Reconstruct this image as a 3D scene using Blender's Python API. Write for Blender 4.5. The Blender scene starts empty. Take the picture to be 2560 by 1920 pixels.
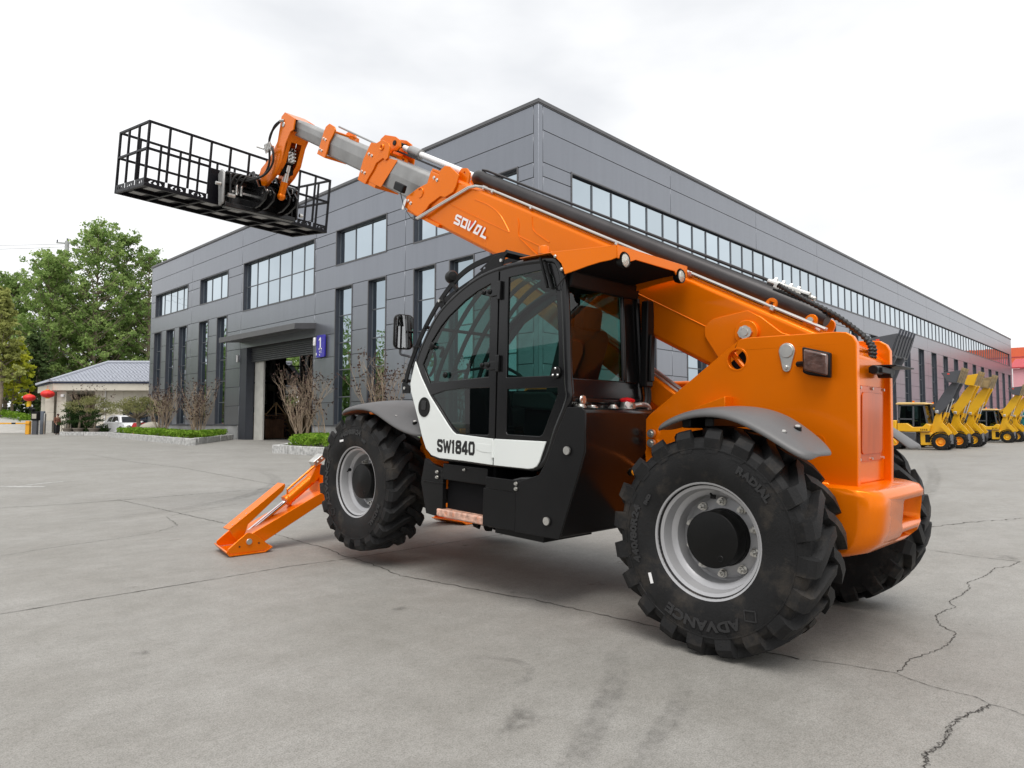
import bpy, bmesh, math, random
from math import sin, cos, pi, radians as rad, atan2, sqrt, hypot
from mathutils import Vector, Matrix
from mathutils.geometry import tessellate_polygon

# ------------------------------------------------------------------ camera, sky, sun
S = bpy.context.scene
COL = S.collection
cam = bpy.data.cameras.new('camera')
cam.sensor_width = 36.0
cam.lens = 24.3
cam.clip_start = 0.05
cam.clip_end = 3000
camo = bpy.data.objects.new('camera', cam)
COL.objects.link(camo)
YAW, PITCH, ROLL = rad(43.97), math.atan(99 / 1728), rad(0.1)
_f = Vector((cos(YAW), sin(YAW), 0)); _r = Vector((sin(YAW), -cos(YAW), 0)); _u = Vector((0, 0, 1))
_f2 = _f * cos(PITCH) + _u * sin(PITCH); _u2 = _u * cos(PITCH) - _f * sin(PITCH)
_r3 = _r * cos(ROLL) + _u2 * sin(ROLL); _u3 = _u2 * cos(ROLL) - _r * sin(ROLL)
M = Matrix((( _r3.x, _u3.x, -_f2.x, 0), (_r3.y, _u3.y, -_f2.y, 0), (_r3.z, _u3.z, -_f2.z, 1.33), (0, 0, 0, 1)))
camo.matrix_world = M
S.camera = camo

SUN_EL, SUN_AZ = rad(62), rad(222)          # direction the light comes from (azimuth from +X towards +Y)
w = bpy.data.worlds.new('World'); S.world = w; w.use_nodes = True
nt = w.node_tree; nt.nodes.clear()
out = nt.nodes.new('ShaderNodeOutputWorld'); bg = nt.nodes.new('ShaderNodeBackground')
sky = nt.nodes.new('ShaderNodeTexSky'); sky.sky_type = 'NISHITA'; sky.sun_disc = False
sky.sun_elevation = SUN_EL; sky.sun_rotation = rad(90) - SUN_AZ
sky.dust_density = 3.0; sky.air_density = 1.0
tc = nt.nodes.new('ShaderNodeTexCoord'); mp = nt.nodes.new('ShaderNodeMapping'); mp.inputs['Scale'].default_value = (1.3, 1.3, 3.4)
n1 = nt.nodes.new('ShaderNodeTexNoise'); n1.inputs['Scale'].default_value = 1.7; n1.inputs['Detail'].default_value = 5; n1.inputs['Roughness'].default_value = 0.5
rp = nt.nodes.new('ShaderNodeValToRGB')
rp.color_ramp.elements[0].position = 0.30; rp.color_ramp.elements[0].color = (0.73, 0.745, 0.77, 1)
rp.color_ramp.elements[1].position = 0.60; rp.color_ramp.elements[1].color = (1, 1, 1, 1)
sc_ = nt.nodes.new('ShaderNodeVectorMath'); sc_.operation = 'SCALE'; sc_.inputs['Scale'].default_value = 10.4
mx = nt.nodes.new('ShaderNodeMix'); mx.data_type = 'RGBA'; mx.inputs['Factor'].default_value = 0.95
L = nt.links.new
L(tc.outputs['Generated'], mp.inputs['Vector']); L(mp.outputs['Vector'], n1.inputs['Vector'])
L(n1.outputs['Fac'], rp.inputs['Fac']); L(rp.outputs['Color'], sc_.inputs[0])
L(sky.outputs['Color'], mx.inputs['A']); L(sc_.outputs['Vector'], mx.inputs['B'])
L(mx.outputs['Result'], bg.inputs['Color']); bg.inputs['Strength'].default_value = 0.073
L(bg.outputs['Background'], out.inputs['Surface'])
sun = bpy.data.lights.new('sun', 'SUN'); sun.energy = 1.5; sun.angle = rad(34); sun.color = (1, 0.97, 0.93)
suno = bpy.data.objects.new('sun', sun); COL.objects.link(suno)
_d = Vector((cos(SUN_EL) * cos(SUN_AZ), cos(SUN_EL) * sin(SUN_AZ), sin(SUN_EL)))
suno.rotation_euler = _d.to_track_quat('Z', 'Y').to_euler(); suno.location = (0, 0, 40)
vs = S.view_settings; vs.view_transform = 'Standard'; vs.look = 'None'; vs.exposure = 0.68; vs.gamma = 1; vs.use_curve_mapping = False
S.cycles.max_bounces = 8; S.cycles.transparent_max_bounces = 24; S.cycles.use_denoising = True
R = random.Random(7)

# ------------------------------------------------------------------ materials
def nodes_mat(name):
    m = bpy.data.materials.new(name); m.use_nodes = True
    t = m.node_tree; b = t.nodes['Principled BSDF']
    return m, t, b
def pm(name, col, rough=0.5, metal=0.0, var=0.08, scale=2.0, bump=0.0, bscale=60, coat=0.0, dirt=None, dscale=3.0, damt=0.5, rvar=0.1, spec=0.5, stretch=(1, 1, 1), orand=0):
    m, t, b = nodes_mat(name); N = t.nodes.new; K = t.links.new
    tc = N('ShaderNodeTexCoord'); mpn = N('ShaderNodeMapping'); mpn.inputs['Scale'].default_value = stretch
    K(tc.outputs['Object'], mpn.inputs['Vector'])
    nz = N('ShaderNodeTexNoise'); nz.inputs['Scale'].default_value = scale; nz.inputs['Detail'].default_value = 6
    K(mpn.outputs['Vector'], nz.inputs['Vector'])
    r = N('ShaderNodeValToRGB'); e = r.color_ramp.elements
    e[0].position = 0.3; e[1].position = 0.7
    e[0].color = (*[c * (1 - var) for c in col], 1); e[1].color = (*[min(1, c * (1 + var)) for c in col], 1)
    K(nz.outputs['Fac'], r.inputs['Fac']); src = r.outputs['Color']
    if dirt:
        n2 = N('ShaderNodeTexNoise'); n2.inputs['Scale'].default_value = dscale; n2.inputs['Detail'].default_value = 8; n2.inputs['Roughness'].default_value = 0.65
        K(tc.outputs['Object'], n2.inputs['Vector'])
        r2 = N('ShaderNodeValToRGB'); r2.color_ramp.elements[0].position = 0.52; r2.color_ramp.elements[1].position = 0.72
        r2.color_ramp.elements[0].color = (0, 0, 0, 1); r2.color_ramp.elements[1].color = (damt,) * 3 + (1,)
        K(n2.outputs['Fac'], r2.inputs['Fac'])
        mxn = N('ShaderNodeMix'); mxn.data_type = 'RGBA'; K(r2.outputs['Color'], mxn.inputs['Factor']); K(src, mxn.inputs['A']); mxn.inputs['B'].default_value = (*dirt, 1)
        src = mxn.outputs['Result']
    if orand:                                      # each piece its own slight tone, with rain-washed streaks
        oi = N('ShaderNodeObjectInfo'); q = N('ShaderNodeMapRange'); q.inputs['To Min'].default_value = 1 - orand; q.inputs['To Max'].default_value = 1 + orand; K(oi.outputs['Random'], q.inputs['Value'])
        m3 = N('ShaderNodeMapping'); m3.inputs['Scale'].default_value = (3.0, 3.0, 0.16); K(tc.outputs['Object'], m3.inputs['Vector'])
        n4 = N('ShaderNodeTexNoise'); n4.inputs['Scale'].default_value = 1.1; n4.inputs['Detail'].default_value = 6; K(m3.outputs['Vector'], n4.inputs['Vector'])
        q2 = N('ShaderNodeMapRange'); q2.inputs['From Min'].default_value = 0.3; q2.inputs['From Max'].default_value = 0.7; q2.inputs['To Min'].default_value = 0.965; q2.inputs['To Max'].default_value = 1.025; K(n4.outputs['Fac'], q2.inputs['Value'])
        mm = N('ShaderNodeMath'); mm.operation = 'MULTIPLY'; K(q.outputs['Result'], mm.inputs[0]); K(q2.outputs['Result'], mm.inputs[1])
        vm = N('ShaderNodeVectorMath'); vm.operation = 'SCALE'; K(src, vm.inputs[0]); K(mm.outputs['Value'], vm.inputs['Scale']); src = vm.outputs['Vector']
    K(src, b.inputs['Base Color'])
    mr = N('ShaderNodeMapRange'); mr.inputs['To Min'].default_value = max(0.02, rough - rvar * rough); mr.inputs['To Max'].default_value = min(1, rough + rvar * rough)
    K(nz.outputs['Fac'], mr.inputs['Value']); K(mr.outputs['Result'], b.inputs['Roughness'])
    b.inputs['Metallic'].default_value = metal; b.inputs['Coat Weight'].default_value = coat; b.inputs['Coat Roughness'].default_value = 0.06
    b.inputs['Specular IOR Level'].default_value = spec
    if bump:
        n3 = N('ShaderNodeTexNoise'); n3.inputs['Scale'].default_value = bscale; n3.inputs['Detail'].default_value = 4
        K(tc.outputs['Object'], n3.inputs['Vector'])
        bp = N('ShaderNodeBump'); bp.inputs['Strength'].default_value = bump; bp.inputs['Distance'].default_value = 0.02
        K(n3.outputs['Fac'], bp.inputs['Height']); K(bp.outputs['Normal'], b.inputs['Normal'])
    return m
def leaf_mat(name, c1, c2, scale=0.6, trans=0.35):
    m, t, b = nodes_mat(name); N = t.nodes.new; K = t.links.new
    t.nodes.remove(b); o = [n for n in t.nodes if n.type == 'OUTPUT_MATERIAL'][0]
    tc = N('ShaderNodeTexCoord'); nz = N('ShaderNodeTexNoise'); nz.inputs['Scale'].default_value = scale; nz.inputs['Detail'].default_value = 8; nz.inputs['Roughness'].default_value = 0.7
    K(tc.outputs['Object'], nz.inputs['Vector'])
    r = N('ShaderNodeValToRGB'); e = r.color_ramp.elements; e[0].position = 0.36; e[1].position = 0.64
    e[0].color = (*c1, 1); e[1].color = (*c2, 1); K(nz.outputs['Fac'], r.inputs['Fac'])
    d = N('ShaderNodeBsdfDiffuse'); tr = N('ShaderNodeBsdfTranslucent'); g = N('ShaderNodeMixShader'); g.inputs['Fac'].default_value = trans
    K(r.outputs['Color'], d.inputs['Color']); K(r.outputs['Color'], tr.inputs['Color'])
    K(d.outputs['BSDF'], g.inputs[1]); K(tr.outputs['BSDF'], g.inputs[2]); K(g.outputs['Shader'], o.inputs['Surface'])
    return m
def glass_mat(name, tint, rough=0.01, refl=1.0, ior=1.5, mirror=None):
    """thin pane: tinted see-through plus a clear reflection"""
    m, t, b = nodes_mat(name); N = t.nodes.new; K = t.links.new
    t.nodes.remove(b); o = [n for n in t.nodes if n.type == 'OUTPUT_MATERIAL'][0]
    tr = N('ShaderNodeBsdfTransparent'); tr.inputs['Color'].default_value = (*tint, 1)
    gl = N('ShaderNodeBsdfGlossy'); gl.inputs['Roughness'].default_value = rough
    fr = N('ShaderNodeLayerWeight'); fr.inputs['Blend'].default_value = 0.5          # facing: 0 head on, 1 at grazing, the same from both sides
    pw = N('ShaderNodeMath'); pw.operation = 'POWER'; pw.inputs[1].default_value = 4.0; K(fr.outputs['Facing'], pw.inputs[0])
    mu = N('ShaderNodeMath'); mu.operation = 'MULTIPLY_ADD'; mu.inputs[1].default_value = 0.75 * refl; mu.inputs[2].default_value = 0.055 * refl; mu.use_clamp = True
    K(pw.outputs['Value'], mu.inputs[0])
    ms = N('ShaderNodeMixShader'); K(mu.outputs['Value'], ms.inputs['Fac']); K(tr.outputs['BSDF'], ms.inputs[1]); K(gl.outputs['BSDF'], ms.inputs[2])
    K(ms.outputs['Shader'], o.inputs['Surface'])
    return m
def coated_glass(name, col, rough=0.02, bumpy=0.02):
    m, t, b = nodes_mat(name); N = t.nodes.new; K = t.links.new
    b.inputs['Metallic'].default_value = 1; b.inputs['Roughness'].default_value = rough
    oi = N('ShaderNodeObjectInfo'); q = N('ShaderNodeMix'); q.data_type = 'RGBA'; K(oi.outputs['Random'], q.inputs['Factor'])
    q.inputs['A'].default_value = (*[c * 0.88 for c in col], 1); q.inputs['B'].default_value = (*[c * 1.06 for c in col], 1); K(q.outputs['Result'], b.inputs['Base Color'])
    tc = N('ShaderNodeTexCoord'); nz = N('ShaderNodeTexNoise'); nz.inputs['Scale'].default_value = 0.6; K(tc.outputs['Object'], nz.inputs['Vector'])
    bp = N('ShaderNodeBump'); bp.inputs['Strength'].default_value = bumpy; bp.inputs['Distance'].default_value = 0.3
    K(nz.outputs['Fac'], bp.inputs['Height']); K(bp.outputs['Normal'], b.inputs['Normal'])
    return m

mt = {}
mt['orange'] = pm('orange_paint', (0.84, 0.182, 0.001), 0.25, metal=0.36, var=0.04, scale=1.5, coat=0.22, bump=0.012, bscale=300, spec=0.12, dirt=(0.62, 0.17, 0.02), dscale=7, damt=0.12, rvar=0.25)
mt['orange_film'] = pm('orange_film_covered', (0.60, 0.095, 0.002), 0.18, metal=0.35, var=0.14, scale=3, coat=0.12, stretch=(6, 6, 0.6), spec=0.2)
mt['black'] = pm('black_gloss_paint', (0.006, 0.006, 0.0065), 0.2, var=0.2, coat=0.0, bump=0.01, bscale=200, spec=0.42)
mt['black_satin'] = pm('black_satin_paint', (0.008, 0.008, 0.0085), 0.42, var=0.25, bump=0.05, bscale=250, spec=0.2)
mt['basket'] = pm('basket_black_paint', (0.006, 0.0055, 0.008), 0.38, var=0.25, bump=0.04, bscale=150, spec=0.2)
mt['dark'] = pm('dark_interior', (0.008, 0.008, 0.009), 0.8, spec=0.1)
mt['rubber'] = pm('tyre_rubber', (0.0125, 0.0125, 0.013), 0.62, var=0.3, scale=6, bump=0.15, bscale=90, dirt=(0.07, 0.058, 0.046), dscale=4.5, damt=0.6, rvar=0.2, spec=0.24)
mt['letter'] = pm('tyre_letter_rubber', (0.026, 0.026, 0.027), 0.5, var=0.2, spec=0.4)
mt['silver'] = pm('silver_rim_paint', (0.43, 0.43, 0.44), 0.38, metal=0.35, var=0.06, scale=5)
mt['hub'] = pm('hub_black', (0.005, 0.005, 0.005), 0.42, var=0.2, bump=0.06, bscale=120, spec=0.22)
mt['zinc'] = pm('zinc_plated_steel', (0.62, 0.61, 0.58), 0.3, metal=0.9, var=0.15, scale=12)
mt['chrome'] = pm('polished_rod', (0.8, 0.8, 0.8), 0.1, metal=1.0, var=0.03)
mt['galv'] = pm('bare_steel', (0.33, 0.33, 0.325), 0.48, metal=0.45, var=0.16, scale=3.5, bump=0.03, bscale=40, dirt=(0.2, 0.19, 0.18), dscale=2.0, damt=0.5)
mt['fender'] = pm('grey_plastic', (0.105, 0.103, 0.104), 0.45, var=0.05, bump=0.05, bscale=400)
mt['white'] = pm('white_paint', (0.76, 0.79, 0.77), 0.3, var=0.02, coat=0.3)
mt['decal_white'] = pm('white_decal', (0.85, 0.84, 0.84), 0.5, var=0.01)
mt['decal_red'] = pm('red_decal', (0.75, 0.06, 0.035), 0.5, var=0.02)
mt['decal_black'] = pm('black_decal', (0.006, 0.006, 0.006), 0.5, var=0.05)
mt['tube'] = pm('cylinder_tube_grey', (0.035, 0.032, 0.033), 0.36, metal=0.35, var=0.2, scale=4, bump=0.02, bscale=90)
mt['hose'] = pm('black_hose', (0.012, 0.012, 0.012), 0.5)
mt['pipe'] = pm('steel_pipe', (0.6, 0.58, 0.55), 0.3, metal=0.8)
mt['amber'] = pm('amber_lens', (0.74, 0.17, 0.001), 0.25, coat=0.0, spec=0.25)
mt['lamp'] = pm('work_lamp_glass', (0.62, 0.6, 0.53), 0.16, metal=0.7, var=0.25, scale=60, bump=0.4, bscale=120)
mt['taillamp'] = pm('smoked_tail_lens', (0.10, 0.055, 0.045), 0.08, var=0.5, scale=18, coat=1.0, bump=0.15, bscale=30)
mt['cabglass'] = glass_mat('cab_green_glass', (0.34, 0.57, 0.515), refl=0.9)
mt['cabglass_dark'] = glass_mat('cab_dark_glass', (0.20, 0.31, 0.285), refl=0.9)
mt['mirror'] = coated_glass('mirror_glass', (0.75, 0.76, 0.77), 0.01, 0.0)
mt['seat'] = pm('seat_cloth', (0.015, 0.015, 0.016), 0.75, bump=0.1)
mt['red'] = pm('red_plastic', (0.65, 0.015, 0.02), 0.3)
mt['taped'] = pm('taped_step', (0.55, 0.33, 0.25), 0.35, var=0.5, scale=22, bump=0.3, bscale=40, dirt=(0.75, 0.2, 0.06), dscale=14, damt=0.9)
mt['panel'] = pm('grey_cladding', (0.240, 0.254, 0.284), 0.30, metal=0.68, orand=0.03, var=0.03, scale=0.15, bump=0.012, bscale=25, spec=0.5)
mt['panel_dark'] = pm('dark_trim', (0.055, 0.06, 0.075), 0.45, metal=0.3, var=0.08)
mt['coping'] = pm('roof_coping', (0.12, 0.12, 0.125), 0.45, metal=0.3)
mt['core'] = pm('wall_core', (0.03, 0.03, 0.034), 0.8)
mt['frame'] = pm('window_frame', (0.13, 0.14, 0.155), 0.4, metal=0.3)
mt['win'] = coated_glass('window_glass', (0.51, 0.585, 0.635), 0.015, 0.03)
mt['win_low'] = coated_glass('window_glass_low', (0.40, 0.47, 0.52), 0.015, 0.05)
mt['plinth'] = pm('plinth_concrete', (0.28, 0.285, 0.285), 0.75, var=0.25, scale=0.8, bump=0.1, bscale=14)
mt['shutter'] = pm('roller_shutter', (0.10, 0.105, 0.11), 0.45, metal=0.4, var=0.1)
mt['paleconc'] = pm('pale_door_leaf', (0.55, 0.54, 0.50), 0.7, var=0.1)
mt['sign'] = pm('blue_sign', (0.035, 0.025, 0.36), 0.35, var=0.03, coat=0.3)
mt['hallwall'] = pm('hall_inner_wall', (0.30, 0.30, 0.28), 0.6, var=0.05)
mt['hallfloor'] = pm('hall_floor', (0.26, 0.30, 0.27), 0.5, var=0.15)
mt['wood'] = pm('crate_wood', (0.42, 0.28, 0.15), 0.75, var=0.2, scale=1.5, stretch=(1, 1, 12))
mt['rust'] = pm('rusty_steel', (0.16, 0.085, 0.05), 0.7, var=0.3)
mt['bark'] = pm('bark', (0.22, 0.18, 0.13), 0.9, var=0.3, scale=3, bump=0.4, bscale=12)
mt['palebark'] = pm('myrtle_bark', (0.37, 0.285, 0.205), 0.8, var=0.3, scale=1.2)
mt['pod'] = pm('seed_pods', (0.06, 0.032, 0.024), 0.9, var=0.4, scale=5)
mt['leafA'] = leaf_mat('poplar_leaves', (0.15, 0.26, 0.07), (0.44, 0.56, 0.20), 0.5, 0.48)
mt['leafB'] = leaf_mat('poplar_leaves_dark', (0.12, 0.21, 0.06), (0.36, 0.48, 0.165), 0.5, 0.48)
mt['leafY'] = leaf_mat('yellow_leaves', (0.40, 0.46, 0.04), (0.74, 0.74, 0.10), 0.7, 0.45)
mt['leafO'] = leaf_mat('olive_leaves', (0.30, 0.33, 0.10), (0.52, 0.54, 0.20), 0.5, 0.45)
mt['leafC'] = leaf_mat('conifer_leaves', (0.05, 0.085, 0.035), (0.14, 0.20, 0.075), 0.7)
mt['leafH'] = leaf_mat('hedge_leaves', (0.08, 0.19, 0.015), (0.28, 0.42, 0.06), 2.0)
mt['leafBon'] = leaf_mat('bonsai_leaves', (0.13, 0.15, 0.05), (0.32, 0.31, 0.14), 1.5)
mt['leafTop'] = leaf_mat('topiary_leaves', (0.02, 0.045, 0.015), (0.06, 0.10, 0.035), 2.0)
mt['soil'] = pm('soil', (0.07, 0.055, 0.04), 0.95, var=0.3)
mt['cream'] = pm('cream_stone', (0.62, 0.58, 0.50), 0.65, var=0.05)
mt['tile'] = pm('grey_roof_tile', (0.36, 0.38, 0.43), 0.5, var=0.12, scale=4)
mt['navy'] = pm('navy_eave', (0.04, 0.055, 0.12), 0.5)
mt['darkwin'] = pm('dark_window', (0.02, 0.03, 0.045), 0.08, var=0.3)
mt['lantern'] = pm('red_lantern_silk', (0.72, 0.025, 0.02), 0.55, var=0.12, scale=4)
mt['gold'] = pm('yellow_tassel', (0.8, 0.5, 0.02), 0.6, var=0.15, scale=8)
mt['carwhite'] = pm('white_car_paint', (0.8, 0.81, 0.83), 0.2, var=0.01, coat=0.8)
mt['carglass'] = pm('car_glass', (0.012, 0.015, 0.017), 0.05, var=0.1, coat=0.5)
mt['postyel'] = pm('barrier_yellow', (0.75, 0.36, 0.02), 0.4, var=0.05)
mt['postgrey'] = pm('post_grey', (0.12, 0.14, 0.17), 0.45)
mt['granite'] = pm('split_granite', (0.46, 0.46, 0.45), 0.8, var=0.35, scale=7, bump=0.6, bscale=9, dirt=(0.18, 0.18, 0.18), dscale=6, damt=0.7)
mt['boulder'] = pm('boulder_stone', (0.40, 0.37, 0.31), 0.8, var=0.15, bump=0.3, bscale=8)
mt['pot'] = pm('clay_pot', (0.20, 0.17, 0.14), 0.8, var=0.2)
mt['yel'] = pm('loader_yellow', (0.80, 0.42, 0.008), 0.38, var=0.05, coat=0.3)
mt['yel2'] = pm('loader_yellow_pale', (0.76, 0.42, 0.008), 0.40, var=0.05, coat=0.3)
mt['yelroof'] = pm('loader_roof', (0.80, 0.55, 0.22), 0.45)
mt['lgrey'] = pm('loader_grey', (0.075, 0.078, 0.088), 0.45, var=0.1)
mt['teal'] = pm('teal_paint', (0.02, 0.22, 0.23), 0.4)
mt['worn'] = pm('worn_bucket_edge', (0.30, 0.22, 0.11), 0.5, metal=0.3, var=0.35, scale=4)
mt['lorange'] = pm('loader_rim_orange', (0.85, 0.32, 0.01), 0.4)
mt['pink'] = pm('pink_wall', (0.75, 0.36, 0.40), 0.7, var=0.04)
mt['redroof'] = pm('red_roof', (0.45, 0.05, 0.06), 0.6, var=0.1)
mt['redwall'] = pm('orange_red_wall', (0.72, 0.13, 0.05), 0.6, var=0.05)
mt['skin'] = pm('skin', (0.42, 0.25, 0.18), 0.6)
mt['jacket'] = pm('brown_jacket', (0.16, 0.06, 0.035), 0.7, var=0.3, scale=9)
mt['trouser'] = pm('black_trousers', (0.012, 0.012, 0.014), 0.8)
mt['cap'] = pm('dark_cap', (0.05, 0.02, 0.02), 0.8)
mt['crack'] = pm('crack_dark', (0.055, 0.05, 0.045), 0.95, var=0.6, scale=30)
def film(name, col, amt, scale):
    m, t, b = nodes_mat(name); N = t.nodes.new; K = t.links.new; o = [n for n in t.nodes if n.type == 'OUTPUT_MATERIAL'][0]
    tc = N('ShaderNodeTexCoord'); n = N('ShaderNodeTexNoise'); n.inputs['Scale'].default_value = scale; n.inputs['Detail'].default_value = 8; n.inputs['Roughness'].default_value = 0.7; K(tc.outputs['Object'], n.inputs['Vector'])
    r = N('ShaderNodeMapRange'); r.inputs['From Min'].default_value = 0.38; r.inputs['From Max'].default_value = 0.68; r.inputs['To Max'].default_value = amt; K(n.outputs['Fac'], r.inputs['Value'])
    at_ = N('ShaderNodeAttribute'); at_.attribute_name = 'fade'; fm = N('ShaderNodeMath'); fm.operation = 'MULTIPLY'; K(r.outputs['Result'], fm.inputs[0]); K(at_.outputs['Fac'], fm.inputs[1])
    b.inputs['Base Color'].default_value = (*col, 1); b.inputs['Roughness'].default_value = 0.8; b.inputs['Specular IOR Level'].default_value = 0.2
    tr = N('ShaderNodeBsdfTransparent'); ms = N('ShaderNodeMixShader'); K(fm.outputs['Value'], ms.inputs['Fac']); K(tr.outputs['BSDF'], ms.inputs[1]); K(b.outputs['BSDF'], ms.inputs[2]); K(ms.outputs['Shader'], o.inputs['Surface']); return m
mt['scuff'] = film('tyre_scuff', (0.09, 0.087, 0.082), 0.34, 9.0)
mt['oil'] = film('dark_stain', (0.09, 0.085, 0.078), 0.55, 11.0)
mt['dust'] = film('pale_dust', (0.48, 0.46, 0.43), 0.6, 14.0)
mt['chalk'] = pm('worn_paint_mark', (0.42, 0.415, 0.40), 0.85, var=0.15, scale=12)
mt['stonewall'] = pm('pale_block_wall', (0.50, 0.49, 0.46), 0.8, var=0.08)
mt['path'] = pm('pale_path', (0.42, 0.41, 0.39), 0.8, var=0.08)
mt['wire'] = pm('wire', (0.15, 0.15, 0.16), 0.6)
mt['polec'] = pm('concrete_pole', (0.38, 0.39, 0.39), 0.7)

def ground_mat():
    m, t, b = nodes_mat('worn_concrete'); N = t.nodes.new; K = t.links.new
    tc = N('ShaderNodeTexCoord')
    def noise(scale, detail=6, rough=0.6, st=None):
        n = N('ShaderNodeTexNoise'); n.inputs['Scale'].default_value = scale; n.inputs['Detail'].default_value = detail; n.inputs['Roughness'].default_value = rough
        if st:
            q = N('ShaderNodeMapping'); q.inputs['Scale'].default_value = st[:3]; q.inputs['Rotation'].default_value = (0, 0, st[3])
            K(tc.outputs['Object'], q.inputs['Vector']); K(q.outputs['Vector'], n.inputs['Vector'])
        else: K(tc.outputs['Object'], n.inputs['Vector'])
        return n
    def ramp(n, p0, c0, p1, c1):
        r = N('ShaderNodeValToRGB'); e = r.color_ramp.elements
        e[0].position, e[1].position = p0, p1; e[0].color = (*c0, 1); e[1].color = (*c1, 1); K(n.outputs['Fac'], r.inputs['Fac']); return r.outputs['Color']
    def mul(a, bcol, fac=1.0):
        q = N('ShaderNodeMix'); q.data_type = 'RGBA'; q.blend_type = 'MULTIPLY'; q.inputs['Factor'].default_value = fac
        K(a, q.inputs['A']); K(bcol, q.inputs['B']); return q.outputs['Result']
    base = ramp(noise(0.22, 7, 0.6), 0.32, (0.253, 0.2445, 0.2275), 0.7, (0.302, 0.293, 0.276))
    c = mul(base, ramp(noise(0.9, 8, 0.65), 0.3, (0.88, 0.87, 0.85), 0.65, (1.04, 1.04, 1.04)))
    c = mul(c, ramp(noise(5.0, 8, 0.7), 0.3, (0.86, 0.86, 0.85), 0.62, (1.04, 1.04, 1.04)))
    c = mul(c, ramp(noise(1.2, 6, 0.7, (0.25, 3.0, 1, 0.2)), 0.35, (0.965, 0.963, 0.96), 0.6, (1.01, 1.01, 1.01)))
    c = mul(c, ramp(noise(34, 4, 0.8), 0.3, (0.80, 0.80, 0.79), 0.55, (1.05, 1.05, 1.05)))
    c = mul(c, ramp(noise(130, 2, 0.8), 0.34, (0.66, 0.655, 0.64), 0.55, (1.09, 1.09, 1.09)))
    # scattered pale scuffs and dark pits
    v = N('ShaderNodeTexVoronoi'); v.inputs['Scale'].default_value = 2.6; K(tc.outputs['Object'], v.inputs['Vector'])
    r = N('ShaderNodeValToRGB'); e = r.color_ramp.elements; e[0].position = 0.012; e[1].position = 0.03; e[0].color = (0.3, 0.29, 0.28, 1); e[1].color = (1, 1, 1, 1)
    K(v.outputs['Distance'], r.inputs['Fac']); c = mul(c, r.outputs['Color'])
    sc = ramp(noise(3.1, 12, 0.8), 0.66, (0, 0, 0), 0.72, (0.5, 0.5, 0.5))
    q = N('ShaderNodeMix'); q.data_type = 'RGBA'; K(sc, q.inputs['Factor']); K(c, q.inputs['A']); q.inputs['B'].default_value = (0.42, 0.41, 0.40, 1); c = q.outputs['Result']
    K(c, b.inputs['Base Color']); b.inputs['Roughness'].default_value = 0.62; b.inputs['Specular IOR Level'].default_value = 0.5
    nb = noise(60, 6, 0.7); bp = N('ShaderNodeBump'); bp.inputs['Strength'].default_value = 0.25; bp.inputs['Distance'].default_value = 0.01
    K(nb.outputs['Fac'], bp.inputs['Height']); K(bp.outputs['Normal'], b.inputs['Normal'])
    return m
mt['ground'] = ground_mat()

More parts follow.
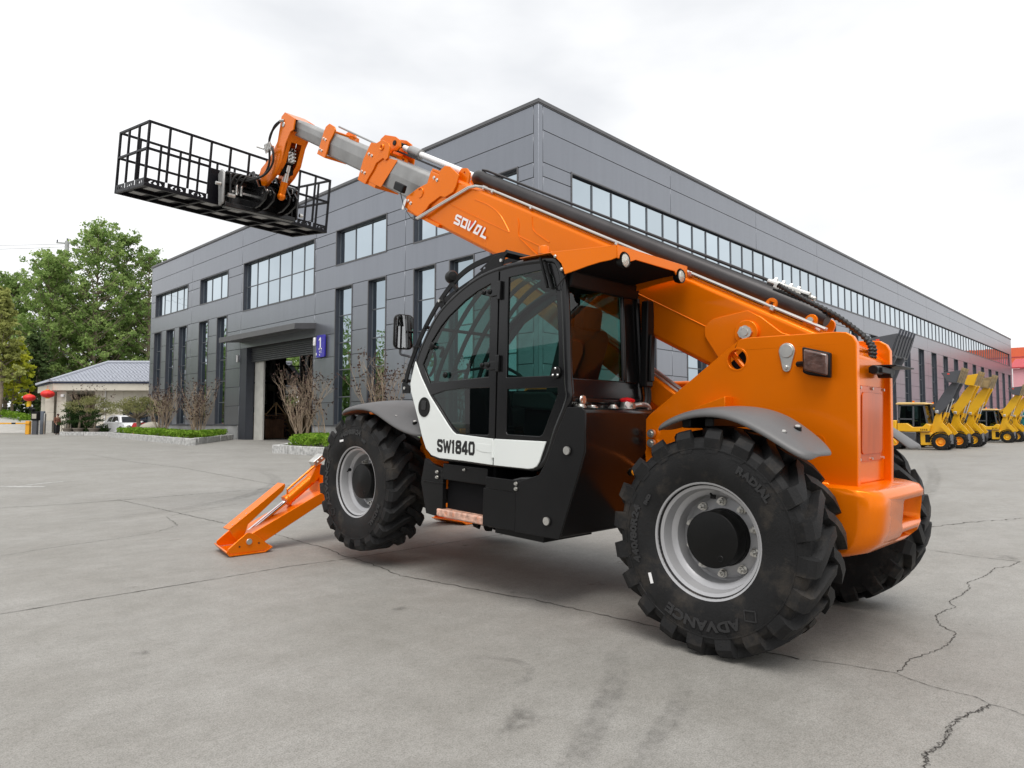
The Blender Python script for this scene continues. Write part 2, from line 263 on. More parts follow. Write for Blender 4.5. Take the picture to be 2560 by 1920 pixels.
# ------------------------------------------------------------------ mesh helpers
class MB:
    def __init__(s): s.v = []; s.f = []
    def add(s, vs, fs):
        o = len(s.v); s.v += [tuple(p) for p in vs]; s.f += [tuple(i + o for i in f) for f in fs]; return s
    def box(s, x0, x1, y0, y1, z0, z1, T=None):
        v = [(x, y, z) for x in (x0, x1) for y in (y0, y1) for z in (z0, z1)]
        if T: v = [T @ Vector(p) for p in v]
        return s.add(v, [(0, 1, 3, 2), (4, 6, 7, 5), (0, 4, 5, 1), (2, 3, 7, 6), (0, 2, 6, 4), (1, 5, 7, 3)])
    def bar(s, p, q, w, h, up=(0, 0, 1)):
        p, q = Vector(p), Vector(q); d = (q - p); l = d.length; d.normalize(); u = Vector(up)
        a = d.cross(u)
        if a.length < 1e-4: a = d.cross(Vector((1, 0, 0)))
        a.normalize(); u = a.cross(d)
        v = [p + a * (sx * w / 2) + u * (sz * h / 2) + d * t for t in (0, l) for sx in (-1, 1) for sz in (-1, 1)]
        return s.add(v, [(0, 1, 3, 2), (4, 6, 7, 5), (0, 4, 5, 1), (2, 3, 7, 6), (0, 2, 6, 4), (1, 5, 7, 3)])
    def tube(s, path, r, n=8, closed=False, caps=True):
        P = [Vector(p) for p in path]; m = len(P); rr = r if isinstance(r, (list, tuple)) else [r] * m
        vs = []; ref = None
        for i in range(m):
            if closed: d = P[(i + 1) % m] - P[i - 1]
            else: d = P[min(i + 1, m - 1)] - P[max(i - 1, 0)]
            d.normalize()
            if ref is None:
                ref = d.orthogonal().normalized()
            a = ref - d * ref.dot(d)
            if a.length < 1e-5: a = d.orthogonal()
            a.normalize(); ref = a; b = d.cross(a)
            vs += [P[i] + (a * cos(2 * pi * k / n) + b * sin(2 * pi * k / n)) * rr[i] for k in range(n)]
        fs = []
        for i in range(m if closed else m - 1):
            j = (i + 1) % m
            fs += [(i * n + k, i * n + (k + 1) % n, j * n + (k + 1) % n, j * n + k) for k in range(n)]
        if caps and not closed: fs += [tuple(range(n - 1, -1, -1)), tuple((m - 1) * n + k for k in range(n))]
        return s.add(vs, fs)
    def cyl(s, p, q, r, n=16, r2=None):
        return s.tube([p, q], [r, r if r2 is None else r2], n)
    def lathe(s, prof, n=48, T=None, closed=False):
        """prof: (radius, x) around the x axis"""
        vs = [];
        for r, x in prof:
            vs += [Vector((x, r * cos(2 * pi * k / n), r * sin(2 * pi * k / n))) for k in range(n)]
        if T: vs = [T @ p for p in vs]
        m = len(prof); fs = []
        for i in range(m if closed else m - 1):
            j = (i + 1) % m
            fs += [(i * n + k, i * n + (k + 1) % n, j * n + (k + 1) % n, j * n + k) for k in range(n)]
        return s.add(vs, fs)
    def prism(s, poly, ax, a0, a1, holes=(), fn=None):
        mk = {'x': lambda p, a: (a, p[0], p[1]), 'y': lambda p, a: (p[0], a, p[1]), 'z': lambda p, a: (p[0], p[1], a)}[ax]
        loops = [list(poly)] + [list(h) for h in holes]; flat = [p for l in loops for p in l]; n = len(flat)
        vs = [mk(p, a0) for p in flat] + [mk(p, a1) for p in flat]
        if fn: vs = [fn(p) for p in vs]
        fs = []
        if holes:
            tri = tessellate_polygon([[Vector((p[0], p[1], 0)) for p in l] for l in loops])
            fs += [tuple(t) for t in tri] + [tuple(i + n for i in reversed(t)) for t in tri]
        else:
            fs += [tuple(range(n)), tuple(range(2 * n - 1, n - 1, -1))]
        o = 0
        for l in loops:
            k = len(l); fs += [(o + i, o + (i + 1) % k, n + o + (i + 1) % k, n + o + i) for i in range(k)]; o += k
        return s.add(vs, fs)
    def ball(s, c, rx, ry=None, rz=None, n=12, m=8):
        ry = rx if ry is None else ry; rz = rx if rz is None else rz
        vs = [(c[0], c[1], c[2] + rz)]
        for i in range(1, m):
            t = pi * i / m
            vs += [(c[0] + rx * sin(t) * cos(2 * pi * k / n), c[1] + ry * sin(t) * sin(2 * pi * k / n), c[2] + rz * cos(t)) for k in range(n)]
        vs.append((c[0], c[1], c[2] - rz)); e = len(vs) - 1
        fs = [(0, 1 + k, 1 + (k + 1) % n) for k in range(n)]
        for i in range(m - 2):
            a, b = 1 + i * n, 1 + (i + 1) * n
            fs += [(a + k, b + k, b + (k + 1) % n, a + (k + 1) % n) for k in range(n)]
        a = 1 + (m - 2) * n
        fs += [(a + k, e, a + (k + 1) % n) for k in range(n)]
        return s.add(vs, fs)
    def grid(s, rows, closed=False):
        n = len(rows[0]); vs = [p for r in rows for p in r]; fs = []
        for i in range(len(rows) - 1):
            fs += [(i * n + k, i * n + k + 1, (i + 1) * n + k + 1, (i + 1) * n + k) for k in range(n - 1)]
            if closed: fs.append((i * n + n - 1, i * n, (i + 1) * n, (i + 1) * n + n - 1))
        return s.add(vs, fs)
    def card(s, c, size, rng, asp=1.0):
        a = Vector((rng.gauss(0, 1), rng.gauss(0, 1), rng.gauss(0, 1))).normalized(); b = a.orthogonal().normalized()
        b = (b * cos(rng.random() * 6.28) + a.cross(b) * sin(rng.random() * 6.28)).normalized(); q = a.cross(b)
        c = Vector(c); h = size * 0.5
        return s.add([c - b * h, c + q * h * asp * 0.6 + b * h * 0.1, c + b * h, c - q * h * asp * 0.6 + b * h * 0.1], [(0, 1, 2, 3)])
    def mapv(s, fn): s.v = [tuple(fn(p)) for p in s.v]; return s
    def mesh(s, name, mat, smooth=35, recalc=True):
        me = bpy.data.meshes.new(name); me.from_pydata(s.v, [], s.f)
        if recalc:
            b = bmesh.new(); b.from_mesh(me); bmesh.ops.recalc_face_normals(b, faces=b.faces); b.to_mesh(me); b.free()
        me.materials.append(mat)
        if smooth:
            me.polygons.foreach_set('use_smooth', [True] * len(me.polygons)); me.set_sharp_from_angle(angle=rad(smooth))
        me.update(); return me
    def build(s, name, mat, parent=None, bevel=0, seg=2, smooth=35, recalc=True, label=None, kind=None):
        o = bpy.data.objects.new(name, s.mesh(name, mat, smooth, recalc)); COL.objects.link(o)
        if parent: o.parent = parent
        if bevel:
            m = o.modifiers.new('bevel', 'BEVEL'); m.width = bevel; m.segments = seg; m.limit_method = 'ANGLE'; m.angle_limit = rad(40); m.use_clamp_overlap = True
        if label: o['label'] = label
        if kind: o['kind'] = kind
        return o
def thing(name, label, cat, loc=(0, 0, 0), rz=0, group=None, rot=None):
    o = bpy.data.objects.new(name, None); o.empty_display_size = 0.2; COL.objects.link(o); o.location = loc
    o.rotation_euler = rot if rot else (0, 0, rz)
    return tag(o, label, cat, group)
def tag(o, label, cat, group=None, kind=None):
    if label: o['label'] = label
    if cat: o['category'] = cat
    if group: o['group'] = group
    if kind: o['kind'] = kind
    return o
def dup(o, parent=None, **kw):
    c = o.copy(); COL.objects.link(c); c.parent = parent
    for ch in o.children: dup(ch, c)
    return c
def rrect(x0, x1, y0, y1, r, n=4):
    p = []
    for cx, cy, a in ((x1 - r, y1 - r, 0), (x0 + r, y1 - r, 90), (x0 + r, y0 + r, 180), (x1 - r, y0 + r, 270)):
        p += [(cx + r * cos(rad(a + 90 * i / n)), cy + r * sin(rad(a + 90 * i / n))) for i in range(n + 1)]
    return p
def circ(cx, cy, r, n=24, a0=0): return [(cx + r * cos(2 * pi * k / n + a0), cy + r * sin(2 * pi * k / n + a0)) for k in range(n)]
def text_geo(body, size, extrude=0.0, bold=0.0, res=2):
    cu = bpy.data.curves.new('t', 'FONT'); cu.body = body; cu.size = size; cu.extrude = extrude; cu.offset = bold; cu.resolution_u = res
    ob = bpy.data.objects.new('t', cu); me = bpy.data.meshes.new_from_object(ob)
    r = ([tuple(v.co) for v in me.vertices], [tuple(p.vertices) for p in me.polygons])
    bpy.data.objects.remove(ob); bpy.data.curves.remove(cu); bpy.data.meshes.remove(me); return r
def strip2d(pts, w, closed=False):
    """mitred outline of a thick polyline"""
    P = [Vector(p) for p in pts]; n = len(P); Lf, Rt = [], []
    for i in range(n):
        a = P[i] - P[i - 1] if (closed or i > 0) else None; b = P[(i + 1) % n] - P[i] if (closed or i < n - 1) else None
        if a is None: a = b
        if b is None: b = a
        a = a.normalized(); b = b.normalized(); na = Vector((-a.y, a.x)); nb = Vector((-b.y, b.x)); m = (na + nb)
        m = m / max(0.35, m.dot(na)) * 1.0
        Lf.append(P[i] + m * w / 2); Rt.append(P[i] - m * w / 2)
    return Lf, Rt
def smooth_path(pts, n=6):
    P = [Vector(p) for p in pts]; o = []
    for i in range(len(P) - 1):
        p0, p1, p2, p3 = P[max(i - 1, 0)], P[i], P[i + 1], P[min(i + 2, len(P) - 1)]
        for k in range(n):
            t = k / n
            o.append(0.5 * ((2 * p1) + (p2 - p0) * t + (2 * p0 - 5 * p1 + 4 * p2 - p3) * t * t + (3 * p1 - p0 - 3 * p2 + p3) * t ** 3))
    o.append(P[-1]); return o
def gz(y):
    t = min(1, max(0, (y - 10) / 70)); return 0.35 * t * t * (3 - 2 * t)

# ------------------------------------------------------------------ ground
def yard(l, d, z=None):
    """plan axes of the gate side of the yard, turned 44 degrees from the hall's walls"""
    p = _f * d + _r * l
    return Vector((p.x, p.y, gz(p.y) if z is None else z))
ys = [-300, -60, -10, 0, 5, 10] + [10 + 3.5 * i for i in range(1, 21)] + [90, 120, 200, 500, 1200]
xs = [-600, -100, -20, 0, 10, 20, 40, 80, 200, 600, 1500]
m = MB(); m.grid([[(x, y, gz(y)) for x in xs] for y in ys])
ground = m.build('ground', mt['ground'], smooth=180); ground['kind'] = 'structure'
def crack(pts, wd, jag, seed, name='crack', mat='crack', dense=0.05):
    r = random.Random(seed); P = [Vector((p[0], p[1])) for p in pts]; o = []
    for a, b in zip(P[:-1], P[1:]):
        n = max(1, int((b - a).length / dense)); d = (b - a); nn = Vector((-d.y, d.x)).normalized()
        for i in range(n): o.append(a + d * i / n + nn * r.uniform(-jag, jag))
    o.append(P[-1]); Lf, Rt = [], []
    for i, p in enumerate(o):
        d = (o[min(i + 1, len(o) - 1)] - o[max(i - 1, 0)]).normalized(); nn = Vector((-d.y, d.x)); q = wd * r.uniform(0.25, 1.0)
        Lf.append((*(p + nn * q), 0)); Rt.append((*(p - nn * q), 0))
    mm = MB(); mm.grid([[(a[0], a[1], gz(a[1]) + 0.003), (b[0], b[1], gz(b[1]) + 0.003)] for a, b in zip(Lf, Rt)])
    return mm.build(name, mt[mat], ground, smooth=0, recalc=False)
c1 = [(8.31, 1.17), (7.96, 1.2), (7.79, 1.28), (7.42, 1.28), (7.14, 1.3), (6.93, 1.34), (6.68, 1.28), (6.33, 1.28), (6.08, 1.3), (5.93, 1.23), (5.73, 1.26), (5.56, 1.27), (5.32, 1.19), (5.21, 1.08), (4.95, 1.06), (4.71, 1.08), (4.62, 1.11), (4.44, 1.15), (4.29, 1.14), (4.17, 1.14)]
c2 = [(4.04, 1.54), (4.1, 1.37), (4.12, 1.24), (4.15, 1.15), (4.1, 1.06), (4.07, 0.97), (4.06, 0.87), (4.06, 0.77), (4.0, 0.7), (4.0, 0.63), (3.96, 0.56), (3.95, 0.2)]
c3 = [(4.0, 0.7), (3.9, 0.72), (3.81, 0.75), (3.71, 0.77), (3.59, 0.78), (3.47, 0.76), (3.33, 0.77), (3.24, 0.79), (3.1, 0.76), (2.7, 0.74)]
crack(c1, 0.0045, 0.009, 1, dense=0.02); crack(c2, 0.0032, 0.004, 2, dense=0.02); crack(c3, 0.004, 0.010, 3, dense=0.012); crack(c3, 0.003, 0.018, 33, dense=0.01)
crack([(10.26, 2.41), (10.58, 2.28), (11.01, 2.16), (11.43, 1.98), (12.16, 1.64), (13.5, 1.2)], 0.012, 0.03, 4)
crack([(8.4, 2.01), (8.35, 1.74), (8.3, 1.5), (8.32, 1.15)], 0.006, 0.004, 5)
crack([(1.05, 5.95), (1.49, 5.97), (1.99, 5.97), (2.57, 5.98), (3.25, 6.01), (3.86, 5.93), (4.46, 5.92), (8.2, 5.9), (12, 5.95)], 0.007, 0.003, 6, 'slab_joint')
crack([(1.0, 13.2), (2.28, 13.28), (3.22, 13.12), (4.36, 13.23), (5.66, 13.28), (6.79, 13.35), (12.5, 13.3)], 0.012, 0.012, 7, 'slab_joint')
crack([(3.95, 13.3), (4.0, 10.5), (4.05, 7.76), (4.0, 7.01), (3.99, 6.54), (3.88, 6.09), (3.89, 5.95), (3.86, 5.59), (3.79, 5.26), (3.73, 4.95), (3.82, 4.37), (3.87, 3.89), (3.94, 3.57), (3.95, 3.31), (4.0, 1.6)], 0.008, 0.014, 8)
crack([(1.48, 8.53), (1.84, 8.66), (2.17, 8.76), (2.62, 8.84), (3.1, 9.01), (3.52, 9.44), (3.71, 10.36), (4.08, 10.69), (5.1, 11.19)], 0.005, 0.015, 9)
crack([(8.16, 30.93), (7.8, 24.44), (7.93, 21.14), (7.59, 17.51), (7.27, 14.29), (8.2, 5.9)], 0.012, 0.02, 10, 'slab_joint')
crack([(12.3, 16), (12.2, 9), (12.25, 3)], 0.010, 0.01, 11, 'slab_joint')
for (x, y, a, l_, w_) in ((3.05, 17.6, 2.3, 1.6, 0.3), (3.9, 17.9, 0.6, 1.0, 0.16), ):
    dx, dy = cos(a) * l_ / 2, sin(a) * l_ / 2
    crack([(x - dx, y - dy), (x, y + 0.004), (x + dx, y + dy)], w_ * 0.5, w_ * 0.3, int(x * 100), 'paint_mark', 'chalk', 0.02)

def fade(o, vals):
    a = o.data.attributes.new('fade', 'FLOAT', 'POINT'); a.data.foreach_set('value', vals)
def blot(pts, name, mat, z=0.0036):
    c = (sum(p[0] for p in pts) / len(pts), sum(p[1] for p in pts) / len(pts)); n = len(pts); mm = MB()
    mm.add([(c[0], c[1], gz(c[1]) + z)] + [(c[0] + (p[0] - c[0]) * .5, c[1] + (p[1] - c[1]) * .5, gz(p[1]) + z) for p in pts] + [(p[0], p[1], gz(p[1]) + z) for p in pts], [(0, 1 + i, 1 + (i + 1) % n) for i in range(n)] + [(1 + i, 1 + n + i, 1 + n + (i + 1) % n, 1 + (i + 1) % n) for i in range(n)])
    o = mm.build(name, mt[mat], ground, smooth=0, recalc=False); fade(o, [1] + [.8] * n + [0] * n); return o
def band(pts, w_, name='tyre_mark', mat='scuff', z=0.0034):
    P = smooth_path([Vector((*p, 0)) for p in pts], 8); q = []
    for i, p in enumerate(P):
        d = (P[min(i + 1, len(P) - 1)] - P[max(i - 1, 0)]).normalized(); n_ = Vector((-d.y, d.x, 0)) * w_ / 2; q.append([(p + n_ * k).to_tuple()[:2] + (gz(p.y) + z,) for k in (-1, -.55, 0, .55, 1)])
    mm = MB(); mm.grid(q); o = mm.build(name, mt[mat], ground, smooth=0, recalc=False); N_ = len(P) - 1
    fade(o, [k * min(1, 3.0 * min(i, N_ - i) / N_) for i in range(len(P)) for k in (0, .85, .6, .85, 0)]); return o
band([(2.55, 2.98), (2.75, 2.94), (2.86, 2.74), (2.80, 2.55), (2.62, 2.49), (2.48, 2.56)], 0.07)
band([(3.55, 2.55), (3.05, 2.18), (2.6, 1.95), (2.1, 1.72), (1.6, 1.5)], 0.16); band([(3.3, 1.9), (2.85, 1.72), (2.5, 1.62), (2.0, 1.4)], 0.12)
band([(9.5, 20), (8.2, 16), (6.8, 13.5), (4.9, 11.6), (2.0, 10.2)], 0.32, z=0.0038); band([(11.2, 19.6), (9.8, 15.4), (8.3, 12.6), (6.0, 10.4), (2.6, 8.9)], 0.32, z=0.0042); band([(30, 7), (20, 4.5), (13, 3.2), (9, 2.6)], 0.35); band([(30, 9), (20, 6.4), (13.5, 4.6), (9.4, 3.9)], 0.35, z=0.004)
rb = random.Random(12)
for k in range(26):
    x, y = rb.uniform(1.4, 9), rb.uniform(0.4, 9); rr = rb.uniform(0.03, 0.16)
    blot([(x + rr * rb.uniform(.5, 1.2) * cos(2 * pi * j / 11) * rb.choice((1, 1, 1.6)), y + rr * rb.uniform(.5, 1.2) * sin(2 * pi * j / 11)) for j in range(11)], 'stain', 'oil' if k % 3 else 'dust', 0.0044 + 0.0002 * k)
# ------------------------------------------------------------------ factory hall
X0, Y0, XE, YE, ZT = 21.5, 19.2, 136.3, 65.1, 15.15
hall = thing('factory_hall', 'long dark grey metal-clad factory hall with tall slot windows, behind the orange telehandler', 'factory hall', (X0, Y0, 0))
LX, LY = XE - X0, YE - Y0                      # local axes: x along the right wall, y along the left wall
rows = [1.2, 2.53, 3.86, 5.19, 6.52, 7.85, 9.17, 10.5, 11.85, 12.5, 13.78, 15.0]
def wall_pt(side):
    # (s along wall, depth into the hall, z) -> local
    return (lambda s, d, z: (d, s, z)) if side == 'l' else (lambda s, d, z: (s, d, z))
def wbox(mb, fn, s0, s1, d0, d1, z0, z1):
    a = fn(s0, d0, z0); b = fn(s1, d1, z1)
    return mb.box(min(a[0], b[0]), max(a[0], b[0]), min(a[1], b[1]), max(a[1], b[1]), z0, z1)
def clad(side, bays, holes, s_max_parts, s_end, tall_rows=rows):
    """panels between row lines and bay joints, cut round the window holes"""
    fn = wall_pt(side); g = 0.014; core = MB(); far = MB()
    zs = sorted(set(tall_rows))
    for z0, z1 in zip(zs[:-1], zs[1:]):
        zc = (z0 + z1) / 2
        cuts = sorted((h[0], h[1]) for h in holes if h[2] < zc < h[3])
        segs = []
        for b0, b1 in zip(bays[:-1], bays[1:]):
            s = b0
            for h0, h1 in cuts:
                if h1 <= s or h0 >= b1: continue
                if h0 > s: segs.append((s, h0))
                s = max(s, h1)
            if s < b1 - 0.01: segs.append((s, b1))
        for a, b in segs:
            if b - a < 0.05: continue
            wbox(core, fn, a, b, 0.06, 0.36, z0, z1)
            if a < s_max_parts: wbox(MB(), fn, a + g, b - g, 0, 0.055, z0 + g, z1 - g).build('wall_panel', mt['panel'], hall, bevel=0.006, seg=1)
            else: wbox(far, fn, a + g, b - g, 0, 0.055, z0 + g, z1 - g)
    core.build('wall_core', mt['core'], hall, smooth=0)
    if far.v: far.build('distant_wall_panels', mt['panel'], hall, smooth=0, kind='stuff')
def window(side, s0, s1, z0, z1, cols, nrow, glass, pane_parts=True, reveal=0.26):
    fn = wall_pt(side); fr = MB(); t = 0.055
    rv = MB()
    wbox(rv, fn, s0, s0 + 0.02, 0.002, 0.36, z0, z1); wbox(rv, fn, s1 - 0.02, s1, 0.002, 0.36, z0, z1)
    wbox(rv, fn, s0 + 0.02, s1 - 0.02, 0.002, 0.36, z1 - 0.02, z1); wbox(rv, fn, s0 + 0.02, s1 - 0.02, -0.02, 0.36, z0, z0 + 0.025)
    wobj = rv.build('window', mt['panel_dark'], hall, smooth=0)
    trim = MB()
    wbox(trim, fn, s0 - 0.06, s0, -0.03, 0.01, z0 - 0.06, z1 + 0.06); wbox(trim, fn, s1, s1 + 0.06, -0.03, 0.01, z0 - 0.06, z1 + 0.06)
    wbox(trim, fn, s0, s1, -0.03, 0.01, z1, z1 + 0.05); wbox(trim, fn, s0, s1, -0.03, 0.01, z0 - 0.06, z0)
    trim.build('trim', mt['coping'], wobj, smooth=0)
    a, b, c, d = s0 + 0.02, s1 - 0.02, z0 + 0.025, z1 - 0.02
    cw = (b - a) / cols; rh = (d - c) / nrow
    for i in range(cols + 1): wbox(fr, fn, max(a, a + i * cw - t / 2), min(b, a + i * cw + t / 2), reveal - 0.05, reveal + 0.05, c, d)
    for j in range(nrow + 1):
        for i in range(cols): wbox(fr, fn, a + i * cw + t / 2, a + (i + 1) * cw - t / 2, reveal - 0.045, reveal + 0.045, max(c, c + j * rh - t / 2), min(d, c + j * rh + t / 2))
    fr.build('frame', mt['frame'], wobj, smooth=0)
    allp = MB()
    for i in range(cols):
        for j in range(nrow):
            q = MB() if pane_parts else allp
            wbox(q, fn, a + i * cw + t / 2, a + (i + 1) * cw - t / 2, reveal - 0.012, reveal + 0.012, c + j * rh + t / 2, c + (j + 1) * rh - t / 2)
            if pane_parts: q.build('pane', glass, wobj, smooth=0)
    if not pane_parts: allp.build('panes', glass, wobj, smooth=0)
def Yl(y): return y - Y0
def Xl(x): return x - X0
# left wall
LH = []
for a, b, z0, z1, c, r_ in ((56.9, 63.95, 10.5, 12.42, 5, 1), (49.5, 54.4, 10.5, 12.42, 3, 1), (37.43, 46.9, 9.17, 12.5, 6, 2), (30.07, 34.93, 10.5, 12.5, 3, 1), (20.45, 27.67, 10.5, 12.5, 5, 1)):
    LH.append((Yl(a), Yl(b), z0, z1)); window('l', Yl(a), Yl(b), z0, z1, c, r_, mt['win'])
for a, b in ((62.47, 64.05), (59.6, 61.25), (56.9, 58.45), (52.82, 54.43), (49.53, 51.14), (33.28, 34.95), (30.07, 31.64), (26.0, 27.63), (23.23, 24.87), (20.45, 22.08)):
    LH.append((Yl(a), Yl(b), 1.25, 9.12)); window('l', Yl(a), Yl(b), 1.25, 9.12, 1, 5, mt['win_low'])
DOOR = (Yl(37.35), Yl(47.2), 0.0, 6.75); LH.append(DOOR)
clad('l', [0.28, Yl(28.4), Yl(37.25), Yl(47.22), Yl(56.05), LY - 0.2], LH, 1e9, LY)
# right wall
RJ = [32.13 + 10.42 * k for k in range(11)]
RH = [(Xl(23.75), Xl(134.5), 10.6, 12.52)]
for k, j in enumerate(RJ):
    for o in (-2.6, 2.6):
        if j + o + 1 < XE - 0.3: RH.append((Xl(j + o - 1), Xl(j + o + 1), 1.25, 9.17))
for h in RH[1:]: window('r', h[0], h[1], h[2], h[3], 1, 5, mt['win_low'], pane_parts=h[0] < 20)
rrows = [1.2, 2.53, 3.86, 5.19, 6.52, 7.85, 9.17, 10.6, 11.9, 12.52, 13.93, 15.0]
clad('r', [0.28] + [Xl(j) for j in RJ[:-1]] + [LX - 0.2], RH, Xl(72), LX, rrows)
# the long strip window of the right wall, pane by pane
sw = MB(); fnr = wall_pt('r'); a, b = RH[0][0], RH[0][1]
wbox(sw, fnr, a, b, 0.0, 0.36, 12.5, 12.52); wbox(sw, fnr, a, b, -0.03, 0.36, 10.58, 10.62); wbox(sw, fnr, a, a + 0.02, 0, 0.36, 10.62, 12.5); wbox(sw, fnr, b - 0.02, b, 0, 0.36, 10.62, 12.5)
wbox(sw, fnr, a, b, 0.2, 0.36, 12.38, 12.5)
strip = sw.build('strip_window', mt['panel_dark'], hall, smooth=0)
nP = int((b - a) / 1.525); cw = (b - a - 0.04) / nP; fr = MB()
for i in range(nP):
    s0 = a + 0.02 + i * cw
    wbox(MB(), fnr, s0 + 0.03, s0 + cw - 0.03, 0.10, 0.125, 10.62, 12.4).build('pane', mt['win'], strip, smooth=0)
    wbox(MB(), fnr, s0 - 0.03, s0 + 0.03, 0.05, 0.16, 10.62, 12.4).build('mullion', mt['frame'], strip, smooth=0)
tr = MB(); wbox(tr, fnr, a - 0.07, a, -0.03, 0.01, 10.5, 12.6); wbox(tr, fnr, a, b, -0.035, 0.01, 10.52, 10.58); wbox(tr, fnr, a, b, -0.02, 0.01, 12.52, 12.58); tr.build('trim', mt['coping'], strip, smooth=0)
# corner post, coping, plinth, roof, inner walls
for q in ((-0.02, 0.26, -0.02, 0.26), (0.0, 0.3, LY - 0.18, LY), (LX - 0.18, LX, 0, 0.3)): MB().box(*q, 1.2, 15.0).build('corner_post', mt['panel'], hall, bevel=0.02)
m = MB(); m.box(-0.06, 0.4, 0.4, LY + 0.06, 15.05, 15.2); m.box(-0.06, LX + 0.06, -0.06, 0.4, 15.05, 15.2); m.box(-0.03, 0.4, 0.4, LY, 15.0, 15.05); m.box(-0.03, LX, -0.03, 0.4, 15.0, 15.05); m.build('coping', mt['coping'], hall, smooth=0)
m = MB(); m.box(0.4, LX, 0.4, LY, 14.75, 14.9); m.build('roof', mt['core'], hall, smooth=0)
m = MB(); m.box(-0.06, 0.36, -0.06, DOOR[0] - 0.14, -0.2, 1.2); m.box(-0.06, 0.36, DOOR[1] + 0.1, LY, -0.2, 1.2); m.box(0.36, LX, -0.06, 0.36, -0.3, 1.2); m.build('plinth', mt['plinth'], hall, bevel=0.015, seg=1)
m = MB(); m.box(-0.10, -0.02, -0.1, DOOR[0] - 0.14, 1.17, 1.21); m.box(-0.10, -0.02, DOOR[1] + 0.1, LY, 1.17, 1.21); m.build('plinth_flashing', mt['panel_dark'], hall, smooth=0)
m = MB(); m.box(24, 24.3, 0.4, LY, 0, 14.7); m.box(LX - 0.3, LX, 0.4, LY, 0, 14.7)
m.build('inner_wall', mt['hallwall'], hall, smooth=0)
m = MB(); m.box(0.0, 24, 0.4, LY - 0.4, -0.1, 0.14); m.build('hall_floor', mt['hallfloor'], hall, smooth=0)
# end wall seen through the door: ribbed sheeting, a window, columns and braces
win = (12.3, 14.4, 2.8, 8.6)
m = MB()
m.prism([(0.36, -0.2), (24, -0.2), (24, 14.7), (0.36, 14.7)], 'y', LY - 0.3, LY, holes=[[(win[0], win[2]), (win[1], win[2]), (win[1], win[3]), (win[0], win[3])]]); m.build('end_wall', mt['hallwall'], hall, smooth=0)
m = MB()
for i in range(60):
    x = 0.5 + i * 0.4
    if x + 0.3 < win[0] or x > win[1]: m.box(x, x + 0.28, LY - 0.36, LY - 0.301, 0, 14.6)
m.build('wall_ribs', mt['hallwall'], hall, smooth=0, kind='stuff')
m = MB()
for z in (2.8, 4.25, 5.7, 7.15, 8.55): m.box(win[0], win[1], LY - 0.25, LY - 0.15, z - 0.05, z + 0.05)
m.box(win[0] - 0.05, win[0] + 0.03, LY - 0.25, LY - 0.15, 2.8, 8.6); m.box(win[1] - 0.03, win[1] + 0.05, LY - 0.25, LY - 0.15, 2.8, 8.6)
m.build('end_window_frame', mt['core'], hall, smooth=0)
m = MB(); m.box(7.0, 7.35, LY - 1.0, LY - 0.6, 0, 14.6); m.box(11.3, 12.1, LY - 1.6, LY - 1.0, 0, 14.6); m.box(14.5, 15.1, LY - 1.6, LY - 1.0, 0, 14.6); m.bar((11.9, LY - 1.2, 7.4), (15.0, LY - 1.2, 4.4), 0.25, 0.25); m.build('steel_frame', mt['panel_dark'], hall, smooth=0)
m = MB(); m.cyl((10.4, LY - 0.7, 0.1), (10.4, LY - 0.7, 12), 0.13, 10); m.build('downpipe', mt['paleconc'], hall)
# door: shutter, jambs, sliding leaf, canopy
sh = MB(); prof = []
for i in range(9):
    z = 5.55 + i * 0.13; prof += [(0.42, z), (0.36, z + 0.035), (0.36, z + 0.09)]
prof += [(0.42, 6.75), (0.55, 6.75), (0.55, 5.55)]
sh.prism(prof, 'y', DOOR[0] + 0.1, DOOR[1] - 0.95); sh.build('roller_shutter', mt['shutter'], hall, smooth=0)
MB().box(0.02, 0.6, DOOR[1] - 0.95, DOOR[1] + 0.1, 0, 6.75).build('door_jamb', mt['panel_dark'], hall, bevel=0.01); MB().box(0.02, 0.5, DOOR[0] - 0.14, DOOR[0] + 0.1, 0, 6.75).build('door_jamb', mt['panel_dark'], hall, bevel=0.01)
m = MB(); m.box(0.62, 0.75, DOOR[1] - 2.25, DOOR[1] - 1.0, 0.14, 5.6); m.build('sliding_door_leaf', mt['paleconc'], hall, bevel=0.01)
cn = MB(); cn.prism([(-1.4, 6.85), (0.0, 7.0), (0.0, 7.35), (-1.4, 7.2)], 'y', Yl(37.1), Yl(47.5)); cn.build('door_canopy', mt['coping'], hall, bevel=0.01)
m = MB(); m.box(-0.14, -0.02, Yl(37.0), Yl(37.2), 5.95, 6.45); m.box(-0.14, -0.02, Yl(47.4), Yl(47.55), 5.6, 6.1); m.build('wall_lamp', mt['decal_white'], hall, bevel=0.04)
# number sign
sg = MB(); sg.prism(rrect(-0.45, 0.45, -0.66, 0.66, 0.09), 'x', -0.05, 0.05); signo = sg.build('sign', mt['sign'], hall, bevel=0.012)
signo.location = (-0.12, Yl(36.28), 5.87)
def sign_text(body, size, cy, cz, bold=0.0, sx=1.0, name='sign_number'):
    v, f = text_geo(body, size, 0.003, bold); xs_ = [p[0] for p in v]; ys_ = [p[1] for p in v]; mxx, myy = (min(xs_) + max(xs_)) / 2, (min(ys_) + max(ys_)) / 2
    MB().add([(-0.056 + p[2] * 0.5, cy - (p[0] - mxx) * sx, cz + (p[1] - myy)) for p in v], f).build(name, mt['decal_white'], signo, smooth=0)
m = MB()
for poly in ([(-0.05, -0.30), (0.06, -0.30), (0.06, 0.42), (-0.02, 0.42), (-0.17, 0.30), (-0.17, 0.21), (-0.05, 0.28)], [(-0.16, -0.30), (0.17, -0.30), (0.17, -0.22), (-0.16, -0.22)]):
    m.prism([(-p[0], p[1] + 0.1) for p in poly], 'x', -0.058, -0.05)
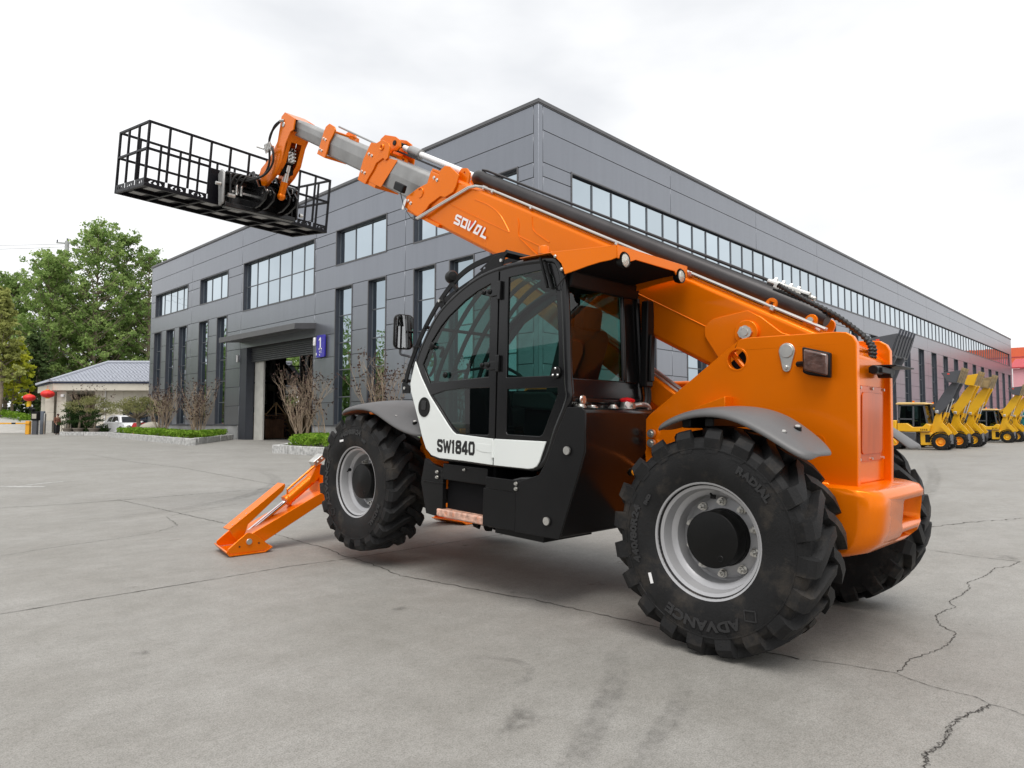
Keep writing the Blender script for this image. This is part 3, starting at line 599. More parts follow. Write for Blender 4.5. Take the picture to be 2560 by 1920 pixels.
m.build('sign_number', mt['decal_white'], signo, smooth=0)
sign_text('号门', 0.15, -0.02, -0.34, 0.002, 0.9, 'sign_writing')
m = MB()
m.prism([(0.45, -0.36), (0.36, -0.45), (0.40, -0.5), (0.49, -0.40)], 'x', -0.056, -0.05); m.prism([(0.36, -0.45), (0.44, -0.54), (0.48, -0.5), (0.40, -0.41)], 'x', -0.058, -0.05); m.prism([(0.12, -0.47), (0.06, -0.47), (0.02, -0.56), (0.08, -0.56)], 'x', -0.056, -0.05)
m.build('sign_arrow', mt['decal_white'], signo, smooth=0)

# things standing inside the door
crate = thing('wooden_crate', 'pale wooden crates standing side by side deep inside the open hall door', 'crate', (X0 + 8.0, 54.3, 0.14))
for i in range(6):
    MB().box(-3.2 + i * 1.05, -3.2 + i * 1.05 + 1.0, -0.05, 0, 0, 2.05).build('plank_panel', mt['wood'], crate, bevel=0.01, seg=1)
MB().box(-3.2, 3.1, 0.001, 2.5, 0, 2.0).build('body', mt['wood'], crate, smooth=0)
pile = thing('cover_pile', 'black machine covers heaped on top of the wooden crates', 'machine parts', (X0 + 8.0, 55.1, 2.19))
for i in range(9):
    q = MB(); a_ = R.uniform(-0.5, 0.5); T = Matrix.Translation((-2.9 + i * 0.7, R.uniform(-0.2, 0.4), 0.0)) @ Matrix.Rotation(a_, 4, 'Z') @ Matrix.Rotation(R.uniform(-0.5, 0.1), 4, 'X')
    q.box(-0.5, 0.5, -0.25, 0.25, 0.0, R.uniform(0.4, 1.0), T); q.build('cover', mt['black_satin'], pile, bevel=0.08)
cage = thing('cage_pallet', 'rusty steel cage pallet just inside the open hall door', 'cage pallet', (X0 + 2.7, 48.3, 0.14), rad(10))
m = MB()
for z in (0.15, 0.95, 1.75): 
    for y in (-0.9, 0.9): m.bar((-0.9, y, z), (0.9, y, z), 0.07, 0.07)
    for x in (-0.9, 0.9): m.bar((x, -0.9, z), (x, 0.9, z), 0.07, 0.07)
m.build('rail', mt['rust'], cage, smooth=0)
m = MB()
for i in range(9):
    x = -0.9 + i * 0.225
    for y in (-0.9, 0.9): m.bar((x, y, 0), (x, y, 1.75), 0.035, 0.035)
    for xx in (-0.9, 0.9): m.bar((xx, x, 0), (xx, x, 1.75), 0.035, 0.035)
m.build('upright_bars', mt['rust'], cage, smooth=0)
m = MB(); m.bar((-0.9, -0.9, 1.75), (0, -0.9, 2.7), 0.08, 0.06); m.bar((0.9, -0.9, 1.75), (0, -0.9, 2.7), 0.08, 0.06); m.bar((0, -0.9, 1.75), (0, -0.9, 2.7), 0.08, 0.06); m.build('frame_top', mt['wood'], cage, smooth=0)
m = MB(); m.box(-0.8, 0.8, -0.8, 0.8, 0.1, 1.5); m.build('load', mt['rust'], cage, bevel=0.1)
st = thing('cover_stack', 'stack of curved black engine covers leaning between the cage and the crates', 'machine parts', (X0 + 4.2, 50.5, 0.14))
for i in range(6):
    q = MB(); q.prism([(-1.2, 0), (-0.4, 0.7), (0.5, 0.75), (1.3, 0.1), (1.2, 0.0), (0.5, 0.6), (-0.3, 0.58), (-1.05, 0)], 'y', -0.5 + i * 0.12, 0.3 + i * 0.12)
    o_ = q.build('cover', mt['lgrey'], st, bevel=0.02); o_.location = (0, 0, i * 0.22); o_.rotation_euler = (0, -0.1 * i, 0.1)

# ------------------------------------------------------------------ planting, trees
def leaves(mb, c, rad3, n, size, rng, asp=1.0):
    for _ in range(n):
        while True:
            p = Vector((rng.uniform(-1, 1), rng.uniform(-1, 1), rng.uniform(-1, 1)))
            if p.length < 1: break
        p = p * (0.55 + 0.45 * rng.random())
        mb.card((c[0] + p.x * rad3[0], c[1] + p.y * rad3[1], c[2] + p.z * rad3[2]), size * rng.uniform(0.6, 1.3), rng, asp)
def tree(name, label, cat, loc, h, spread, leaf, seed, group=None, base=0.10, limbs=60, per=260, size=0.36, shape='poplar', tr=0.28):
    limbs = int(limbs * (2.1 if shape == 'poplar' else 1.4))
    rng = random.Random(seed); t = thing(name, label, cat, loc, rng.random() * 6, group)
    tk = MB(); cr = MB()
    path = smooth_path([(0, 0, -0.3), (rng.uniform(-.3, .3), rng.uniform(-.3, .3), h * 0.3), (rng.uniform(-.5, .5), rng.uniform(-.5, .5), h * 0.62), (rng.uniform(-.6, .6), rng.uniform(-.6, .6), h * 0.97)], 4)
    k = len(path); tk.tube(path, [tr * (1 - 0.9 * i / (k - 1)) + 0.02 for i in range(k)], 7)
    for i in range(limbs):
        u = base + (1 - base) * ((i + rng.random()) / limbs); p0 = path[min(k - 1, int(u * (k - 1)))].copy(); p0.z = u * h
        if shape == 'poplar': ln = spread * (0.35 + 0.95 * sin(pi * min(1, 0.18 + 0.82 * u)) ** 0.8) * rng.uniform(0.55, 1.15); el = rng.uniform(0.15, 0.85)
        elif shape == 'cone': ln = spread * (1.05 - u) * rng.uniform(0.75, 1.1); el = rng.uniform(-0.35, 0.05)
        else: ln = spread * sin(pi * min(1, 0.25 + 0.7 * u)) * rng.uniform(0.6, 1.1); el = rng.uniform(0.0, 0.9)
        az = i * 2.4 + rng.uniform(-.5, .5); d = Vector((cos(az) * cos(el), sin(az) * cos(el), sin(el)))
        mid = p0 + d * ln * 0.55 + Vector((0, 0, 0.06 * ln)); end = p0 + d * ln + Vector((0, 0, (0.22 if shape != 'cone' else -0.12) * ln))
        tk.tube([p0, mid, end], [0.085 * tr / 0.28, 0.05 * tr / 0.28, 0.02], 4)
        for q in range(5 if shape != 'cone' else 4):
            f = rng.uniform(0.3, 1.0); c = p0.lerp(end, f) + Vector((rng.gauss(0, .35), rng.gauss(0, .35), rng.gauss(0, .3))); rr = (0.24 + 0.24 * rng.random()) * (0.33 * spread if shape != 'cone' else 0.3 * spread)
            leaves(cr, c, (rr * 1.2, rr * 1.2, rr * (0.85 if shape != 'cone' else 0.35)), per // (10 if shape == 'poplar' else 4), size, rng)
    for q in range(4): leaves(cr, path[-1] + Vector((rng.gauss(0, .3), rng.gauss(0, .3), rng.uniform(-1.2, 0.7))), (0.5, 0.5, 0.8), 30, size, rng)
    tk.build('trunk', mt['bark'], t); cr.build('crown', leaf, t, smooth=0, recalc=False); return t
pop = 'tall green poplars behind the gatehouse'
tree('poplar_tree', 'tallest green poplar, rising straight behind the gatehouse roof peak', 'tree', (26.3, 99.5, 0.4), 25.5, 5.0, mt['leafA'], 11, pop, limbs=60)
tree('poplar_tree', 'tall poplar just right of the tallest one, behind the gatehouse roof', 'tree', (29.8, 101.8, 0.4), 25.6, 4.2, mt['leafB'], 12, pop, limbs=54)
tree('poplar_tree', 'poplar left of the tallest one, below the top of the concrete power pole', 'tree', (21.3, 101.3, 0.4), 21.2, 4.6, mt['leafA'], 13, pop, limbs=54)
tree('poplar_tree', 'poplar far back behind the power pole, half hidden by its neighbours', 'tree', (24.0, 110.0, 0.4), 23.0, 4.2, mt['leafB'], 14, pop)
tree('poplar_tree', 'loose open-topped poplar nearest the left end of the grey hall', 'tree', (32.6, 98.6, 0.4), 23.4, 3.6, mt['leafB'], 15, pop, limbs=44, per=110)
tree('poplar_tree', 'short dense poplar low between the gatehouse roof and the hall end', 'tree', (32.5, 104.0, 0.4), 17.0, 4.6, mt['leafA'], 16, pop, limbs=50)
tree('poplar_tree', 'farthest left poplar standing behind the yellow-leaved tree', 'tree', (19.6, 113.0, 0.4), 20.0, 4.4, mt['leafB'], 17, pop)
tree('poplar_tree', 'dark shaded poplar low behind the middle of the gatehouse roof', 'tree', (27.2, 106.0, 0.4), 15.5, 5.0, mt['leafB'], 18, pop, limbs=50)
tree('cedar_tree', 'dark drooping cedar left of the gatehouse with the red lanterns', 'tree', (19.2, 95.0, 0.4), 11.0, 3.6, mt['leafC'], 21, None, base=0.06, limbs=60, per=140, size=0.36, shape='cone', tr=0.2)
tree('golden_tree', 'bright yellow-leaved tree at the left beside the dark cedar', 'tree', (16.9, 92.6, 0.5), 9.6, 1.8, mt['leafY'], 22, None, base=0.3, limbs=34, per=120, size=0.34, shape='round', tr=0.18)
tree('olive_tree', 'pale olive-yellow tree cut by the left edge of the view', 'tree', (15.0, 91.2, 0.6), 14.6, 2.6, mt['leafO'], 23, None, base=0.34, limbs=50, per=140, size=0.38, shape='round', tr=0.22)
# the wood goes on to the left, past the frame: one mass
rng = random.Random(5); wd = MB()
for i in range(24, 60):
    a = i / 60; c = Vector((-36 + 44 * a + rng.uniform(-4, 4), 58 + 57 * a + rng.uniform(-5, 5), 0)); hh = rng.uniform(9, 17)
    for q in range(9): leaves(wd, (c.x + rng.gauss(0, 1.6), c.y + rng.gauss(0, 1.6), c.z + hh * (0.15 + 0.1 * q)), (2.4, 2.4, 1.6), 60, 0.75, rng)
for i in range(18):
    c = yard(-64 + 2.6 * i, 100 + rng.uniform(0, 8)); 
    for q in range(4 if i < 8 else 10): leaves(wd, (c.x + rng.gauss(0, 1), c.y + rng.gauss(0, 1), c.z + 0.7 + 1.3 * q), (2.4, 2.4, 1.3), 130 if i < 8 else 300, 0.6, rng)
tag(wd.build('woodland', mt['leafB'], smooth=0, recalc=False), 'dark low wood filling the gap behind the gate, left of the gatehouse', 'woodland', kind='stuff')

def bush(name, label, cat, pts, wd_, h, leaf, seed, n, size, group=None):
    rng = random.Random(seed); mb = MB()
    P = [Vector(p) for p in pts]; seg = [(a, b, (b - a).length) for a, b in zip(P[:-1], P[1:])]; tot = sum(s[2] for s in seg)
    for i in range(n):
        u = rng.random() * tot
        for a, b, l in seg:
            if u < l: break
            u -= l
        d = (b - a).normalized(); p = a + (b - a) * (min(u, l) / l); nn = Vector((-d.y, d.x, 0)).normalized()
        top = h * (0.86 + 0.14 * sin(p.x * 3.1) * cos(p.y * 2.3)); zz = top * (rng.random() ** 0.5); k = wd_ / 2 * (1 - 0.25 * (zz / h) ** 3)
        mb.card(p + nn * rng.uniform(-k, k) + Vector((0, 0, zz)), size * rng.uniform(0.6, 1.2), rng)
    return tag(mb.build(name, leaf, smooth=0, recalc=False), label, cat, group)
def poly_bed(name, label, poly, z0, hk, stone=0.55, seed=1, group=None):
    rng = random.Random(seed); t = thing(name, label, 'planter bed', (poly[0][0], poly[0][1], 0), 0, group); o = Vector((poly[0][0], poly[0][1], 0))
    n = len(poly)
    for i in range(n):
        a, b = Vector((*poly[i], 0)), Vector((*poly[(i + 1) % n], 0)); l = (b - a).length; k = max(1, int(l / stone)); d = (b - a) / l; nn = Vector((-d.y, d.x, 0))
        if nn.dot(Vector((sum(p[0] for p in poly) / n, sum(p[1] for p in poly) / n, 0)) - a) < 0: nn = -nn
        if i not in seed_edges.get(name + str(seed), range(n)): continue
        for j in range(k):
            p, q = a + d * (l * j / k + 0.004) - o, a + d * (l * (j + 1) / k - 0.004) - o; off = nn * rng.uniform(-0.02, 0.02); g0 = gz(a.y + d.y * l * j / k)
            mm = MB(); mm.bar(p + nn * 0.14 + off + Vector((0, 0, g0 + hk / 2 - 0.06)), q + nn * 0.14 + off + Vector((0, 0, g0 + hk / 2 - 0.06)), 0.26 + rng.uniform(-.02, .02), hk + 0.12 + rng.uniform(-.012, .012))
            mm.build('kerb_stone', mt['granite'], t, bevel=0.012, seg=1)
    ce = Vector((sum(p[0] for p in poly) / n, sum(p[1] for p in poly) / n, 0)); ip = [Vector((*p, 0)) + (ce - Vector((*p, 0))).normalized() * 0.22 for p in poly]
    mm = MB(); mm.prism([(p.x - o.x, p.y - o.y) for p in ip], 'z', -0.1, gz(poly[0][1]) + hk - 0.06); mm.build('soil', mt['soil'], t, smooth=0)
    return t
seed_edges = {'planter_bed1': (0, 3), 'planter_bed2': (0, 3)}
bedg = 'granite edged planter beds along the hall'
b1 = [(14.8, 38.3), (21.2, 47.3), (21.2, 59.5), (16.2, 57.3)]
b2 = [(14.2, 27.9), (14.9, 17.5), (21.1, 19.0), (21.1, 35.8)]
poly_bed('planter_bed', 'granite-kerbed planter bed left of the hall door, with two bare shrubs', b1, 0, 0.36, seed=1, group=bedg)
poly_bed('planter_bed', 'granite-kerbed planter bed right of the hall door, behind the front tyre', b2, 0, 0.34, seed=2, group=bedg)
isl = [(15.0, 65.6), (17.5, 61.9), (19.0, 64.0), (16.6, 68.5)]
poly_bed('planter_bed', 'small granite-kerbed island with potted pines before the gatehouse', isl, 0, 0.30, seed=3, group=bedg)
hg = 'low clipped hedges in the planter beds'
def offs(P, k): 
    c = Vector((sum(p[0] for p in P) / len(P), sum(p[1] for p in P) / len(P))); return [Vector(p) + (c - Vector(p)).normalized() * k for p in P]
bush('low_hedge', 'low bright green hedge in the planter left of the hall door', 'hedge', [(16.2, 41.6, gz(41) + 0.3), (17.2, 56.3, gz(56) + 0.3)], 1.5, 0.5, mt['leafH'], 31, 5200, 0.16, hg)
bush('low_hedge', 'low green hedge running back to the left jamb of the hall door', 'hedge', [(15.9, 40.6, gz(40) + 0.3), (20.4, 47.6, gz(47) + 0.3)], 1.0, 0.5, mt['leafH'], 32, 3400, 0.16, hg)
bush('low_hedge', 'low bright green hedge in the planter beside the front tyre', 'hedge', [(15.6, 27.6, 0.36), (16.3, 19.4, 0.36)], 1.7, 0.5, mt['leafH'], 33, 5600, 0.14, hg)
bush('low_hedge', 'low green hedge running back to the right jamb of the hall door', 'hedge', [(15.6, 28.0, 0.36), (20.3, 34.0, 0.36)], 1.1, 0.5, mt['leafH'], 34, 3200, 0.14, hg)
bush('low_hedge', 'dark low box growing round the potted pines on the island', 'hedge', [(16.3, 65.6, 0.55), (17.8, 63.4, 0.55)], 1.0, 0.4, mt['leafTop'], 35, 1600, 0.16, hg)

def myrtle(label, loc, h, spread, seed, stems=17):
    rng = random.Random(seed); t = thing('bare_shrub', label, 'shrub', loc, 0, 'bare multi-stemmed shrubs along the hall'); mb = MB(); pod = MB()
    def grow(p, d, ln, r, lev):
        q = p; path = [q]; dd = d.copy(); n = 4
        for i in range(n):
            dd = (dd + Vector((rng.gauss(0, .11), rng.gauss(0, .11), rng.gauss(0.05, .05)))).normalized(); q = q + dd * ln / n; path.append(q)
        mb.tube(path, [r * (1 - 0.55 * i / n) for i in range(n + 1)], 4 if lev else 6)
        if lev < 3:
            for _ in range(3 if lev else 4):
                u = rng.randint(1 if lev == 0 else 2, n); nd = (dd + Vector((rng.gauss(0, .36), rng.gauss(0, .36), 0.2))).normalized(); grow(path[u], nd, ln * rng.uniform(0.38, 0.62), r * 0.5, lev + 1)
        else:
            for _ in range(rng.choice((0, 1, 1, 2))): pod.card(q + Vector((rng.gauss(0, .04), rng.gauss(0, .04), rng.gauss(0.03, .03))), 0.14, rng)
    for i in range(stems):
        a = 2 * pi * i / stems + rng.uniform(-.3, .3); s_ = 0.8 * spread * rng.uniform(0.2, 1.0)
        grow(Vector((0.2 * cos(a), 0.2 * sin(a), -0.1)), Vector((cos(a) * s_, sin(a) * s_, 1)).normalized(), h * rng.uniform(0.5, 0.62), rng.uniform(0.018, 0.036), 0)
    mb.build('stems', mt['palebark'], t, smooth=60, recalc=False); pod.build('seed_heads', mt['pod'], t, smooth=0, recalc=False, kind='stuff'); return t
myrtle('bare many-stemmed shrub at the far left corner of the grey hall', (18.5, 52.8, 0.5), 3.7, 0.42, 41)
myrtle('bare pale shrub just left of the open hall door', (18.2, 46.0, 0.45), 3.8, 0.40, 42)
myrtle('bare shrub standing in front of the right half of the open hall door', (19.1, 34.2, 0.4), 4.2, 0.40, 43)
myrtle('thin grey sparse shrub against the wall right of the hall door', (19.8, 33.4, 0.4), 3.6, 0.34, 46, stems=4)
myrtle('bare shrub with brown seed heads rising behind the front mudguard', (19.3, 27.3, 0.4), 4.1, 0.46, 44)
myrtle('small bare bush behind the potted pines by the gatehouse columns', (17.4, 66.6, 0.5), 4.2, 0.42, 45, stems=8)

def bonsai(label, loc, h, w_, seed, dense):
    rng = random.Random(seed); t = thing('pruned_tree', label, 'ornamental tree', loc, 0, 'umbrella-pruned trees by the gatehouse'); mb = MB(); cr = MB()
    mb.tube(smooth_path([(0, 0, -0.2), (0.08, 0, h * 0.25), (-0.05, 0.05, h * 0.5)], 4), [0.22, 0.2, 0.19, 0.18, 0.17, 0.16, 0.15, 0.14, 0.13], 8)
    for i in range(17):
        a = i * 2.4; rr = w_ * sqrt((i + 0.6) / 17); e = Vector((rr * cos(a), rr * sin(a), h * (0.98 - 0.38 * (rr / w_) ** 2)))
        b_ = Vector((-0.05, 0.05, h * 0.45)); mb.tube([b_, b_.lerp(e, 0.5) + Vector((0, 0, -0.12)), e], [0.08, 0.05, 0.02], 5)
        for k in range(3): leaves(cr, e + Vector((rng.gauss(0, .3), rng.gauss(0, .3), rng.gauss(-.05, .1))), (0.65, 0.65, 0.26), dense, 0.15, rng, 0.6)
    mb.build('trunk', mt['bark'], t); cr.build('crown', mt['leafBon'], t, smooth=0, recalc=False)
bonsai('wide flat-topped pruned tree standing before the gatehouse wall', (17.2, 65.6, 0.4), 3.1, 2.0, 51, 70)
bonsai('round pruned tree with twisted trunk beside the white car', (18.2, 57.2, 0.4), 2.9, 1.75, 52, 70)
def topiary(label, loc, h, seed):
    rng = random.Random(seed); t = thing('potted_pine', label, 'potted plant', loc, 0, 'potted cloud-pruned pines'); p = MB(); p.lathe([(0.0, 0), (0.3, 0), (0.42, 0.32), (0.48, 0.34), (0.48, 0.4), (0.4, 0.4), (0.0, 0.36)], 14, Matrix.Rotation(rad(-90), 4, 'Y')); p.build('pot', mt['pot'], t)
    tk = MB(); tk.tube([(0, 0, 0.3), (0.1, 0.05, h * 0.5), (-0.05, 0, h * 0.95)], [0.09, 0.07, 0.03], 6); tk.build('trunk', mt['bark'], t)
    cr = MB()
    for i in range(9):
        u = i / 8; a = i * 2.2; rr = (1 - u) * 0.75 + 0.08; leaves(cr, (rr * 0.8 * cos(a), rr * 0.8 * sin(a), 0.6 + (h - 0.7) * u), (0.5, 0.5, 0.2), 120, 0.12, rng)
    cr.build('crown', mt['leafTop'], t, smooth=0, recalc=False)
topiary('potted pine closest to the standing man', (15.65, 65.7, 0.5), 2.1, 61); topiary('second potted pine along the island kerb', (16.2, 64.95, 0.5), 2.2, 62); topiary('potted pine at the right end of the island, under the flat-topped tree', (17.0, 63.7, 0.5), 1.9, 63)

# ------------------------------------------------------------------ gate side
ramp = MB()
near = [yard(-105, 60), yard(-60, 62), yard(-48.8, 66), yard(-46.5, 68)]
farp = [yard(-120, 82, 4.2), yard(-57, 76, 2.25), yard(-51.2, 73.6, 1.6), yard(-49.5, 73, 1.3)]
ramp.grid([near, farp]); ro = ramp.build('path', mt['path'], smooth=0); ro['kind'] = 'structure'
for p in ro.data.vertices: p.co.z += 0.006
mm = MB(); back = [yard(-120, 82, 4.0), yard(-57, 76, 2.0), yard(-51.2, 73.6, 1.3)]
wl = thing('block_wall', 'low pale block wall below the hedge behind the barrier post', 'wall', yard(-48.4, 68.2, 0.3), rad(-46.03))
for j in range(3):
    for i in range(5): MB().box(i * 0.62, i * 0.62 + 0.61, 0, 0.3, j * 0.42, j * 0.42 + 0.412).build('block', mt['stonewall'], wl, bevel=0.006, seg=1)
bush('clipped_hedge', 'bright clipped hedge along the top of the rising path at the left', 'hedge', [yard(-75, 78, 2.7), yard(-57, 75.4, 2.1), yard(-51.2, 73.4, 1.45)], 1.6, 0.95, mt['leafH'], 36, 6500, 0.2)
bush('clipped_hedge', 'bright clipped hedge on the block wall behind the barrier post', 'hedge', [yard(-51.4, 72.9, 1.1), yard(-45.5, 70.6, 1.1)], 1.3, 1.0, mt['leafH'], 38, 3600, 0.2)
rng = random.Random(77); mb = MB()
for i in range(9): c = yard(-58 + i * 1.15, 79, 0); leaves(mb, (c.x, c.y, 2.5 + 0.35 * sin(i)), (1.1, 1.1, 1.0), 190, 0.2, rng)
tag(mb.build('round_shrub', mt['leafTop'], smooth=0, recalc=False), 'dark rounded shrub mound rising behind the bright clipped hedge', 'shrub')

gh = thing('gatehouse', 'cream stone gatehouse with grey tiled hip roof and red lanterns', 'gatehouse', yard(-43.2, 66, 0.3), rad(-46.03))
E0, E1 = 4.1, 4.78
fp = [(-0.4, -0.4), (20, -0.4), (20, 13), (-6.4, 13), (-6.4, 6.2)]
m = MB(); m.prism(fp, 'z', E0, E1); m.build('eave', mt['cream'], gh, bevel=0.03)
m = MB(); m.prism([(p[0] * 1.01, p[1] - 0.1 if p[1] < 0 else p[1]) for p in fp], 'z', E1, E1 + 0.14); m.build('eave_edge', mt['navy'], gh, bevel=0.02)
ra, rb = Vector((0.6, 6.6, 7.25)), Vector((20, 6.6, 7.25)); zE = E1 + 0.14
A, B, D, E_ = Vector((-0.6, -0.6, zE)), Vector((20.2, -0.6, zE)), Vector((-6.6, 6.2, zE)), Vector((-6.6, 13.2, zE))
m = MB(); m.add([A, B, rb, ra, D, E_, Vector((20.2, 13.2, zE))], [(0, 1, 2, 3), (4, 0, 3), (5, 4, 3), (6, 5, 3, 2)]); m.build('roof', mt['tile'], gh, smooth=0)
m = MB()
def tiles(P0, P1, Q1, Q0, nrow, tw):
    up = (P1 - P0).cross(Q0 - P0).normalized(); up = up if up.z > 0 else -up
    for i in range(nrow):
        for_a, for_b = P0.lerp(Q0, i / nrow), P1.lerp(Q1, i / nrow); na, nb = P0.lerp(Q0, (i + 1.04) / nrow), P1.lerp(Q1, (i + 1.04) / nrow); k = max(1, int((for_b - for_a).length / tw))
        for j in range(k):
            a, b, c, d = for_a.lerp(for_b, j / k), for_a.lerp(for_b, (j + 0.94) / k), na.lerp(nb, (j + 0.94) / k), na.lerp(nb, j / k); md = (a + b) / 2
            m.add([a + up * .05, md + up * .12, b + up * .05, c + up * .01, (c + d) / 2 + up * 0.06, d + up * .01, a, b], [(0, 1, 4, 5), (1, 2, 3, 4), (0, 6, 7, 2, 1)])
tiles(A, B, rb, ra, 20, 0.36); tiles(D, A, ra, ra + (D - A) * 0.01, 20, 0.36)
m.build('roof_tiles', mt['tile'], gh, smooth=0, recalc=False, kind='stuff')
m = MB(); m.tube([A + Vector((0, 0, .12)), ra + Vector((0, 0, .15))], 0.16, 8); m.tube([ra + Vector((0, 0, .15)), rb + Vector((0, 0, .15))], 0.18, 8); m.tube([D + Vector((0, 0, .1)), ra + Vector((0, 0, .15))], 0.14, 8); m.build('ridge_cap', mt['tile'], gh)
for cx_, cy_ in ((0.1, 0.1), (-2.7, 2.6), (-5.6, 6.3)):
    for j in range(4): 
        zz = ((0.0, 1.0), (1.01, 2.05), (2.06, 3.1), (3.11, E0 - 0.002))[j]
        MB().box(cx_ - 0.45, cx_ + 0.45, cy_, cy_ + 0.9, zz[0], zz[1]).build('column_block', mt['cream'], gh, bevel=0.015, seg=1)
for i in range(18):
    x0 = 3.0 + i * 0.92
    for z0, z1 in ((0.75, 1.75), (1.76, 2.95), (2.96, E0 - 0.002)):
        if 5.3 < x0 + 0.46 < 10.6 and z0 < 2.9: continue
        MB().box(x0, x0 + 0.905, 0.6, 0.7, z0, z1).build('wall_panel', mt['cream'], gh, bevel=0.008, seg=1)
m = MB(); m.box(3, 20, 0.71, 1.1, 0, E0 - 0.003); m.box(2.95, 20, 0.57, 0.7, -0.1, 0.74); m.box(3, 3.2, 1.11, 5.5, 0, E0 - 0.003); m.build('wall_base', mt['panel_dark'], gh, smooth=0)
m = MB(); m.box(5.35, 10.55, 0.62, 0.7, 0.76, 2.93); wn = m.build('window', mt['darkwin'], gh, smooth=0)
m = MB(); m.box(5.3, 10.6, 0.56, 0.615, 1.28, 1.36); m.box(7.9, 7.98, 0.56, 0.615, 1.37, 2.93); m.build('frame', mt['panel_dark'], wn, smooth=0)
m = MB(); m.cyl((4.05, 0.5, 0.1), (4.05, 0.5, E0 - .01), 0.07, 8); m.build('downpipe', mt['decal_white'], gh)
m = MB(); m.box(0.2, 2.9, 5.5, 5.7, 0, E0 - .004); m.box(-5, 0.2, 8.5, 8.7, 0, E0 - .004); m.build('porch_back_wall', mt['dark'], gh, smooth=0)
m = MB(); m.box(0.15, 0.45, -0.15, 0.095, 3.5, 3.75); m.build('wall_camera', mt['decal_white'], gh, bevel=0.04)
def lantern(label, loc, r, tassel):
    t = thing('red_lantern', label, 'lantern', loc, 0, 'red lanterns under the gatehouse eave'); m = MB(); n = 24
    rows_ = []
    for i in range(13):
        a = pi * i / 12; rows_.append([((r * sin(a) * (1 + 0.025 * (k % 2)) + 0.02) * cos(2 * pi * k / n), (r * sin(a) * (1 + 0.025 * (k % 2)) + 0.02) * sin(2 * pi * k / n), 0.68 * r * cos(a)) for k in range(n)])
    m.grid(rows_, True); m.build('silk_body', mt['lantern'], t, smooth=20)
    m = MB(); m.cyl((0, 0, 0.62 * r), (0, 0, 0.78 * r), 0.3 * r, 12); m.cyl((0, 0, -0.78 * r), (0, 0, -0.62 * r), 0.3 * r, 12); m.build('collar', mt['gold'], t)
    m = MB(); m.cyl((0, 0, 0.7 * r), (0, 0, 1.4 * r), 0.015, 6); m.build('cord', mt['red'], t)
    if tassel: m = MB(); m.cyl((0, 0, -1.75 * r), (0, 0, -0.75 * r), 0.42 * r, 14, 0.36 * r); m.build('tassel', mt['gold'], t)
lantern('red lantern with a long yellow tassel, left of the other one', yard(-46.8, 67.0, 3.75), 0.5, True)
lantern('larger red lantern without tassel, under the roof corner', yard(-43.9, 65.3, 4.05), 0.55, False)

# barrier, kiosk, post, rail
bg_ = thing('barrier_gate', 'yellow boom barrier with its orange post at the left gate', 'barrier', yard(-41.2, 59.0), rad(-46.03))
MB().box(-0.17, 0.17, -0.15, 0.15, 0, 1.15).build('post', mt['postyel'], bg_, bevel=0.03)
m = MB(); m.box(-6.5, 0.2, -0.21, -0.155, 0.88, 1.0); m.build('arm', mt['postyel'], bg_, bevel=0.01)
m = MB(); m.box(-3.7, -3.3, -0.215, -0.15, 0.875, 1.005); m.box(-1.3, -0.95, -0.215, -0.15, 0.875, 1.005); m.build('arm_band', mt['black'], bg_, smooth=0)
ki = thing('gate_terminal', 'black plate-reader terminal with screen beside the barrier post', 'gate terminal', yard(-40.4, 58.7), rad(-46.03))
MB().box(-0.2, 0.2, -0.15, 0.15, 0, 1.2).build('pillar', mt['lgrey'], ki, bevel=0.03)
MB().box(-0.28, 0.28, -0.2, 0.2, 1.2, 1.95).build('head', mt['black_satin'], ki, bevel=0.04)
MB().box(-0.19, 0.19, -0.215, -0.201, 1.35, 1.75).build('screen', mt['boulder'], ki, smooth=0)
MB().bar((-0.1, -0.1, 2.05), (-0.5, -0.1, 2.3), 0.3, 0.25).build('camera_hood', mt['black_satin'], ki, bevel=0.03)
gp = thing('gate_post', 'tall dark grey steel post between the terminal and the man', 'gate post', yard(-40.6, 60.0), rad(-46.03))
MB().box(-0.22, 0.05, -0.15, 0.15, 0, 2.0).build('post', mt['postgrey'], gp, bevel=0.03); MB().box(0.06, 0.16, -0.1, 0.1, 0, 1.8).build('rail', mt['zinc'], gp, bevel=0.01)
sg_ = thing('sliding_gate', 'short black barred gate leaf beside the steel post', 'gate', yard(-39.5, 60.6), rad(-46.03))
m = MB(); m.box(-0.55, -0.05, -0.03, 0.03, 0.05, 1.0); m.build('panel', mt['black_satin'], sg_, smooth=0)
for i in range(4): MB().box(0.1 + i * 0.22, 0.13 + i * 0.22, -0.02, 0.02, 0.05, 1.2).build('bar', mt['black_satin'], sg_, smooth=0)
m = MB(); m.box(0, 1.0, -0.021, 0.021, 1.1, 1.14); m.build('top_rail', mt['black_satin'], sg_, smooth=0)
up_ = thing('utility_pole', 'pale concrete power pole rising out of the poplars', 'utility pole', yard(-62, 95, 0.4), rad(-30))
MB().cyl((0, 0, -0.3), (0, 0, 26.2), 0.42, 12, 0.26).build('pole', mt['polec'], up_)
m = MB(); m.bar((-1.3, 0, 25.9), (1.3, 0, 25.9), 0.14, 0.16); m.bar((-1.1, 0, 23.2), (1.1, 0, 23.2), 0.14, 0.16); m.build('cross_arm', mt['polec'], up_, smooth=0)
m = MB()
for x, z in ((-1.2, 26.1), (0, 26.4), (1.2, 26.1), (-1, 23.4)): m.cyl((x, 0, z - 0.2), (x, 0, z + 0.2), 0.08, 8)
m.build('insulator', mt['darkwin'], up_)
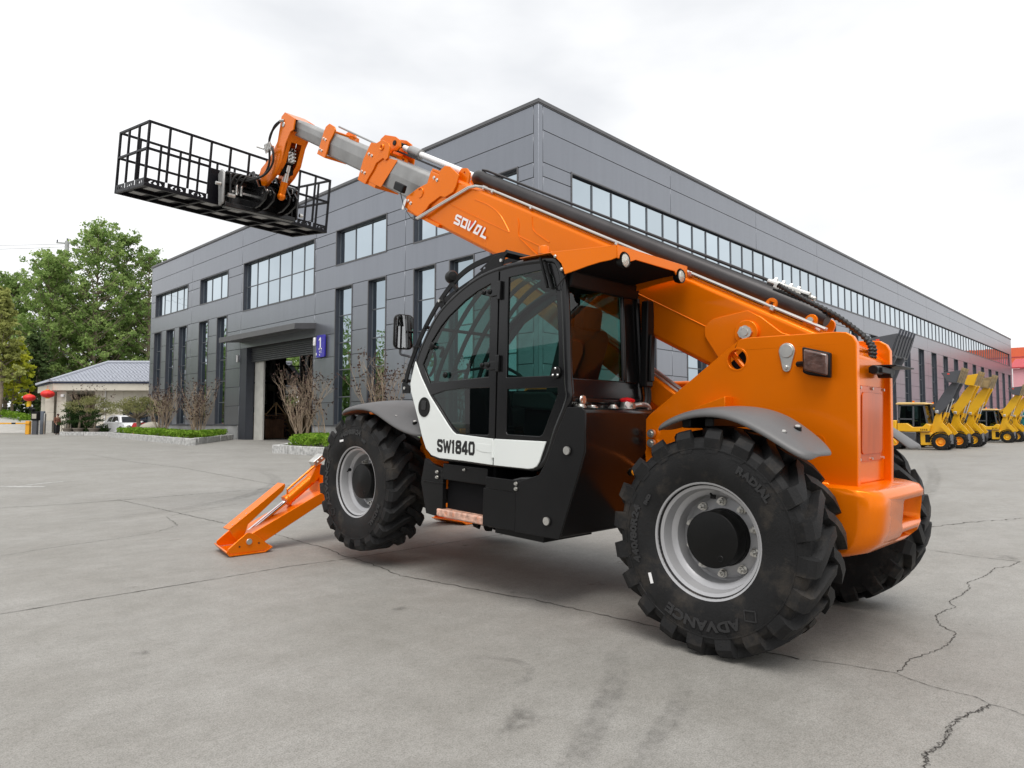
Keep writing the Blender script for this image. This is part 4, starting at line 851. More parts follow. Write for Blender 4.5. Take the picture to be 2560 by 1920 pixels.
for z0, z1, wl_ in ((26.2, 27.6, 'uppermost thin power line strung left from the top of the pole'), (25.8, 26.2, 'second power line from the top, strung left from the pole'), (21.0, 21.2, 'lowest power line, strung left from the pole below its arms')):
    m = MB(); a, b = yard(-62, 95, z0), yard(-128, 92, z1); m.tube([a.lerp(b, t) - Vector((0, 0, 4 * t * (1 - t) * 1.1)) for t in [i / 12 for i in range(13)]], 0.022, 4)
    tag(m.build('power_line', mt['wire']), None, 'power line', 'power lines off the concrete pole')['label'] = wl_
bo = MB(); bo.ball((0, 0, 0.42), 0.78, 0.62, 0.5, 18, 12); rngb = random.Random(3); bo.mapv(lambda p: (p[0] * (1 + 0.05 * sin(5 * p[1])), p[1], p[2] + 0.03 * sin(4 * p[0])))
bo_ = tag(bo.build('boulder', mt['boulder']), 'smooth rounded buff boulder between the pruned tree and the bare shrub', 'boulder'); bo_.location = (18.6, 55.6, 0.5)
dr = thing('red_bin', 'red round bin beside the nose of the white car', 'bin', (18.75, 58.4, 0.3)); MB().lathe([(0, 0), (0.42, 0), (0.55, 0.3), (0.6, 0.7), (0.5, 1.0), (0.42, 1.05), (0, 1.05)], 18, Matrix.Rotation(rad(-90), 4, 'Y')).build('drum', mt['red'], dr)
mb_ = thing('letter_box', 'small grey box on a thin post in front of the gatehouse', 'box', yard(-34.6, 61.5), rad(-46)); MB().cyl((0, 0, 0), (0, 0, 1.0), 0.04, 8).build('post', mt['zinc'], mb_); MB().box(-0.4, 0.4, -0.2, 0.2, 1.0, 1.5).build('box', mt['lgrey'], mb_, bevel=0.04)

# ------------------------------------------------------------------ person
def skin_mesh(name, pts, edges, mat, parent, sub=2):
    me = bpy.data.meshes.new(name); me.from_pydata([p[:3] for p in pts], edges, []); me.materials.append(mat); o = bpy.data.objects.new(name, me); COL.objects.link(o); o.parent = parent
    sk = o.modifiers.new('skin', 'SKIN'); sk.use_smooth_shade = True
    for i, p in enumerate(pts): me.skin_vertices[0].data[i].radius = (p[3], p[4] if len(p) > 4 else p[3])
    me.skin_vertices[0].data[0].use_root = True
    o.modifiers.new('sub', 'SUBSURF').levels = sub; o.modifiers['sub'].render_levels = sub; return o
pe = thing('person', 'man in brown patterned jacket and black trousers, head bowed, by the gate', 'person', (15.6, 69.0, gz(69)), rad(-70))
pts = [(0, 0, .92, .11, .14), (0, 0, 1.15, .12, .15), (0, 0, 1.38, .11, .17), (0.02, 0, 1.5, .055), (0.05, 0, 1.6, .085), (0.06, 0, 1.70, .07),
       (0, .19, 1.42, .055), (-.02, .24, 1.15, .045), (.10, .2, .93, .033), (.16, .17, .86, .03), (0, -.19, 1.42, .055), (-.02, -.24, 1.15, .045), (.10, -.2, .93, .033), (.16, -.17, .86, .03),
       (0, .1, .86, .09), (.02, .11, .48, .062), (-.03, .11, .09, .045), (.12, .13, .035, .035), (0, -.1, .86, .09), (.04, -.11, .48, .062), (.02, -.11, .09, .045), (.17, -.13, .035, .035)]
ed = [(0, 1), (1, 2), (2, 3), (3, 4), (4, 5), (2, 6), (6, 7), (7, 8), (8, 9), (2, 10), (10, 11), (11, 12), (12, 13), (0, 14), (14, 15), (15, 16), (16, 17), (0, 18), (18, 19), (19, 20), (20, 21)]
for s_, hnd in ((1, 9), (-1, 13)):
    for k, (dx, dz) in enumerate(((.05, -.05), (.035, -.06), (.02, -.062), (.0, -.055), (.055, -.01))):
        b0 = pts[hnd]; pts.append((b0[0] + dx * .7, b0[1] - s_ * .012 * (k - 1.5), b0[2] + dz * .7, .009)); pts.append((b0[0] + dx * 1.4, b0[1] - s_ * .012 * (k - 1.5), b0[2] + dz * 1.5, .008)); ed += [(hnd, len(pts) - 2), (len(pts) - 2, len(pts) - 1)]
skin_mesh('body', pts, ed, mt['skin'], pe)
up = lambda p, k: (p[0], p[1], p[2]) + tuple(q + k for q in p[3:])
jk = [up(pts[i], .03) for i in (0, 1, 2, 6, 7, 8, 10, 11, 12)]; skin_mesh('jacket', jk, [(0, 1), (1, 2), (2, 3), (3, 4), (4, 5), (2, 6), (6, 7), (7, 8)], mt['jacket'], pe)
tk_ = [up(pts[i], .025) for i in (0, 14, 15, 16, 18, 19, 20)]; skin_mesh('trousers', tk_, [(0, 1), (1, 2), (2, 3), (0, 4), (4, 5), (5, 6)], mt['trouser'], pe)
m = MB()
for i in (17, 21): p = pts[i]; m.ball((p[0] - .05, p[1], .05), .14, .055, .055, 10, 6)
m.build('shoes', mt['trouser'], pe)
m = MB(); m.ball((.05, 0, 1.70), .105, .095, .085, 14, 8); m.prism([(.1, -.07), (.2, -.05), (.2, .05), (.1, .07)], 'z', 1.675, 1.69); m.build('cap', mt['cap'], pe)
m = MB(); m.ball((.14, 0, 1.60), .02, .014, .022, 8, 5); m.ball((.05, .085, 1.6), .015, .01, .03, 8, 5); m.ball((.05, -.085, 1.6), .015, .01, .03, 8, 5); m.build('nose_and_ears', mt['skin'], pe)
m = MB(); m.ball((.128, .03, 1.63), .012, .012, .01, 6, 4); m.ball((.128, -.03, 1.63), .012, .012, .01, 6, 4); m.box(.125, .14, -.025, .025, 1.55, 1.557); m.build('eyes_and_mouth', mt['cap'], pe)

# ------------------------------------------------------------------ white car
car = thing('white_car', 'white SUV parked at the gatehouse, half hidden by a pruned tree', 'car', (19.35, 64.0, gz(64)), rad(-84))
bd = [(-2.15, .5), (-2.2, .85), (-2.1, 1.0), (-1.2, 1.05), (0.6, 1.05), (1.1, 1.02), (1.95, .92), (2.15, .75), (2.2, .45), (1.95, .28), (-2.0, .28)]
m = MB(); rows_ = []
for y, k in ((-.88, .96), (-.9, 1), (-.6, 1.0), (0, 1.0), (.6, 1.0), (.9, 1), (.88, .96)): rows_.append([(p[0] * (1 - .035 * (abs(y) / .9) ** 3), y, (p[1] - .65) * (1.0 if abs(y) < .89 else k) + .65 + .04 * (1 - (y / .9) ** 2)) for p in bd])
m.grid([r + [r[0]] for r in rows_]); m.add(rows_[0], [tuple(range(len(bd)))]); m.add(rows_[-1], [tuple(range(len(bd)))]); m.build('body', mt['carwhite'], car, bevel=0.04, smooth=50)
gh_ = [(-1.95, 1.04), (-1.6, 1.5), (-1.0, 1.66), (0.1, 1.68), (.55, 1.55), (1.2, 1.05)]
m = MB(); m.grid([[(p[0], s_ * (.86 - .26 * (p[1] - 1.04) / .64), p[1]) for p in gh_] for s_ in (-1, 0, 1)]); m.add([(p[0], -(.86 - .26 * (p[1] - 1.04) / .64), p[1]) for p in gh_], [tuple(range(6))]); m.add([(p[0], (.86 - .26 * (p[1] - 1.04) / .64), p[1]) for p in gh_], [tuple(range(6))]); m.build('cabin', mt['carwhite'], car, bevel=0.03, smooth=50)
for s_ in (-1, 1):
    for poly in ([(-1.45, 1.12), (-1.3, 1.48), (-.65, 1.55), (-.62, 1.12)], [(-.52, 1.12), (-.55, 1.55), (.1, 1.57), (.42, 1.42), (.85, 1.12)]):
        m = MB(); m.add([(p[0], s_ * (.875 - .26 * (p[1] - 1.04) / .64), p[1]) for p in poly], [(0, 1, 2, 3) if len(poly) == 4 else (0, 1, 2, 3, 4)]); m.build('side_window', mt['carglass'], car, smooth=0)
m = MB(); m.add([(1.19, -.72, 1.1), (1.19, .72, 1.1), (.62, .55, 1.55), (.62, -.55, 1.55)], [(0, 1, 2, 3)]); m.build('windscreen', mt['carglass'], car, smooth=0)
for x in (-1.3, 1.3):
    for y in (-.86, .86):
        s_ = -1 if y < 0 else 1; T = Matrix.Translation((x, y, .34)) @ Matrix.Rotation(rad(90), 4, 'Z')
        m = MB(); m.lathe([(.2, -.1), (.31, -.11), (.34, -.08), (.34, .08), (.31, .11), (.2, .1)], 24, T, True); wh = m.build('wheel', mt['rubber'], car)
        m = MB(); m.lathe([(.0, .07 * s_), (.08, .1 * s_), (.2, .06 * s_), (.21, .1 * s_)], 10, T); m.build('rim', mt['silver'], wh)
        m = MB(); m.lathe([(.37, .02 * s_), (.4, .075 * s_), (.42, .02 * s_)], 24, T); m.build('arch', mt['black_satin'], car)
for y in (-.62, .62): m = MB(); m.ball((2.08, y, .78), .1, .2, .09, 10, 6); m.build('headlight', mt['lamp'], car)
MB().box(2.1, 2.2, -.5, .5, .62, .76).build('grille', mt['black'], car, bevel=0.02); MB().box(2.15, 2.23, -.24, .24, .46, .58).build('number_plate', mt['sign'], car, bevel=0.005)
MB().box(2.02, 2.19, -.7, .7, .32, .44).build('lower_grille', mt['black_satin'], car, bevel=0.02)
for s_ in (-1, 1): m = MB(); m.ball((.85, s_ * 1.0, 1.12), .07, .13, .08, 10, 6); m.build('wing_mirror', mt['carwhite'], car)

# ------------------------------------------------------------------ wheel loaders
def loader(label, loc, body, arm, bucket, lit=None, rim=None, wear=None, group='wheel loaders parked along the hall'):
    t = thing('wheel_loader', label, 'wheel loader', loc, rad(-90), group); W = 0.78; rim = rim or mt['lorange']; wear = wear or mt['worn']
    for x in (0, -2.15):
        for s_ in (-1, 1):
            T = Matrix.Translation((x, s_ * 0.64, 0.43)) @ Matrix.Rotation(rad(90), 4, 'Z')
            m = MB(); m.lathe([(.22, -.15), (.34, -.165), (.40, -.14), (.405, 0), (.40, .14), (.34, .165), (.22, .15)], 28, T, True)
            for k in range(18):
                for q in (-1, 1):
                    a = 2 * pi * (k + (0.5 if q > 0 else 0)) / 18; m.box(min(q * .02, q * .155), max(q * .02, q * .155), -.035, .035, .39, .43, T @ Matrix.Rotation(a, 4, 'X') @ Matrix.Rotation(0.3 * q, 4, 'Z'))
            wh = m.build('wheel', mt['rubber'], t)
            m = MB(); m.lathe([(0, .10 * s_), (.1, .115 * s_), (.11, .07 * s_), (.17, .05 * s_), (.2, .14 * s_), (.235, .15 * s_), (.23, .1 * s_)], 24, T); m.build('rim', rim, wh)
    m = MB(); m.prism([(-.5, .95), (-.42, 1.3), (-.62, 1.38), (-.8, 1.2), (-1.25, 1.18), (-1.5, 1.38), (-1.98, 1.38), (-2.0, .95)], 'y', -W, W); m.build('body', body, t, bevel=0.03)
    m = MB(); m.prism([(-2.02, .8), (-2.02, 1.55), (-3.0, 1.5), (-3.25, 1.35), (-3.3, .62), (-2.6, .62), (-2.5, .8)], 'y', -W, W); m.build('hood', body, t, bevel=0.04)
    m = MB()
    for k in range(4): m.box(-.62 - .09 * k, -.58 - .09 * k, -W - .006, -W, 1.0, 1.1)
    m.build('vent_slots', mt['black'], t, smooth=0)
    m = MB(); m.box(-2.9, .35, -.35, .35, .32, .8); m.build('chassis', mt['lgrey'], t, smooth=0)
    MB().prism([(-1.75, .3), (-1.8, .93), (-1.1, .93), (-1.15, .32)], 'y', -W - .02, -W + .35).build('fuel_tank', mt['lgrey'], t, bevel=0.04)
    MB().prism([(-.95, .25), (-.95, .92), (-.42, .9), (-.3, .6), (-.35, .25)], 'y', -.62, .62).build('front_frame', body, t, bevel=0.02)
    MB().box(-.72, -.5, -.635, -.621, .4, .8).build('steps', mt['black'], t, smooth=0)
    m = MB(); m.grid([[(.53 * cos(a), y, .43 + .53 * sin(a)) for y in (-.8, -.5)] for a in [rad(60 + 12 * k) for k in range(10)]]); fd = m.build('mudguard', mt['black_satin'], t); fd.modifiers.new('s', 'SOLIDIFY').thickness = 0.03
    m = MB(); m.grid([[(.53 * cos(a), y, .43 + .53 * sin(a)) for y in (.5, .8)] for a in [rad(60 + 12 * k) for k in range(10)]]); fd = m.build('mudguard', mt['black_satin'], t); fd.modifiers.new('s', 'SOLIDIFY').thickness = 0.03
    # cab
    m = MB(); c = .62
    for s_ in (-1, 1):
        for a, b in (((-1.95, 1.38), (-1.85, 2.38)), ((-1.25, 1.15), (-1.22, 2.38)), ((-.6, 1.35), (-.75, 2.38)), ((-1.95, 1.62), (-1.25, 1.6)), ((-1.95, 2.34), (-.75, 2.34)), ((-1.25, 1.15), (-.8, 1.2))): m.bar((a[0], s_ * c, a[1]), (b[0], s_ * c, b[1]), .07, .09, (0, 1, 0))
    m.box(-1.98, -1.9, -c, c, 1.38, 2.36); m.box(-1.95, -.7, -c, c, 1.1, 1.18); m.build('cab_frame', mt['lgrey'], t, smooth=0)
    m = MB()
    for s_ in (-1, 1):
        for pl in ([(-1.93, 1.66), (-1.27, 1.64), (-1.25, 2.3), (-1.86, 2.3)], [(-1.2, 1.2), (-.82, 1.24), (-.64, 1.4), (-.77, 2.3), (-1.19, 2.3)], [(-1.93, 1.4), (-1.27, 1.2), (-1.27, 1.58), (-1.93, 1.58)]): m.add([(p[0], s_ * (c - .01), p[1]) for p in pl], [tuple(range(len(pl)))])
    m.add([(-.62, -c, 1.38), (-.62, c, 1.38), (-.77, c, 2.3), (-.77, -c, 2.3)], [(0, 1, 2, 3)]); m.build('cab_glass', mt['cabglass_dark'], t, smooth=0)
    m = MB(); m.box(-1.6, -1.2, -.25, .25, 1.2, 1.5); m.box(-1.7, -1.55, -.25, .25, 1.45, 2.05); m.build('seat', mt['dark'], t, bevel=0.04)
    MB().prism([(-2.05, 2.38), (-.62, 2.36), (-.5, 2.40), (-.7, 2.47), (-1.9, 2.5), (-2.05, 2.46)], 'y', -.72, .72).build('roof', mt['yelroof'], t, bevel=0.03)
    m = MB(); m.cyl((-1.3, -.3, 2.48), (-1.3, -.3, 2.58), .06, 12); m.build('beacon', mt['amber'], t)
    m = MB(); m.tube([(-.6, -.6, 1.9), (-.45, -.72, 1.95), (-.4, -.85, 1.9)], .012, 6); m.box(-.43, -.38, -.92, -.78, 1.75, 2.05); m.build('mirror', mt['black'], t)
    # tower, arms, cylinders
    for s_ in (-1, 1): m = MB(); m.prism([(-.55, .85), (-.3, 1.75), (-.12, 2.02), (.02, 1.95), (.0, 1.6), (.12, 1.2), (.3, .8)], 'y', s_ * .42 - .03, s_ * .42 + .03); m.build('tower_plate', body, t, bevel=0.01)
    m = MB()
    for s_ in (-1, 1): m = MB() if s_ < 0 else m; m.prism([(-.32, 1.98), (-.22, 2.36), (.24, 3.12), (.60, 3.54), (.80, 3.54), (.86, 3.38), (.72, 3.10), (.50, 2.55), (.16, 2.10), (-.06, 1.84)], 'y', s_ * .42 - .10, s_ * .42 - .03)
    m.bar((.25, -.42, 2.75), (.25, .42, 2.75), .25, .12); m.build('boom_arm', arm, t, bevel=0.012)
    m = MB(); m.prism([(-.5, 2.2), (-.1, 2.45), (.35, 2.62), (.3, 2.75), (-.1, 2.62), (-.55, 2.32)], 'y', -.05, .05); m.build('tilt_lever', arm, t, bevel=0.01)
    m = MB()
    for s_ in (-1, 1): q = MB(); q.cyl((-.05, s_ * .3, 1.25), (.18, s_ * .3, 1.95), .06, 10); q.build('cylinder', body, t)
    m.cyl((-.25, 0, 1.75), (-.45, 0, 2.2), .05, 10); m.build('cylinder', body, t)
    for s_ in (-1, 1): m = MB(); m.cyl((.18, s_ * .3, 1.95), (.38, s_ * .3, 2.6), .032, 8); m.build('piston_rod', mt['chrome'], t)
    for s_ in (-1, 1): m = MB(); m.cyl((.38, s_ * .3 - .05, 2.62), (.38, s_ * .3 + .05, 2.62), .06, 10); m.build('pin_boss', mt['decal_white'], t)
    m = MB()
    for k in range(3): m.tube(smooth_path([(-.2 + .05 * k, -.2, 1.1), (.1 + .1 * k, -.34, 1.5), (.0, -.3, 1.75 + .05 * k)], 5), .018, 6)
    m.build('hose', mt['hose'], t)
    MB().bar((.02, -.62, 1.35), (.42, -.62, .82), .22, .05, (0, 1, 0)).build('front_guard', body, t, bevel=0.01); MB().bar((.02, .62, 1.35), (.42, .62, .82), .22, .05, (0, 1, 0)).build('front_guard', body, t, bevel=0.01)
    m = MB(); m.bar((-.15, -.75, 1.95), (-.12, .75, 1.95), .04, .04); m.build('lamp_bar', body, t, smooth=0)
    for s_ in (-1, 1): MB().box(-.2, -.05, s_ * .75 - .06, s_ * .75 + .06, 1.9, 2.05).build('work_lamp', mt['zinc'], t, bevel=0.02)
    # bucket: floor, back, cheeks, wear strips, teeth
    BW = .86; pr = [(.99, 4.06), (.79, 3.42), (.42, 3.50), (.16, 3.96)]
    m = MB(); 
    for s_ in (-1, 1): m.prism(pr, 'y', s_ * BW - .015, s_ * BW + .015)
    for a, b in zip(pr[:-1], pr[1:]): m.bar((a[0], 0, a[1]), (b[0], 0, b[1]), 2 * BW - .032, .035, (-(b[1] - a[1]), 0, b[0] - a[0]))
    bk = m.build('bucket', bucket, t, bevel=0.008)
    for k in range(6):
        y = -BW + .14 + k * (2 * BW - .28) / 5
        m = MB(); m.bar((.985, y, 3.98), (1.06, y, 4.20), .07, .05, (1, 0, -.3)); m.build('tooth', wear, bk, bevel=0.008)
        m = MB(); m.bar((.825, y, 3.46), (.995, y, 4.0), .16, .03, (1, 0, -.3)); m.build('wear_strip', wear, bk, smooth=0)
    m = MB(); m.box(.1, .14, -.2, .2, 3.93, 4.0); m.box(.42, .52, -BW - .02, -BW - .016, 3.86, 3.93); m.build('bucket_decal', mt['decal_red'], bk, smooth=0)
    if lit:
        v, f = text_geo('SOVOL', .2, 0.002, .004); a = atan2(1.1, .62)
        for s_ in (-1,):
            MB().add([(.02 + p[0] * cos(a) - p[1] * sin(a) * 1, -.5 - p[2], 2.27 + p[0] * sin(a) + p[1] * cos(a)) for p in v], f).build('boom_lettering', lit, t, smooth=0)
    return t
loader('nearest wheel loader, only its dark toothed bucket showing above the orange machine', (20.95, 6.2, 0), mt['yel'], mt['lgrey'], mt['lgrey'], wear=mt['panel_dark']).scale = (.92, .92, .92)
loader('yellow wheel loader with dark grey boom and grey bucket, front of its row', (41.56, 8.85, 0), mt['yel'], mt['lgrey'], mt['lgrey'], mt['decal_white'])
loader('yellow-boomed wheel loader with yellow bucket, middle of the near row', (45.1, 8.75, 0), mt['yel2'], mt['yel2'], mt['yel2'], mt['decal_black'])
loader('yellow wheel loader at the far end of the near row, boom lettering showing', (48.6, 8.7, 0), mt['yel2'], mt['yel2'], mt['worn'], mt['decal_black'], mt['yel2'])
loader('yellow wheel loader with dark bucket, front of the far row by the right edge', (61.6, 9.0, 0), mt['yel2'], mt['yel2'], mt['lgrey'], None, mt['yel2'])
loader('second yellow wheel loader of the far row, its red-edged boom at the right edge', (65.0, 8.9, 0), mt['yel2'], mt['yel2'], mt['worn'], mt['decal_red'], mt['yel2'])
loader('teal wheel loader cut off by the right edge of the view', (68.4, 8.8, 0), mt['teal'], mt['teal'], mt['teal'], None, mt['teal'])

# ------------------------------------------------------------------ far buildings at the right
def far_shed(name, label, loc, L_, W_, h, ridge, wall, roof, rz=0, windows=0):
    t = thing(name, label, 'building', loc, rz)
    m = MB(); m.box(-L_ / 2, L_ / 2, -W_ / 2, W_ / 2, 0, h); m.build('wall', wall, t, smooth=0)
    m = MB(); m.prism([(-W_ / 2 - .5, h), (0, ridge), (W_ / 2 + .5, h), (W_ / 2 + .5, h + .25), (0, ridge + .3), (-W_ / 2 - .5, h + .25)], 'x', -L_ / 2 - .5, L_ / 2 + .5); m.build('roof', roof, t, smooth=0)
    for i in range(windows):
        x = -L_ / 2 + (i + .5) * L_ / windows
        for y in (-W_ / 2 - .05, W_ / 2 + .05): MB().box(x - 1.2, x + 1.2, y - .04, y + .04, 1.2, 3.4).build('window', mt['win_low'], t, smooth=0)
        for xx in (-L_ / 2 - .05, L_ / 2 + .05):
            if i < 3: MB().box(xx - .04, xx + .04, -W_ / 2 + 2 + i * 4, -W_ / 2 + 4 + i * 4, 1.2, 3.4).build('window', mt['win_low'], t, smooth=0)
    return t
far_shed('pink_house', 'pink building with dark red tiled roof beyond the hall corner', (157, 9.0, 0), 24, 14, 11.2, 13.2, mt['pink'], mt['redroof'], rad(90), 4)
rs = thing('red_hall', 'long orange-red hall roofline behind the pink building at the right edge', 'building', (196, 18, 0), 0)
m = MB(); m.box(-10, 10, -26, 26, 0, 14.5); m.build('wall', mt['decal_white'], rs, smooth=0)
m = MB(); m.box(-10.3, 10.3, -26.3, 26.3, 14.5, 18.2); m.build('fascia', mt['redwall'], rs, smooth=0)
m = MB(); m.box(-10.35, -10.31, -26, 26, 16.0, 16.2); m.build('fascia_line', mt['redroof'], rs, smooth=0)
far_shed('storage_shed', 'long grey storage shed across the yard from the hall, mirrored in its panes', (-50, 8, 0), 18, 95, 8.2, 9.6, mt['panel_dark'], mt['core'])
far_shed('workshop', 'low white workshop standing beyond the parked loaders', (175, -30, 0), 30, 20, 7, 9, mt['decal_white'], mt['redroof'], 0, 5)

# ------------------------------------------------------------------ telehandler
VR = Matrix.Rotation(rad(-0.8), 4, 'Z') @ Matrix.Rotation(rad(1.83), 4, 'X')
VM = Matrix.Translation((4.68, 1.98, 0.655)) @ VR @ Matrix.Translation((0, 0, -0.655))
tele = thing('telehandler', 'orange telescopic handler with black glazed cab, raised boom and big tractor tyres', 'telehandler')
tele.matrix_world = VM
O_ = mt['orange']

# wheels: tyre, rim, hub, nuts. Outer side is -x
def tyre_mesh(sg):
    m = MB(); n = 80
    prof = [(.318, -.175), (.33, -.195), (.37, -.213), (.43, -.226), (.49, -.226), (.53, -.222), (.532, -.226), (.538, -.226), (.54, -.221), (.57, -.212), (.596, -.185), (.604, -.12), (.608, 0), (.604, .12), (.596, .185), (.57, .212), (.53, .222), (.45, .226), (.37, .213), (.318, .175)]
    m.lathe(prof, n, None, True)
    NL = 20
    for side in (-1, 1):
        for k in range(NL):
            th0 = 2 * pi * (k + (0.5 if side > 0 else 0)) / NL
            # stations along the lug: (x, angle, top radius, base radius, half width top, half width base)
            st = [(-.03, .26, .655, .595, .026, .04), (.055, .19, .657, .598, .031, .044), (.125, .095, .655, .592, .036, .05), (.180, .0, .649, .575, .043, .057), (.212, -.012, .638, .555, .045, .058)]
            vs = []
            for x, a, rt, rb, wt, wb in st:
                for r_, q in ((rt, -wt), (rt, wt), (rb, wb), (rb, -wb)):
                    an = th0 + a + q / r_; vs.append((side * x, r_ * sin(an), r_ * cos(an)))
            x = .232   # tongue running down the side wall
            for r_, q in ((.598, -.048), (.598, .048), (.542, .05), (.542, -.05)):
                an = th0 - .012 + q / r_; vs.append((side * (x if r_ > .57 else .224), r_ * sin(an), r_ * cos(an)))
            fs = []
            for i in range(len(st)):
                for e in range(4): fs.append((i * 4 + e, i * 4 + (e + 1) % 4, i * 4 + 4 + (e + 1) % 4, i * 4 + 4 + e))
            fs += [(3, 2, 1, 0), tuple(len(st) * 4 + e for e in range(4))]
            # rounded tongue end
            o = len(vs); vs += [(side * .2265, .512 * sin(th0 - .012 + q / .512), .512 * cos(th0 - .012 + q / .512)) for q in (-.032, .032)]
            e0 = len(st) * 4; fs += [(e0 + 3, e0 + 2, o + 1, o)]
            m.add(vs, fs)
    return m
def wrap_text(body, r, a0, size, sx, flip, m, bold=0.004, depth=.0035):
    """raised lettering bent round the side wall; a0 angle from the top, clockwise as seen from outside"""
    v, f = text_geo(body, size, 1.0, bold); wdt = max(p[0] for p in v); vs = []
    for x, y, z in v:
        an = a0 + ((x - wdt / 2) * sx / r) * (1 if not flip else -1); rr = r + (y if not flip else -y) ; k = (rr - .43) / .1
        xs_ = -(.2265 - max(0, abs(rr - .46) - .03) * .12) - (depth if z > 0 else -.004); vs.append((xs_, -rr * sin(an) * -1 if False else rr * sin(-an) * -1, rr * cos(an)))
    m.add(vs, f)
tyre = tyre_mesh(-1)
# letters (outer side): angle measured so that it turns towards the rear (-y) for positive values
def letters():
    res = []
    for body, r, deg, size, flip in (('ADVANCE', .445, 180, .078, False), ('RADIAL', .455, -40, .055, False), ('440/80R24', .455, 92, .062, False), ('IND', .42, 62, .03, False)):
        v, f = text_geo(body, size, 1.0, .003); wdt = max(p[0] for p in v); vs = []
        for x, y, z in v:
            dx = (x - wdt / 2) * 1.25; rr = r - y if flip else r + y; a = rad(deg) + (dx / r if flip else -dx / r)
            # seen from outside (-x) with forward (+y) to the left: clockwise from top goes towards -y
            vs.append((-.2262 - (.0065 if z > 0 else -.006), rr * sin(a), rr * cos(a)))
        m = MB(); m.add(vs, f); res.append(m)
    m = MB(); res.append(m)
    for a, r in ((rad(219), .46),):
        c = Vector((r * sin(a), r * cos(a))); 
        for k in range(4):
            p, q = c + Vector((.045 * cos(k * pi / 2 + a), .03 * sin(k * pi / 2 + a) * 1.3)), c + Vector((.045 * cos((k + 1) * pi / 2 + a), .03 * sin((k + 1) * pi / 2 + a) * 1.3)); m.bar((-.228, p.x, p.y), (-.228, q.x, q.y), .008, .006)
    return res
rim_prof = [(.305, .17), (.335, .185), (.34, .175), (.312, .155), (.30, .10), (.285, .06), (.285, .0), (.30, -.05), (.312, -.155), (.334, -.178), (.342, -.192), (.338, -.2), (.328, -.196), (.322, -.175), (.300, -.165), (.292, -.12), (.288, -.095), (.268, -.085), (.258, -.075), (.255, -.02), (.252, .005), (.235, .018), (.215, .012), (.10, .012)]
wheel_me = tyre.mesh('tyre', mt['rubber'], smooth=28); let_me = [q.mesh('tyre_lettering', mt['letter'], smooth=0) for q in letters()]
rim_me = MB().lathe(rim_prof, 72).mesh('rim', mt['silver'], smooth=40)
hb = MB(); hb.lathe([(.172, .012), (.168, -.02), (.165, -.022), (.165, -.125), (.162, -.13), (.159, -.1315), (.0, -.1415)], 48); hb.tube([(-.1335, -.06 + .016 * cos(a), -.10 + .016 * sin(a)) for a in [2 * pi * k / 12 for k in range(12)]], .004, 5, True)
hub_me = hb.mesh('hub', mt['hub'], smooth=35)
nm = MB(); nm.lathe([(.026, .0), (.026, -.008), (0, -.008)], 14); nm.lathe([(.021, -.006), (.021, -.032), (0, -.032)], 6); nm.lathe([(.011, -.02), (.011, -.055), (0, -.055)], 10)
nut_me = nm.mesh('wheel_nut', mt['zinc'], smooth=30)
vl = MB(); vl.cyl((-.10, 0, 0), (-.13, .0, .02), .007, 8); vl.box(-.11, -.085, -.012, .012, -.012, .012); valve_me = vl.mesh('valve_bracket', mt['black_satin'])
def mob(name, me, parent, loc=(0, 0, 0), rot=(0, 0, 0)):
    o = bpy.data.objects.new(name, me); COL.objects.link(o); o.parent = parent; o.location = loc; o.rotation_euler = rot; return o
tag_me = MB().box(-.2285, -.2265, -.032, .032, -.010, .010).mesh('paper_tag', mt['decal_white'], 0)
for cx, cy, side, spin in ((-.805, 0, 0, 4), (-.795, 3.69, 0, 150), (.895, 0, 1, 30), (.895, 3.69, 1, 70)):
    wob = mob('wheel', wheel_me, tele, (cx, cy, .655), (rad(spin), 0, pi if side else 0))
    # the lettering of the two left tyres turns with the wheel
    for q in let_me: mob('tyre_lettering', q, wob, rot=(rad(-spin + (0 if cy < 1 else 85)), 0, 0))
    mob('rim', rim_me, wob); mob('hub', hub_me, wob, rot=(rad(-spin), 0, 0))
    for k in range(10):
        a = 2 * pi * k / 10 + .1; mob('wheel_nut', nut_me, wob, (.010, .213 * sin(a), .213 * cos(a)), (R.uniform(0, 1), 0, 0))
    mob('valve_bracket', valve_me, wob, (-.02, .25 * sin(rad(8 - spin)), .25 * cos(rad(8 - spin))))
    if not side:
        a = rad((128 if cy < 1 else 30) + spin); mob('paper_tag', tag_me, wob, (0.0005, .44 * sin(a), .44 * cos(a)), (-a + rad(20), 0, 0))
# axles and chassis
m = MB(); m.cyl((-.75, 0, .62), (.85, 0, .62), .13, 16); m.cyl((-.75, 3.69, .62), (.85, 3.69, .62), .13, 16); m.ball((.05, 0, .62), .28, .26, .26); m.ball((.05, 3.69, .62), .28, .26, .26); m.build('axle', mt['black_satin'], tele)
m = MB(); m.prism([(-.55, .62), (-.45, 1.0), (.4, 1.02), (1.0, .95), (3.2, .9), (4.3, .95), (4.9, 1.0), (5.05, .75), (4.9, .5), (3.2, .6), (1.0, .55), (.4, .62)], 'x', -.34, .42); m.build('chassis', O_, tele, bevel=0.02)
m = MB(); m.prism([(2.55, .98), (2.62, 1.2), (2.9, 1.25), (3.2, 1.12), (3.2, .9), (2.65, .9)], 'x', -.62, -.35); m.build('front_bulkhead', O_, tele, bevel=0.015)
